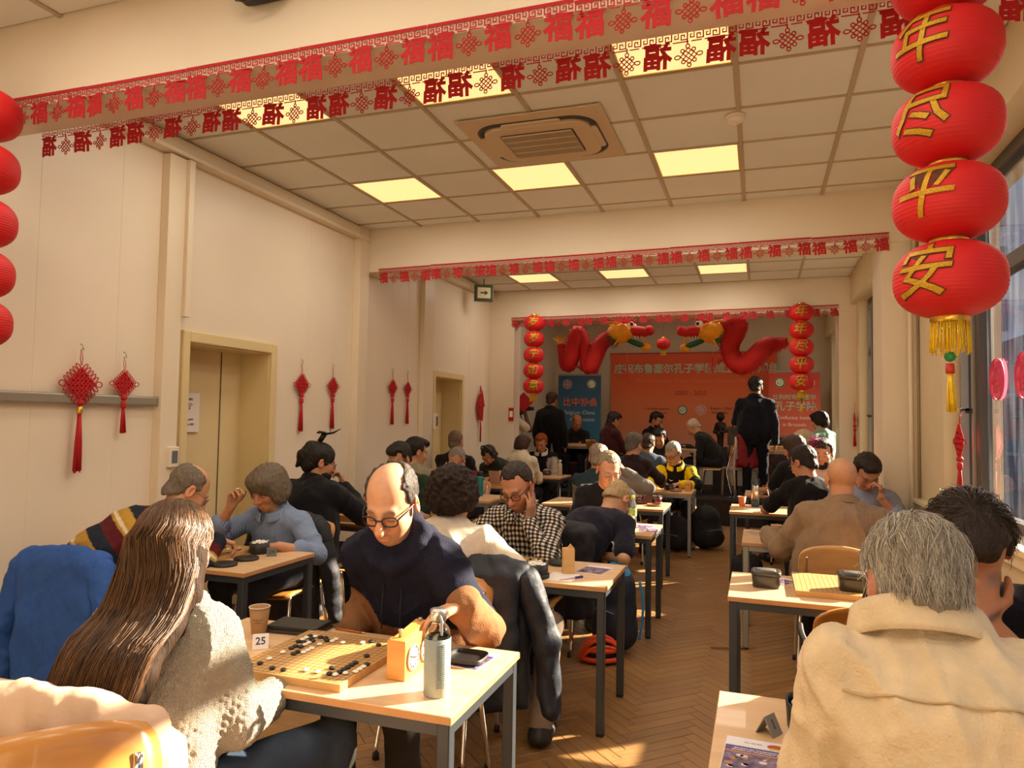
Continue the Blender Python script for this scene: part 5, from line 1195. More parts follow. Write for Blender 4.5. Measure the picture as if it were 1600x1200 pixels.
mb = MB(); [mb.box(.0405, .0425, -.012, .012, .03+.006*k, .033+.006*k) for k in range(22)]; o = mb.build('sleeve_ribs', gl2, t); o['kind'] = 'stuff'
MB().lathe([(.0345, .172), (.0345, .178)], n=30, caps=False).build('water_line', mat('teal_water', lin('3f9a7c'), .3), t)
MB().lathe([(.024, .222), (.026, .225), (.026, .252), (.024, .256)], n=30).build('cap', mat('brushed_steel', 0), t); MB().tube(spline([(.026, 0, .235), (.045, .0, .23), (.046, 0, .19)], 6), .004, 6, flat=2.2).build('carry_strap', gl2, t)
leaflet('colour leaflet under the black lid at the front left table', -.945, 2.365, math.radians(-6), .13, .19)
bowl_lid('black square lid holding captures on the front left leaflet', -.953, 2.34, .062, .7425, sq=4)
# table B
go_board('go board at the table by the first door', -3.12, 3.49)
stones([snap(p, -3.12, 3.49) for p in [(-2.98, 3.42), (-2.95, 3.50), (-3.0, 3.55), (-3.05, 3.4), (-2.97, 3.62)]], 0, 0, .765, ws_me, 'white go stone on the board by the first door', 'stones on the board by the first door')
stones([snap(p, -3.12, 3.49) for p in [(-3.0, 3.6), (-3.02, 3.48), (-3.06, 3.55), (-2.95, 3.58)]], 0, 0, .765, bs_me, 'black go stone on the board by the first door', 'stones on the board by the first door')
stone_bowl('black bowl heaped with white stones at the table by the first door', -2.86, 3.66, r=.058, h=.066)
bowl_lid('round black lid at the near edge of the first-door table', -2.80, 3.29, .07, dish=False); bowl_lid('round black lid leaning toward the bowl at the first-door table', -2.80, 3.47, .07, dish=False)
tent_sign('dark tent sign beside the white-stone bowl at the first-door table', -2.74, 3.62, math.radians(35), '24', c='5a554c', tc='1c1a18')
# table C
go_board('go board between the white sweater and the checked shirt', -1.40, 3.86)
stones([snap(p, -1.40, 3.86) for p in [(-1.24, 3.75), (-1.22, 3.83), (-1.26, 3.95), (-1.21, 3.98), (-1.3, 3.99), (-1.23, 3.68), (-1.33, 3.9)]], 0, 0, .765, ws_me, 'white go stone on the board beside the checked shirt', 'stones on the checked-shirt board')
stones([snap(p, -1.40, 3.86) for p in [(-1.24, 3.93), (-1.2, 3.93), (-1.21, 4.03), (-1.28, 3.93), (-1.24, 4.0), (-1.3, 3.8)]], 0, 0, .765, bs_me, 'black go stone on the board beside the checked shirt', 'stones on the checked-shirt board')
stone_bowl('black bowl of white stones standing on its lid beside the upright clock', -1.115, 3.69, r=.062, h=.06, tray=True); bowl_lid('black lid behind the upright clock at the checked-shirt table', -1.09, 4.06, .066)
game_clock('pale wooden clock standing on end at the checked-shirt table', -.985, 3.86, math.radians(20), .065, .06, .135, dials=False, m=wood('clock_pale', 'c49a62', 'd0a870', (2, 2, 14), .5))
t = thing('score_sheet', 'white paper sheet under the pen at the checked-shirt table', 'paper', (-.99, 3.755, .74), .0); MB().box(-.075, .075, -.1, .1, 0, .001).build('sheet', mat('paper_white', 0), t)
t = thing('pen', 'purple pen on the score sheet', 'pen', (-.935, 3.715, .746), .9); MB().tube([(-.07, 0, 0), (.05, 0, 0)], .0035, 8).build('barrel', mat('pen_white', lin('c8c4d0'), .4), t); MB().tube([(.03, 0, 0), (.08, 0, 0)], .006, 8).build('cap', mat('pen_purple', lin('3a2a8a'), .4), t)
leaflet('colour leaflet at the corner of the checked-shirt table', -.865, 4.0, -.15, .148, .21)
# table D
t = bottle('water_bottle', 'clear plastic bottle with yellow cap at the table of the bending player', -.945, 5.74, [(.03, 0), (.034, .01), (.033, .06), (.031, .07), (.033, .08), (.033, .15), (.028, .18), (.012, .215), (.012, .225), (.010, .225), (.010, .21), (.026, .175), (.031, .148), (.031, .015)], mat('clear_plastic', (.92, .97, .97), .08, trans=.9), cap=[(.0145, .222), (.0145, .243), (.013, .245)], capm=mat('cap_yellow', lin('d8d020'), .4))
MB().lathe([(.0338, .085), (.0338, .15)], n=30, caps=False).build('label', mat('label_green', lin('9ab86a'), .5, var=.4, vscale=40), t)
t = thing('phone', 'black phone lying at the near edge of the bending player table', 'phone', (-.945, 5.45, .74), -1.1); MB().box(-.075, .075, -.037, .037, 0, .01).build('case', plastic_k, t, bevel=.004); MB().box(-.07, .07, -.033, .033, .01, .0108).build('screen', mat('phone_glass', lin('2a3034'), .08), t)
leaflet('leaflet nearest the aisle on the bending player table', -.80, 5.62, .1, .148, .21); leaflet('second leaflet overlapping the aisle leaflet on the bending player table', -.86, 5.76, -.2, .148, .21, z=.7425)
# table E
stone_bowl('glossy brown bowl on the left of the pair behind the water bottle', -1.13, 7.33, brown_g, .06, .075, lid=False, white=False); stone_bowl('glossy brown bowl on the right of the pair behind the water bottle', -.985, 7.42, brown_g, .06, .075, lid=False, white=False)
game_clock('small clock between the two glossy brown bowls', -1.06, 7.32, .4, .09, .05, .085, dials=False, m=mat('clock_dark', lin('4a3026'), .4)); bowl_lid('brown lid in front of the glossy brown bowls', -.97, 7.2, .075, m=mat('lid_tan', lin('8a5a34'), .4))
go_board('go board on the table with two brown bowls', -1.45, 7.25)
# table F
game_clock('light wooden clock at the corner of the yellow-jacket table', -.80, 8.95, hp, .18, .07, .1, dials=False); MB_ = MB().box(-.03, .03, -.001, .001, -.02, .02).build('display', plastic_k, S.objects['game_clock.003'] if 'game_clock.003' in S.objects else None, (0, -.036, .05))
stone_bowl('dark brown bowl under the hands of the yellow-jacket player', -1.02, 8.95, brown_g, .06, .06, white=False); bowl_lid('tan lid at the near edge of the yellow-jacket table', -.93, 8.78, .07, m=mat('lid_tan', 0)); go_board('go board on the yellow-jacket table', -1.4, 8.95)
# table G, H, I, J
go_board('go board on the table of the player in black', -3.05, 5.22, th=.05); stones([(-2.93, 5.2), (-2.96, 5.24)], 0, 0, .79, ws_me, 'white go stone on the thick board of the player in black', 'stones on the thick board'); stones([(-2.9, 5.22), (-2.92, 5.27)], 0, 0, .79, bs_me, 'black go stone on the thick board of the player in black', 'stones on the thick board')
go_board('go board on the table with the teal bottle', -3.2, 7.12); bottle('flask', 'tall teal bottle with dark cap on the wall-side table', -2.84, 7.25, [(.033, 0), (.035, .01), (.035, .2), (.03, .215)], mat('teal_metal', lin('1f7f86'), .3, metal=.4), cap=[(.031, .215), (.033, .22), (.033, .26), (.03, .265)], capm=plastic_k)
go_board('go board on the table of the player in headphones', -3.1, 8.6); bowl_lid('dark lid beside the board of the player in headphones', -2.83, 8.6, .07); stones([(-2.98, 8.5), (-3.0, 8.56), (-2.95, 8.6)], 0, 0, .765, ws_me, 'white go stone on the board of the player in headphones', 'stones on the headphones board')
t = thing('folded_sheet', 'folded pinkish sheet standing before the player in headphones', 'paper', (-3.02, 8.42, .765), .4)
for a in (-1, 1): MB().box(0, .15, -.001, .001, 0, .17, Matrix.Rotation(a*.5+hp*(1-a)*1.0, 4, 'Z')@Matrix.Rotation(-.3, 4, 'X')).build('leaf', mat('paper_pink', lin('c89a80'), .7), t)
bottle('flask', 'cream metal flask on the red-haired player table', -2.80, 10.4, [(.034, 0), (.036, .01), (.036, .16), (.024, .19)], mat('flask_cream', lin('b8a888'), .35, metal=.3), cap=[(.024, .19), (.025, .195), (.025, .23), (.02, .235)], capm=mat('brushed_steel', 0)); stone_bowl('dark red bowl before the red-haired player', -3.0, 10.4, brown_g, .065, .06, white=False); stone_bowl('second dark red bowl before the red-haired player, farther left', -3.17, 10.3, brown_g, .06, .05, white=False)
# right side
go_board('bare go board on the unoccupied right table', .385, 4.02, 0., .43, .46, .028); stone_bowl('lidded grey bowl near the aisle corner of the unoccupied right table', .037, 3.955, bowl_g, .062, .066, lid=True, sq=5); stone_bowl('lidded grey bowl standing on the bare board', .44, 3.91, bowl_g, .062, .066, lid=True, sq=5, z=.768)
leaflet('leaflet partly under the grey bowl on the unoccupied right table', .115, 4.11, -.5, .12, .17)
stone_bowl('black bowl of white stones beside the cream-shirted man', .145, 2.19, bowl_m, .065, .07, sq=4); bowl_lid('black square lid on the front right table', .17, 1.935, .072, sq=4, rz=-.1)
tent_sign('grey tent sign at the front right table', .027, 2.11, math.radians(60), '1', .05, .05, c='8a847c', tc='4a4640'); leaflet('tournament leaflet with purple band at the front right table', -.005, 1.935, math.radians(-3), .16, .225, text=True)
go_board('go board hidden between the cream-shirted man and the man opposite', .52, 2.06)
cup('tan paper cup on the silver-legged right table', .125, 5.62, 'b0824c'); go_board('go board before the bald man in beige', .5, 5.68)
t = thing('score_sheet', 'loose papers on the silver-legged right table', 'paper', (.02, 5.82, .74), .4); MB().box(-.1, .1, -.07, .07, 0, .003).box(-.06, .1, -.03, .09, .003, .006).build('sheet', mat('paper_tan', lin('b09878'), .7), t)
cup('orange paper cup beside the steel flask', -.155, 7.6, 'd8703a'); cup('orange paper cup on the table beyond the brown bowl', .13, 9.25, 'c87840')
t = thing('flask', 'tall steel flask with dark green base and looped cap', 'flask', (-.03, 7.6, .74))
MB().lathe([(.038, .07), (.038, .18), (.034, .2), (.024, .22)], n=30).build('body', mat('brushed_steel', 0), t); MB().lathe([(.036, 0), (.0385, .005), (.0385, .072)], n=30).build('base_sleeve', mat('flask_green', lin('2c4040'), .5), t); MB().lathe([(.025, .218), (.03, .225), (.022, .255), (.012, .275), (.012, .3), (.009, .305)], n=24).build('cap', mat('flask_green', 0), t); MB().tube(spline([(.01, 0, .29), (.03, 0, .285), (.045, 0, .25), (.04, 0, .215)], 5), .004, 6).build('cap_loop', plastic_k, t)
for k, (x, y, r, lb) in enumerate(((-.17, 7.45, .3, 'orange-tinted papers under the orange cup'), (-.05, 7.36, -.2, 'white sheet by the writing hand at the flask table'))): t = thing('score_sheet', lb, 'paper', (x, y, .74+.002*k), r); MB().box(-.09, .09, -.06, .06, 0, .002).build('sheet', mat('paper_orange' if not k else 'paper_white', lin('d88a68'), .7), t)
stone_bowl('glossy brown bowl in the sun beyond the steel flask', .14, 8.92, brown_g, .085, .07, white=False); go_board('go board beyond the glossy brown bowl', .6, 9.05)
# stage tables
cup('pale paper cup on the stage table before the blue banner', -2.78, 12.15, 'c8a888', 1.14); stone_bowl('dark red bowl on the stage table before the blue banner', -2.62, 12.2, brown_g, .07, .06, white=False, z=1.14); go_board('go board on the stage table before the blue banner', -2.95, 12.3, z=1.14)
for k, (x, lb) in enumerate(((-2.72, 'bottle-shaped figurine, left of the row on the blue-banner table'), (-2.6, 'bottle-shaped figurine, middle of the row on the blue-banner table'), (-2.5, 'bottle-shaped figurine, right of the row on the blue-banner table'))): bottle('small_bottle', lb, x-.03, 12.45, [(.02, 0), (.022, .05), (.012, .08), (.012, .1)], mat('bottle_tan', lin('c09868'), .4), z=1.14, cap=[(.014, .1), (.014, .12)], capm=plastic_k)
stone_bowl('dark red bowl on the stage table before the orange backdrop', -1.15, 12.0, brown_g, .075, .06, white=False, z=1.14); go_board('go board on the stage table before the orange backdrop', -1.4, 12.05, z=1.14)
go_board('thick yellow-edged go board on the stage table before the salmon banner', .3, 12.45, th=.06, z=1.14)
# generic dark figurine on a stand, printed easel, red coat on white chair
t = thing('figurine', 'small dark figurine on a stand beside the easel on stage', 'figurine', (-.62, 12.9, .4)); MB().box(-.12, .12, -.12, .12, 0, .75).build('plinth', mat('plinth_dark', lin('2a211c'), .6), t, bevel=.01)
k = SDF(); k.cap((0, 0, .76), (0, 0, .95), .05, .055, .03); k.cap((0, 0, .95), (.0, 0, 1.12), .055, .065, .03); k.ell((0, -.01, 1.27), (.07, .07, .08), None, .03); k.cap((.06, 0, 1.14), (.1, -.05, 1.02), .03, .025, .02); k.cap((.1, -.05, 1.02), (.02, -.08, 1.0), .025, .02, .02); k.cap((-.06, 0, 1.14), (-.1, .02, 1.0), .03, .025, .02); k.cap((-.1, .02, 1.0), (-.03, -.05, .97), .025, .02, .02)
V, F = k.mesh(.014, .014); link('figure', mesh_np('figure', V, F, True), mat('bronze_dark', lin('2a1c12'), .4, metal=.3), t)
t = thing('easel', 'dark easel with a small panel on the stage', 'easel', (-.36, 12.8, .4))
for P in ([(-.2, 0, 0), (-.05, .05, 1.15)], [(.2, 0, 0), (.05, .05, 1.15)], [(0, .35, 0), (0, .06, 1.1)]): MB().tube(P, .015, 6).build('leg', plastic_k, t)
MB().box(-.14, .14, 0, .02, .78, 1.1).build('panel', mat('panel_dark', lin('4a3a30'), .5, var=.6, vscale=12), t)
wm = mat('white_chair', lin('b8aca0'), .5)
t = thing('white_chair', 'white slatted chair with a red coat on the stage', 'chair', (-.28, 12.05, .4), .5)
for s in (-1, 1): MB().tube([(s*.2, -.24, 0), (s*.2, -.2, .45), (s*.2, -.28, .95)], .02, 8).build('leg', wm, t); MB().tube([(s*.2, .2, 0), (s*.2, .18, .45)], .02, 8).build('leg', wm, t)
MB().box(-.22, .22, -.22, .22, .43, .46).build('seat', wm, t); MB().box(-.22, .22, -.27, -.25, .6, .95).build('backrest', wm, t)
draped('red_coat', 'dark red coat hung over the white chair on the stage', -.28, 12.05, 28, mat('coat_red', lin('7a1014'), .85), .44, .95, .5, arms=False).location.z = .4
# coats, bags, floor things
chair('wooden chair under the blue jacket and the striped rugby shirt', -3.22, 2.97, 0)
draped('blue_jacket', 'royal blue jacket hung over the chair by the left wall', -3.22, 2.98, 0, mat('jacket_blue', lin('1d4f9c'), .7, bump=.25, bscale=40, var=.1), .60, .855, .12, drop=(-.04, 0), seed=4)
draped('cream_jacket', 'pale pinkish jacket hung on the chair of the long-haired woman', -1.535, 1.60, 0, mat('jacket_cream', lin('cfae92'), .8, bump=.2, bscale=30), .66, .875, .25, seed=7)
draped('dark_jacket', 'dark navy jacket draped behind the man in the two-tone hoodie', -1.28, 2.92, 180, mat('jacket_navy', lin('171c28'), .6, bump=.25, bscale=40), .60, .865, .2, seed=9)
draped('black_coat', 'black coat hung behind the bending player', -1.25, 4.93, 0, mat('jacket_black', lin('15141a'), .7, bump=.25, bscale=40), .58, .855, .3, arms=False, seed=11)
draped('black_coat', 'long black coat hanging on the chair of the player in black', -3.05, 4.55, 0, mat('jacket_black', 0), .58, .855, .15, seed=13)
def backpack(label, x, y, rz, m, w=.3, d=.2, h=.45, strap=None):
    t = thing('backpack', label, 'bag', (x, y, 0), rz); k = SDF(); k.cap((-.0, 0, d*.62), (0, 0, h-.12), d*.6, d*.52, .03, 0, A3(1, 0, 0), w/d/1.15); k.ell((0, -d*.45, h*.32), (w*.4, d*.3, h*.24), None, .03); k.plane((0, 0, .003), (0, 0, -1))
    V, F = k.mesh(.014, .014); N = vnormals(V, F); V = V+N*(wob(V, 30, 3)*.006)[:, None]; V[:, 2] = np.maximum(V[:, 2], .001); link('pack', mesh_np('pack', V, F, True), m, t)
    MB().tube(spline([(-.04, .02, h-.02), (0, .02, h+.05), (.04, .02, h-.02)], 5), .008, 6).build('grab_loop', strap or plastic_k, t); MB().tube(spline([(.12, d*.5, h-.1), (.13, d*.62, h*.5), (.12, d*.5, .08)], 6), .014, 6, flat=.4).build('shoulder_strap', strap or plastic_k, t)
    MB().tube(spline([(-w*.3, -d*.62, h*.5), (0, -d*.78, h*.54), (w*.3, -d*.62, h*.5)], 6), .005, 5).build('zip', mat('zip_grey', lin('6a6a6a'), .4), t); return t
backpack('dark blue backpack with sky-blue top under the second left table', -.93, 4.97, -.5, mat('pack_navy', lin('141c2a'), .7, bump=.2, bscale=60), .32, .22, .58, mat('pack_sky', lin('2a86b4'), .6))
k = SDF(); k.ell((0, 0, .5), (.12, .1, .1)); V, F = k.mesh(.015, .015); link('top_flap', mesh_np('top_flap', V, F, True), mat('pack_sky', 0), S.objects['backpack'])
t = thing('bike_helmet', 'bright orange cycling helmet on the floor by the backpack', 'helmet', (-.98, 4.73, .0), .4); om = mat('helmet_orange', lin('e8501c'), .35)
for k in range(-2, 3):
    a = k*.42; P = [(.13*math.cos(q)*1.0, .1*math.sin(a)*(.35+.65*math.sin(q)), .012+(.15*math.sin(q))*math.cos(a)) for q in np.linspace(.02, math.pi-.02, 13)]; MB().tube(P, .017, 7, flat=.8).build('shell_rib', om, t)
for z, r in ((.03, 1.0), (.085, .85)): MB().tube([(.13*r*math.cos(q), .1*r*math.sin(q), z) for q in np.linspace(0, 6.283, 25)[:-1]], .016, 7, True).build('shell_ring', om, t)
MB().lathe([(.11, .02), (.1, .08), (.06, .12), (.02, .135)], n=20, sy=.78).build('liner', mat('helmet_liner', lin('1c1816'), .8), t)
backpack('large black bag slumped beside the yellow-jacket table', -.62, 9.3, .8, mat('bag_black', lin('12110f'), .85), .42, .3, .5); backpack('black bag under the flask table at right', -.1, 7.0, .2, mat('bag_black', 0), .3, .2, .4); backpack('second black bag under the yellow-jacket table', -.95, 9.0, -.4, mat('bag_black', 0), .36, .26, .42)
t = thing('cable', 'pale cable lying on the floor beneath the front left table', 'cable', (-.8, 2.6, 0)); MB().tube(spline([(-.1, .4, .006), (0, .1, .006), (.1, -.12, .006), (.16, -.25, .006), (.05, -.5, .006)], 8), .005, 6).build('lead', mat('cable_white', lin('b8a88c'), .5), t)
t = thing('microphone_stand', 'thin stick on the floor by the right tables', 'stick', (-.18, 5.3, 0), .3); MB().tube([(-.14, 0, .01), (.1, .0, .01)], .006, 6).build('rod', mat('stick_brown', lin('7a5a34'), .6), t)
# ---------------------------------------------------------------- players
def strands(info, n, m, L=.07, th=(.05, 1.5), al=(-math.pi, math.pi), seg=7, r=.0011, lift=.004, seed=1, rad=(.088, .108, .096), cz=.036, long=False, drift=(0, 0, 0), wav=.004, keep=None, parent=None, name='hair_strands'):
    c, H, hs = info['hc'], info['H'], info['hs']; R_ = np.random.default_rng(seed); V = []; F = []
    for k in range(n):
        a = R_.uniform(*al); t0 = th[0]+(th[1]-th[0])*math.sqrt(R_.random()); P = []; l = L*R_.uniform(.8, 1.1); ph = R_.uniform(0, 6.28, 3); lf = lift*R_.uniform(.3, 1.6); sw = R_.normal()*.25
        for i in range(seg+1):
            s = i/seg
            if long:
                q = s*l; arc = .16
                if q < arc:
                    t = t0*.3+(math.pi/2)*(q/arc); p = A3(math.sin(a)*math.sin(t)*rad[0], -math.cos(a)*math.sin(t)*rad[1]-.015, cz+rad[2]*math.cos(t)); e = 0
                else:
                    e = q-arc; p = A3(math.sin(a)*rad[0]*(1+.12*min(e*4, 1)-.25*max(e-.25, 0)/.3), -math.cos(a)*rad[1]*(1-.25*min(e*3, 1))-.015-.05*min(e*2.5, 1), cz)
                w = (c+H@(p*hs*(1+lf*3)))-A3(0, 0, 1)*e*hs+np.array(drift)*(e/.5)**1.3
                w = w+A3(math.sin(ph[0]+q*14), math.sin(ph[1]+q*11), 0)*wav*(.3+e*3)
            else:
                tt = t0+s*l/.1; aa = a+sw*s; t2 = min(tt, 1.57); sh_ = 1-.12*max(tt-1.57, 0)
                p = A3(math.sin(aa)*math.sin(t2)*rad[0]*sh_, -math.cos(aa)*math.sin(t2)*rad[1]*sh_-.016, cz+rad[2]*math.cos(t2)-.1*max(tt-1.57, 0))
                if keep and not keep(p): P = None; break
                w = c+H@(p*hs*(1+lf*(.4+9*s*s)*1.0)); w = w+A3(math.sin(ph[0]+s*5), math.sin(ph[1]+s*5), math.sin(ph[2]+s*4))*wav*s
            P.append(w)
        if P is None: continue
        b = len(V); u = nrm(R_.normal(size=3)); N = len(P)
        for i, p in enumerate(P):
            tg = nrm(P[min(i+1, N-1)]-P[max(i-1, 0)]); x = nrm(np.cross(tg, u)); y = np.cross(tg, x); rr = r*(1-.6*(i/(N-1))**2)
            for q in (0, 2.094, 4.189): V.append(p+rr*(math.cos(q)*x+math.sin(q)*y))
        for i in range(N-1):
            for q in range(3): F.append((b+i*3+q, b+i*3+(q+1) % 3, b+i*3+3+(q+1) % 3, b+i*3+3+q))
    o = link(name, mesh_np(name, np.array(V), np.array(F), True), m, parent if parent is not None else next((h for h in info['root'].children if h.name.startswith('hair')), info['root'])); o['kind'] = 'stuff'; return o
def hair_mat(name, c1, c2, rough=.42):
    if name in MATS: return MATS[name]
    m = mat(name, lin(c1), rough, spec=.4); n = m.node_tree.nodes; l = m.node_tree.links; g = n.new('ShaderNodeNewGeometry'); cr = n.new('ShaderNodeValToRGB')
    cr.color_ramp.elements[0].color = lin(c1)+(1,); cr.color_ramp.elements[1].color = lin(c2)+(1,); l.new(g.outputs['Random Per Island'], cr.inputs[0]); l.new(cr.outputs[0], n['Principled BSDF'].inputs['Base Color']); return m
def wave_mat(name, ca, cb, fx, fz, mode='check', cm=None):
    m = mat(name, lin(ca), .85, spec=.2); n = m.node_tree.nodes; l = m.node_tree.links; tc = n.new('ShaderNodeTexCoord'); sx = n.new('ShaderNodeSeparateXYZ'); l.new(tc.outputs['Object'], sx.inputs[0])
    def mth(op, a, b=None):
        q = n.new('ShaderNodeMath'); q.operation = op
        for i, v in enumerate((a, b)):
            if v is None: continue
            if isinstance(v, (int, float)): q.inputs[i].default_value = v
            else: l.new(v, q.inputs[i])
        return q.outputs[0]
    nz = n.new('ShaderNodeTexNoise'); nz.inputs['Scale'].default_value = 5; l.new(tc.outputs['Object'], nz.inputs[0]); wob_ = mth('MULTIPLY', mth('SUBTRACT', nz.outputs[0], .5), .05)
    u = mth('ADD', sx.outputs[0], wob_); v = mth('ADD', mth('ADD', sx.outputs[2], mth('MULTIPLY', sx.outputs[1], .7)), wob_)
    bx = mth('GREATER_THAN', mth('FRACT', mth('MULTIPLY', u, fx)), .5)
    if mode == 'check': bz = mth('GREATER_THAN', mth('FRACT', mth('MULTIPLY', v, fz)), .5); val = mth('MULTIPLY', mth('ADD', bx, bz), .5)
    else: val = bx
    cr = n.new('ShaderNodeValToRGB'); cr.color_ramp.elements[0].color = lin(ca)+(1,); cr.color_ramp.elements[1].color = lin(cb)+(1,)
    if cm: e = cr.color_ramp.elements.new(.5); e.color = lin(cm)+(1,)
    l.new(val, cr.inputs[0]); l.new(cr.outputs[0], n['Principled BSDF'].inputs['Base Color']); return m
def knit_mat():
    m = mat('cream_knit', lin('e8dcc4'), .95, spec=.1, sheen=.2); n = m.node_tree.nodes; l = m.node_tree.links; tc = n.new('ShaderNodeTexCoord'); mp = n.new('ShaderNodeMapping'); mp.inputs['Scale'].default_value = (52, 52, 66); mp.inputs['Rotation'].default_value = (.3, .2, .5); l.new(tc.outputs['Object'], mp.inputs[0])
    vo = n.new('ShaderNodeTexVoronoi'); vo.inputs['Randomness'].default_value = .35; l.new(mp.outputs[0], vo.inputs[0]); bp = n.new('ShaderNodeBump'); bp.invert = True; bp.inputs['Strength'].default_value = .9; bp.inputs['Distance'].default_value = .06; l.new(vo.outputs['Distance'], bp.inputs['Height']); l.new(bp.outputs[0], n['Principled BSDF'].inputs['Normal']); return m
L_ = lambda *c: [np.array(lin(x)) for x in c]
def stripes(V, tor, arm, side, lat, fwd):
    cols = L_('1e2430', '54181c', 'd8c8a8', 'b08838'); t = np.where(arm >= 0, .56-arm*.27-.06, tor); u = (t+.045)/.185 % 1; C = np.zeros((len(V), 3))
    for a, b, c in ((0, .36, 0), (.36, .72, 1), (.72, .80, 3), (.80, .90, 2), (.90, 1.01, 3)): C[(u >= a) & (u < b)] = cols[c]
    return C
def two_tone(V, tor, arm, side, lat, fwd):
    a, b = L_('1b1c2e', '8a5e3c'); w = np.where(arm >= 0, arm > .98, tor < .26)[:, None]; return np.where(w, b, a)
def tracksuit(V, tor, arm, side, lat, fwd):
    a, b = L_('16140f', 'e8c814'); w = ((arm >= .02) & ((side > 0) | (arm > 1.3) | (arm < .6))) | ((tor > .50) & (np.abs(lat) > .05)); return np.where(w[:, None], b, a)
def vest(V, tor, arm, side, lat, fwd): a, b = L_('16161c', 'a89a88'); return np.where((arm > .12)[:, None], b, a)
def greysl(V, tor, arm, side, lat, fwd): a, b = L_('26343a', '77716a'); return np.where((arm > .05)[:, None], b, a)
def bust(info):
    pass
SC = 1.05
def P(label, pel, head, seat=True, kind='wood', chair_label=None, **k):
    k.setdefault('s', SC); k.setdefault('hs', 1.07)
    i = person('person', label, pel, head, **k)
    w = label.split(',')[0].split(); w = w[:12]
    while w[-1] in ('in', 'on', 'at', 'the', 'a', 'by', 'with', 'and', 'his', 'over', 'to', 'of'): w.pop()
    if seat and kind: chair('chair under the '+' '.join(w), pel[0], pel[1], k.get('face', 0), kind, k.get('z0', 0.))
    return i
H_ = lambda p, f, n, **k: dict(p=p, f=f, n=n, **k)
# --- front left table
def p1x(i):
    c, H, hs = i['hc'], i['H'], i['hs']; k = SDF(); L = lambda x, y, z: c+H@(A3(x, y, z)*hs); E = lambda p, r, kk=.03, op=0: k.ell(L(*p), np.array(r)*hs, H, kk*hs, op)
    E((0, -.02, .034), (.092, .11, .098)); E((0, -.055, -.04), (.09, .066, .10)); up = A3(0, 0, 1); back = -i['Fd']; sp = np.array(i['sp'])
    def drape(p, x):          # push a hanging point out to the surface of the back
        o = np.argsort(sp[:, 2]); q = np.array([np.interp(p[2], sp[o, 2], sp[o, d]) for d in range(3)])
        r = np.interp(p[2], sp[o, 2], [.150, .150, .150, .145, .105]); sf = q@back+r*math.sqrt(max(1-(x/.24)**2, .15))
        p = p+back*max(0, sf+.012-p@back)*min(max((i['C7'][2]+.12-p[2])/.2, 0), 1); j = min(max((1.04-p[2])/.24, 0), 1)
        return p+back*max(0, .408-p@back)*j
    for a in np.linspace(-1, 1, 9):
        Q = [L(a*.078, -.055, -.02)]+[drape(L(a*(.08+.024*min(e*3, 1)), -.075, 0)-up*e+A3(.13*e, 0, 0), a*.10)-back*.004 for e in (.12, .2, .3, .4, .5, .58+.03*math.sin(a*9))]
        for j in range(6): k.cap(Q[j], Q[j+1], (.03, .024, .021, .019, .017, .014)[j], (.024, .021, .019, .017, .014, .006)[j], .03)
    E((0, .17, -.06), (.05, .075, .14), .012, 1)
    V, F = k.mesh(.007, .009); N = vnormals(V, F); q = (V-c)*A3(1, 1, .05); V = V+N*(wob(q, 160, 3)*.004+wob(q, 70, 8)*.004)[:, None]
    h = link('hair', mesh_np('hair', V, F, True), mat('hair_long_base', lin('2e1d0e'), .7, bump=.5, bscale=9, var=.3, vscale=5, stretch=(26, 26, 1.5), spec=.2), i['root'])
    # strands: over the crown, then down the back along the same fall
    R_ = np.random.default_rng(4); VV = []; FF = []; seg = 16
    for n in range(2100):
        al = R_.uniform(-2.3, 2.3); t0 = R_.uniform(0, .45); ln = R_.uniform(.64, .78) if n > 150 else R_.uniform(.35, .8); ph = R_.uniform(0, 6.28, 4); lf = R_.uniform(.002, .010); P = []
        for j in range(seg+1):
            d = j/seg*ln
            if d < .17:
                th = t0+(1.62-t0)*d/.17; p = L(math.sin(al)*math.sin(th)*(.093+lf), -math.cos(al)*math.sin(th)*(.111+lf)-.02, .034+(.099+lf)*math.cos(th))
            else:
                e = d-.17; x = math.sin(al)*(.099+.036*min(e*4, 1)); y0 = -math.cos(al)*.112-.02; w_ = min(e*5, 1); sd_ = min(max((abs(al)-1.15)/.6, 0), 1); ye = -.075*(1-sd_)+(y0*.8-.012)*sd_
                bp = drape(L(x, y0*(1-w_)+ye*w_, .034)-up*e+A3(.13*e, 0, 0), x)+back*(.018+.022*min(e*5, 1)+lf)
                p = bp+A3(math.sin(ph[0]+e*11), math.sin(ph[1]+e*9), 0)*.006*(.3+2.5*e)
            P.append(p)
        b = len(VV); u = nrm(R_.normal(size=3)); M_ = len(P)
        for j, p in enumerate(P):
            tg = nrm(P[min(j+1, M_-1)]-P[max(j-1, 0)]); x = nrm(np.cross(tg, u)); y = np.cross(tg, x); rr = .0015*(1-.7*(j/(M_-1))**2)
            for q in (0, 2.094, 4.189): VV.append(p+rr*(math.cos(q)*x+math.sin(q)*y))
        for j in range(M_-1):
            for q in range(3): FF.append((b+j*3+q, b+j*3+(q+1) % 3, b+j*3+3+(q+1) % 3, b+j*3+3+q))
    o = link('hair_strands', mesh_np('hair_strands', np.array(VV), np.array(FF), True), hair_mat('hair_long', '33200e', '6e4a28'), h); o['kind'] = 'stuff'
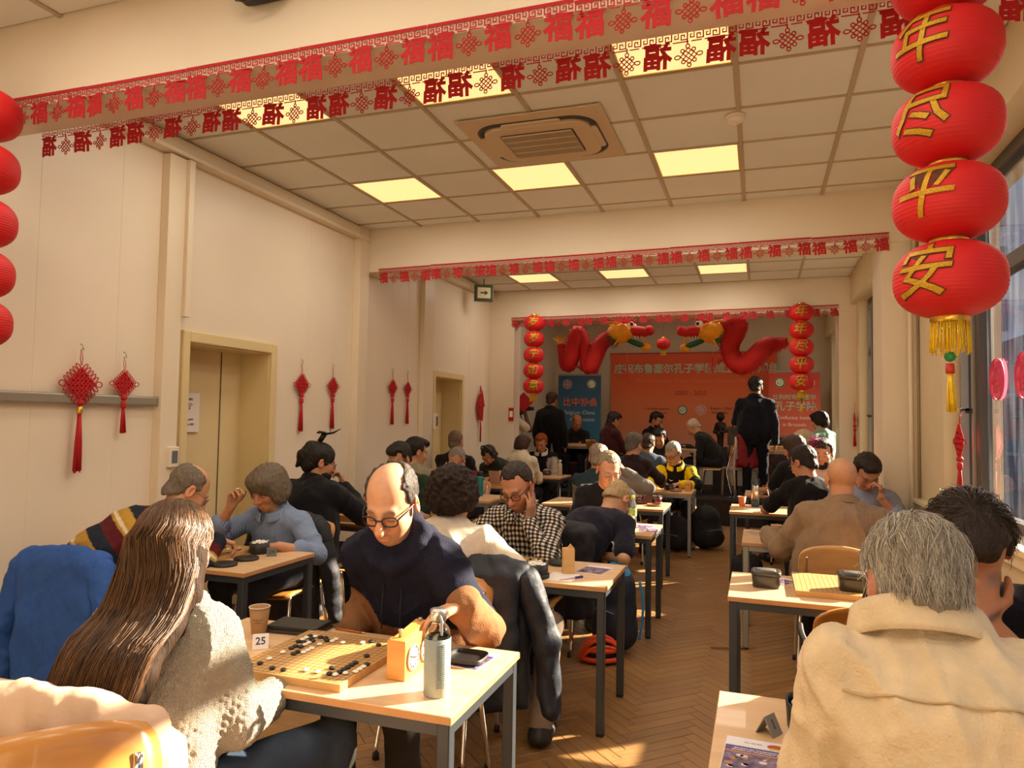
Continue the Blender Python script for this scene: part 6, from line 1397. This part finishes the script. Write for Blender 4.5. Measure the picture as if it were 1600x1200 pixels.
P('woman in a cream knit sweater with very long brown hair, seen from behind', (-1.55, 1.60, .54), (-1.575, 1.645, 1.19), yaw=22, pitch=12, top='e8dcc4', topmat=knit_mat(), bottom='3a4656', skin='d0a284', hair=None, hands=(H_((-1.75, 1.98, .79), (0, 1, 0), (0, 0, -1)), H_((-1.44, 1.93, .70), (-.5, .8, 0), (0, 0, -1))), elbow=(None, (.3, -.3, -1)), res='near', shw=.88, fat=.92, extra=p1x, thick=.012, cell=.0058, knit=.0016, s=.98, hs=1.03, knees=((-1.68, 2.04, .53), (-1.27, 2.02, .56)), feet=((-1.66, 1.98, 0), (-1.31, 1.93, 0)), brow=(.05, .03, .02))
def p2x(i):
    for s in (-1, 1): a = i['C7']+i['Fd']*.125+i['Rs']*.04*s-i['Tn']*.1; MB().tube([a, a+i['Fd']*.012-A3(0, 0, .1), a+i['Fd']*.008-A3(0, 0, .17)], .0028, 6).build('drawstring', mat('cord_navy', lin('14151f'), .7), i['root'])
P('bald bearded man in a navy and brown hoodie pressing the game clock', (-1.36, 2.82, .55), (-1.345, 2.5, 1.247), face=180, pitch=27, yaw=4, top='1b1c2e', paint=two_tone, bottom='2a2620', skin='d39c78', hair=('balding', '3e342c'), glasses=('141414', 'thick'), stubble=(.35, lin('6a5a50')), hands=(H_((-.985, 2.365, .925), (-.12, -.20, -.045), (0, -.2, -1), spread=.8), H_((-1.56, 2.60, .70), (.5, -.6, -.3), (0, 0, -1))), elbow=((.35, .7, -1), (-.25, .5, -1)), res='near', fat=1.08, hood=True, cell=.0065, shw=.93, thick=.014, extra=p2x, curl=((.45, .3, .35, .5), .35), hs=1.13, s=1.08, brow=lin('3a2c22'), jaw=1.06, nose=1.1)
# --- first-door table
P('balding man in a striped rugby shirt leaning over his board', (-3.40, 2.84, .57), (-3.0, 3.22, 1.152), face=-14, hunch=.09, kind=None, pitch=36, yaw=-18, top='1e2430', paint=stripes, bottom='23262e', skin='c9946e', hair=('balding', '6e6152'), glasses=('8a8078', 'thin'), collar=True, cell=.007, hands=(H_((-3.35, 3.45, .79), (.3, 1, 0), (0, 0, -1)), H_((-2.94, 3.40, .855), (.2, .8, -.3), (0, 0, -1))), elbow=((-.5, 0, -1), (.15, -.5, -1)), res='near', curl=(.4, (.15, .5, .6, .7)), fat=1.1)
P('woman with a grey-brown bob in a light blue striped shirt holding a stone', (-3.02, 4.09, .55), (-3.055, 3.98, 1.097), face=180, pitch=24, yaw=-8, top='8a96ac', topmat=wave_mat('blue_stripe', '8c9cb8', '6a7a98', 110, 1, 'stripe'), bottom='2a2a30', skin='c08a64', hair=('bob', '675a48'), hands=(H_((-2.78, 3.74, .775), (-.9, -.3, 0), (0, 0, -1)), H_((-3.20, 3.80, .985), (.25, -.05, 1), (.9, -.3, -.1))), elbow=((.8, -.1, -.6), (-.7, -.4, -.8)), sleeve='rolled', collar=True, res='near', curl=(.4, (.75, .7, .75, .8)), hs=1.12)
t = thing('go_stone', 'white stone held up in the fingers of the woman in the striped shirt', 'go stone', (-3.135, 3.78, 1.1)); link('stone', ws_me, None, t)
def p5x(i):
    c, H, hs = i['hc'], i['H'], i['hs']; L = lambda x, y, z: c+H@(A3(x, y, z)*hs); mb = MB()
    mb.tube([L(-.01, -.04, .13), L(0, -.03, .17), L(.01, -.02, .19)], [.02, .02, .016], 8); mb.tube([L(0, -.04, .18), L(.05, .02, .21), L(.09, .05, .245)], [.02, .016, .005], 8, flat=.5)
    for k in range(4): mb.tube([L(.01*k, -.03, .185), L(.015*k, -.06+.01*k, .2), L(.012*k-.02, -.07, .185)], .006, 6)
    mb.build('hair_clip', plastic_k, i['root'])
P('bearded man in black with tied-up hair and a black hair clip', (-3.14, 4.55, .56), (-3.13, 4.68, 1.227), pitch=14, yaw=-42, top='121014', bottom='121014', skin='b88460', hair=('bun', '1a120c'), beard='1c120b', glasses=('6a6058', 'thin'), collar=True, hands=(None, H_((-3.01, 4.80, 1.03), (-.2, .1, 1), (-.6, -.7, 0))), elbow=(None, (.6, .5, -.7)), res='mid', extra=p5x, fat=1.2, thick=.015, curl=(.3, .8))
P('young man in a green T-shirt with glasses, hand at his mouth', (-3.0, 5.94, .55), (-3.03, 5.75, 1.209), face=180, pitch=26, yaw=-14, top='20301e', sleeve='short', skin='b9845f', hair=('short', '1e1610'), glasses=('141210', 'thick'), hands=(None, H_((-3.10, 5.58, 1.06), (.7, .1, .6), (.2, .9, .1))), elbow=(None, (-.4, -.5, -.8)), res='mid', curl=(.3, .7))
P('dark-haired man in a grey T-shirt turned away behind the green T-shirt', (-3.2, 6.36, .55), (-3.235, 6.5, 1.231), pitch=16, yaw=-38, top='8d8066', sleeve='short', skin='b9845f', hair=('quiff', '19110c'), res='mid')
P('close-cropped man in black seen from behind near the second door', (-3.45, 8.08, .56), (-3.52, 8.15, 1.283), pitch=8, top='171312', skin='b08460', hair=('crop', '6e5a46'), res='mid', fat=1.15)
P('grey-haired man in a maroon shirt with glasses, looking down', (-3.2, 7.68, .55), (-3.244, 7.55, 1.102), face=180, pitch=34, yaw=-10, top='74202e', skin='c48c6c', hair=('thin', '8a7f70'), glasses=('2a2420', 'thick'), hands=(None, H_((-3.31, 7.45, .95), (.3, .1, 1), (0, .9, .1))), res='mid')
def p10x(i):
    c, H, hs = i['hc'], i['H'], i['hs']; L = lambda x, y, z: c+H@(A3(x, y, z)*hs)
    MB().tube([L(.1*math.cos(a), -.01, .02+.125*math.sin(a)) for a in np.linspace(0, math.pi, 13)], .01, 8, flat=1.6).build('headband', plastic_k, i['root'])
    for s in (-1, 1): MB().lathe([(.02, -.018), (.036, -.016), (.038, .01), (.03, .016)], n=18, M=Matrix.Translation(L(s*.095, -.005, -.005))@Matrix(H.tolist()).to_4x4()@Matrix.Rotation(hp, 4, 'Y')).build('ear_cup', plastic_k, i['root'])
P('man in a dark green hoodie and headphones bent over his board', (-3.22, 9.45, .56), (-3.46, 9.15, 1.075), face=165, pitch=44, yaw=-18, top='2b2d22', skin='b07c58', hair=('crop', '2a1c12'), beard='2a1a10', res='mid', extra=p10x, fat=1.25, thick=.015, hood=True)
# --- checked-shirt table
P('curly-haired person in a white sweater seen from behind', (-1.46, 3.28, .56), (-1.47, 3.4, 1.175), pitch=14, yaw=-8, top='dccdb6', bottom='8f7c68', skin='c4906c', hair=('curly', '2a1a10'), hands=(H_((-1.7, 3.66, .79), (0, 1, 0), (0, 0, -1)), H_((-1.18, 3.52, .80), (-.4, .9, 0), (0, 0, -1))), elbow=(None, (1, -.3, -.6)), res='near', thick=.012, fat=1.15, hs=1.0, knees=((-1.55, 3.6, .53), (-1.02, 3.62, .52)), feet=((-1.5, 3.55, 0), (-1.0, 3.42, 0)))
P('man in a checked shirt resting his cheek on his hand', (-1.40, 4.50, .55), (-1.42, 4.26, 1.158), face=180, pitch=30, yaw=-8, roll=6, top='d8d0c0', topmat=wave_mat('gingham', 'e2d8c8', '15130f', 37, 37, 'check', '6a6258'), bottom='1e1c1c', skin='c48a68', hair=('recede', '2e2016'), glasses=('3a2418', 'thick'), stubble=(.5, lin('5a4030')), hands=(H_((-1.325, 4.20, .955), (.12, .14, .9), (-.9, .35, .1)), H_((-1.62, 4.15, .775), (.8, -.3, 0), (0, 0, -1))), elbow=((.4, -.4, -.8), (-1, .1, -.5)), collar=True, res='near', curl=((.15, .15, .2, .25), .4), hs=1.12)
# --- bending player's table
P('man in a navy T-shirt bent right over the table, face hidden', (-1.36, 5.02, .56), (-1.0, 5.36, .985), face=-8, hunch=.05, pitch=62, yaw=-24, roll=-10, top='1d1b28', sleeve='short', bottom='22304a', skin='c9966e', hair=('crop', 'b09468'), glasses=('2a2622', 'thick'), hands=(H_((-1.3, 5.55, .775), (0, 1, 0), (0, 0, -1)), H_((-1.06, 5.16, .60), (.1, .4, -.8), (-1, 0, 0))), elbow=(None, (.6, -.7, 0)), res='near', fat=1.2, hs=1.1)
P('balding man in a black T-shirt with thin glasses, lit by the sun', (-1.32, 6.22, .55), (-1.2, 6.04, 1.162), face=185, pitch=24, yaw=24, top='17161a', sleeve='short', skin='cf9a78', hair=('recede', '8a7a62'), glasses=('9a9488', 'thin'), res='mid', fat=1.2, hs=1.14)
P('bald person with grey sleeves, arm raised to the head, seen from behind', (-1.40, 6.66, .55), (-1.455, 6.84, 1.217), pitch=14, top='26343a', paint=greysl, skin='c08a64', hair=('balding', '8a7a6a'), hands=(None, H_((-1.19, 6.78, 1.10), (-.5, .1, .6), (-.8, 0, -.3))), elbow=(None, (.9, .2, -.6)), res='mid', curl=(.3, .6))
# --- yellow-jacket table and beyond
P('grey-haired man in a dark maroon sweater reaching over the table', (-1.42, 8.26, .56), (-1.377, 8.42, 1.29), pitch=18, yaw=-22, top='2a1616', skin='b98a68', hair=('short', '5f564c'), hands=(H_((-1.3, 8.9, .8), (.3, 1, 0), (0, 0, -1)), H_((-1.1, 8.82, .815), (.3, .8, 0), (0, 0, -1))), elbow=(None, (.8, -.5, -.5)), res='mid', fat=1.1)
def p19x(i):
    a, e, w, _ = i['arms'][0]; d = nrm(e-a); me = text_mesh('UKRAINE', .062, .001, bold=.002); n = nrm(A3(.25, -1, .25)); n = nrm(n-d*np.dot(n, d)); b = np.cross(n, d)
    for v in me.vertices: p = a+d*(.17+v.co.x*.95)+n*.078+b*v.co.y; v.co = p
    link('sleeve_lettering', me, mat('ink_black', 0), i['root'])
    for s, m_ in ((.06, 'print_white'), (-.06, 'cap_yellow')): p = i['sp'][3]+i['Fd']*.155+i['Rs']*s; MB().tube([p-i['Rs']*.02, p+i['Fd']*.004-A3(0, 0, .008), p+i['Rs']*.022+A3(0, 0, .006)], .005, 5).build('chest_emblem', MATS[m_], i['root'])
P('man in a yellow and black tracksuit top reaching to his board', (-.98, 9.66, .55), (-1.043, 9.46, 1.167), face=180, pitch=26, yaw=-26, top='16140f', paint=tracksuit, skin='c08c6a', hair=('crop', '8f887a'), glasses=('1a1612', 'thick'), hands=(H_((-.92, 9.14, .80), (-.5, -.7, 0), (0, 0, -1)), H_((-1.16, 9.12, .80), (.3, -.8, 0), (0, 0, -1))), elbow=((1, .2, -.5), (-1, .2, -.5)), collar='e8c814', res='mid', extra=p19x, hs=1.16)
P('brown-haired person in a blue-grey top seen from behind before the stage', (-1.42, 9.98, .56), (-1.448, 10.05, 1.262), pitch=12, yaw=-10, top='46525e', skin='b98a68', hair=('short', '3a2616'), kind=None, res='far')
P('dark-haired person whose face is hidden, just before the stage', (-1.33, 10.66, .56), (-1.36, 10.55, 1.335), face=180, pitch=28, top='1c1a1c', skin='b07c58', hair=('short', '150f0b'), kind=None, res='far')
P('brown-haired girl in a white hoodie turned away by the stage', (-3.15, 9.62, .56), (-3.167, 9.72, 1.2), pitch=16, yaw=-24, top='cbbca2', hood=True, skin='b07c58', hair=('medium', '3a2014'), res='far', hs=1.02)
P('red-haired young man in a dark vest with pale sleeves', (-3.2, 10.98, .56), (-3.241, 10.88, 1.204), face=180, pitch=22, top='16161c', paint=vest, skin='c08458', hair=('quiff', '9a4a14'), collar=True, kind=None, res='far')
# --- stage
P('man in a black suit standing on the stage before the blue banner', (-3.32, 11.77, 1.36), (-3.325, 11.77, 1.892), seat=False, sit=False, z0=.4, pitch=18, yaw=-12, top='0f0d0e', bottom='15110f', skin='a8764e', hair=('short', '3a2614'), res='far', collar=True, fat=1.05, topname='suit_jacket')
P('bald man in dark clothes seated before the blue banner', (-3.12, 12.62, .95), (-3.06, 12.5, 1.526), z0=.4, face=190, pitch=26, yaw=25, top='1c1412', skin='b0704a', hair=('balding', '7a6048'), res='far', collar=True)
P('dark-haired person in a dark red hoodie on the stage, seen from behind', (-2.32, 11.72, .95), (-2.262, 11.82, 1.573), z0=.4, face=-50, pitch=24, top='3a1210', skin='a8704a', hair=('short', '24120c'), hood=True, res='far', fat=1.2)
P('bearded man in a black T-shirt in profile before the orange backdrop', (-1.72, 12.62, .95), (-1.665, 12.56, 1.59), z0=.4, face=-120, pitch=22, yaw=10, top='15110f', sleeve='short', skin='b07850', hair=('short', '1c120c'), beard='2a180e', hands=(None, H_((-1.54, 12.44, 1.4), (-.2, .3, 1), (-.8, 0, 0))), res='far')
P('bald old man in a dark jacket bent low over the stage table', (-.66, 12.05, .95), (-1.01, 12.05, 1.485), z0=.4, face=90, pitch=46, top='1d1c15', skin='c0885e', hair=('balding', 'b8a890'), res='far', hs=1.05, fat=1.1)
P('large man in navy standing on the stage with his back turned', (-.05, 11.73, 1.40), (-.047, 11.72, 2.125), seat=False, sit=False, z0=.4, pitch=16, top='14141e', bottom='0f1018', skin='a8704c', hair=('short', '1c120c'), hands=(H_((-.12, 12.0, 1.55), (.8, .2, .1), (0, -1, 0)), H_((.26, 11.7, 1.20), (-.1, .15, -1), (-1, 0, 0))), elbow=((-1, -.3, -.6), (.7, -.5, 0)), res='mid', collar=True, fat=1.3, s=1.14, hs=1.12, shw=1.05)
P('boy in a mint T-shirt standing by the far windows', (.80, 10.82, .92), (.797, 10.8, 1.611), seat=False, sit=False, face=42, pitch=14, yaw=15, top='8db0a0', sleeve='short', skin='c4906a', hair=('medium', '15100c'), res='mid', s=.96, hs=1.08)
P('person holding a camera half hidden behind the wall edge', (-3.64, 10.92, .98), (-3.62, 10.9, 1.79), seat=False, sit=False, face=-90, pitch=4, yaw=-10, top='cdbfa8', sleeve='short', skin='5a3620', hair=('short', '120c08'), hands=(None, H_((-3.5, 10.84, 1.66), (.1, .1, 1), (-1, 0, 0))), res='far')
t = thing('camera', 'black camera held up by the half hidden person', 'camera', (-3.47, 10.86, 1.74)); MB().box(-.05, .05, -.04, .04, -.035, .035).build('camera_body', plastic_k, t, bevel=.008); MB().lathe([(.03, 0), (.03, .06), (.024, .065)], n=16, M=Matrix.Rotation(hp, 4, 'Y')).build('lens', plastic_k, t, (.04, 0, 0))
# --- right side
P('fair-haired person beyond the brown-haired head at right', (.56, 9.72, .56), (.536, 9.78, 1.352), face=60, pitch=24, top='8a7a60', skin='c9966e', hair=('short', 'b8a078'), res='far')
P('brown-haired person in black turned left, behind the flask', (.42, 8.5, .56), (.375, 8.66, 1.298), face=30, pitch=18, yaw=26, top='161412', skin='b98060', hair=('medium', '3c2a1a'), res='mid', hands=(H_((.02, 8.85, .80), (0, 1, 0), (0, 0, -1)), None), sleeve='short')
P('bearded man with pink-streaked hair facing the camera', (.66, 8.12, .56), (.619, 8.0, 1.277), face=180, pitch=12, yaw=-10, top='b89a94', skin='b98060', hair=('quiff', '2a1a14'), beard='1e130d', res='mid', hs=1.12, extra=lambda i: strands(i, 260, mat('hair_pink', lin('a02a58'), .5), .05, (.1, .9), (1.4, 2.9), 5, .002, .03, 3, (.09, .112, .1)))
P('man in a black T-shirt and glasses writing at the flask table', (.50, 6.74, .56), (.377, 6.92, 1.228), face=12, pitch=24, yaw=34, top='151213', sleeve='short', skin='bd8560', hair=('short', '241812'), glasses=('1a1614', 'thick'), hands=(H_((.10, 7.18, .80), (.1, .9, .2), (.4, 0, -1)), None), elbow=((-.7, -.5, -.6), None), res='mid', fat=1.2, hs=1.12, curl=(.7, .3))
t = thing('pen', 'white pen in the hand of the man writing', 'pen', (.11, 7.24, .86)); MB().tube([(0, 0, -.06), (-.03, -.03, .09)], .0045, 6).build('barrel', mat('pen_white', 0), t)
P('shaven-headed man in a beige-brown shirt seen from behind', kind='pale', pel=(.44, 5.03, .56), head=(.515, 5.16, 1.215), pitch=10, top='8f7458', bottom='2a2622', skin='c89068', hair=None, collar=True, hands=(H_((.06, 5.42, .80), (-.1, .9, 0), (0, 0, -1)), H_((.9, 5.6, .79), (0, 1, 0), (0, 0, -1))), elbow=((-.35, -.4, -1), (.35, -.4, -1)), res='near', fat=1.25, curl=(.9, .4), hs=1.13, thick=.012, shw=1.12, stubble=(.2, lin('6a5040')))
P('dark-haired man in a pale blue shirt propping his head on his fist', (.80, 6.34, .56), (.80, 6.22, 1.205), face=180, pitch=40, yaw=12, top='8f98ae', sleeve='rolled', skin='b98060', hair=('short', '24180f'), hands=(H_((.875, 6.06, 1.02), (.0, .2, 1), (-1, .2, 0)), None), elbow=((.5, -.5, -.9), None), res='mid', curl=(.9, .3), hs=1.1)
def p35x(i):
    m = hair_mat('hair_grey', '7d7466', 'd2c8b6'); kp = lambda p: p[1] < .045 or p[2] > .09; kp2 = lambda p: (p[1] < .03 or p[2] > .09) and p[2] > -.075 and not (abs(p[0]) > .06 and p[1] > -.045 and p[2] < .02)
    strands(i, 4300, m, .09, (.02, 2.1), (-2.6, 2.6), 8, .0010, .0035, 5, (.087, .108, .097), .036, wav=.004, keep=kp2)
    C7, Rs, Fd, Tn = i['C7'], i['Rs'], i['Fd'], i['Tn']; shirt = next(o for o in i['root'].children if o.name.startswith('shirt')); Pn = []
    for x in np.linspace(-.2, .2, 21):
        o = C7+Rs*x-Tn*(.13+.03*math.cos(x*8))-Fd*.5; h = shirt.ray_cast(Vector(o), Vector(Fd))
        if h[0]: Pn.append(np.array(h[1])-Fd*.0035)
    if len(Pn) > 4: MB().tube(Pn, .0022, 5).build('yoke_seam', mat('seam_tan', lin('bfa67e'), .9), i['root'])
    strands(i, 90, m, .10, (.1, 1.3), (-2.5, 2.5), 8, .0012, .012, 9, (.089, .11, .099), .036, wav=.012, keep=kp)
P('grey-haired man in a cream shirt at the front right, back to the camera', (.49, 1.40, .54), (.320, 1.75, 1.238), pitch=32, yaw=2, top='d6c09c', bottom='3a342c', skin='c88c6c', hair=('short', '857b6c'), collar=True, hands=(H_((.25, 1.90, .79), (.2, .9, 0), (0, 0, -1)), H_((.62, 1.92, .79), (-.2, .9, 0), (0, 0, -1))), elbow=((-.25, -.1, -1), (.4, -.2, -1)), res='near', fat=1.0, hs=1.04, neck=.125, ck=1.28, extra=p35x, thick=.018, shw=.9, s=1.08, noise=1.4, cell=.0075)
def p36x(i):
    strands(i, 1500, hair_mat('hair_dark', '1a120c', '4a3826'), .08, (.05, 1.6), (-3.14, 3.14), 7, .0012, .006, 6, (.09, .11, .102), .036, wav=.008, keep=lambda p: p[1] < .02 or p[2] > .105)
P('dark-haired man in navy hiding his face in his hand at front right', (.64, 2.82, .56), (.575, 2.42, 1.225), face=180, pitch=46, yaw=-4, top='1b1b24', sleeve='short', bottom='2a2a30', skin='b97c56', hair=('short', '2a1d14'), hands=(H_((.585, 2.305, 1.05), (.0, .16, .9), (0, 1, .1)), H_((.46, 2.28, .79), (.5, -.6, 0), (0, 0, -1))), elbow=((.7, .0, -.8), (-.5, .2, -1)), res='near', fat=1.25, hs=1.12, extra=p36x, brow=(.30, .16, .10), curl=((.3, .25, .3, .35), .4), s=1.1)
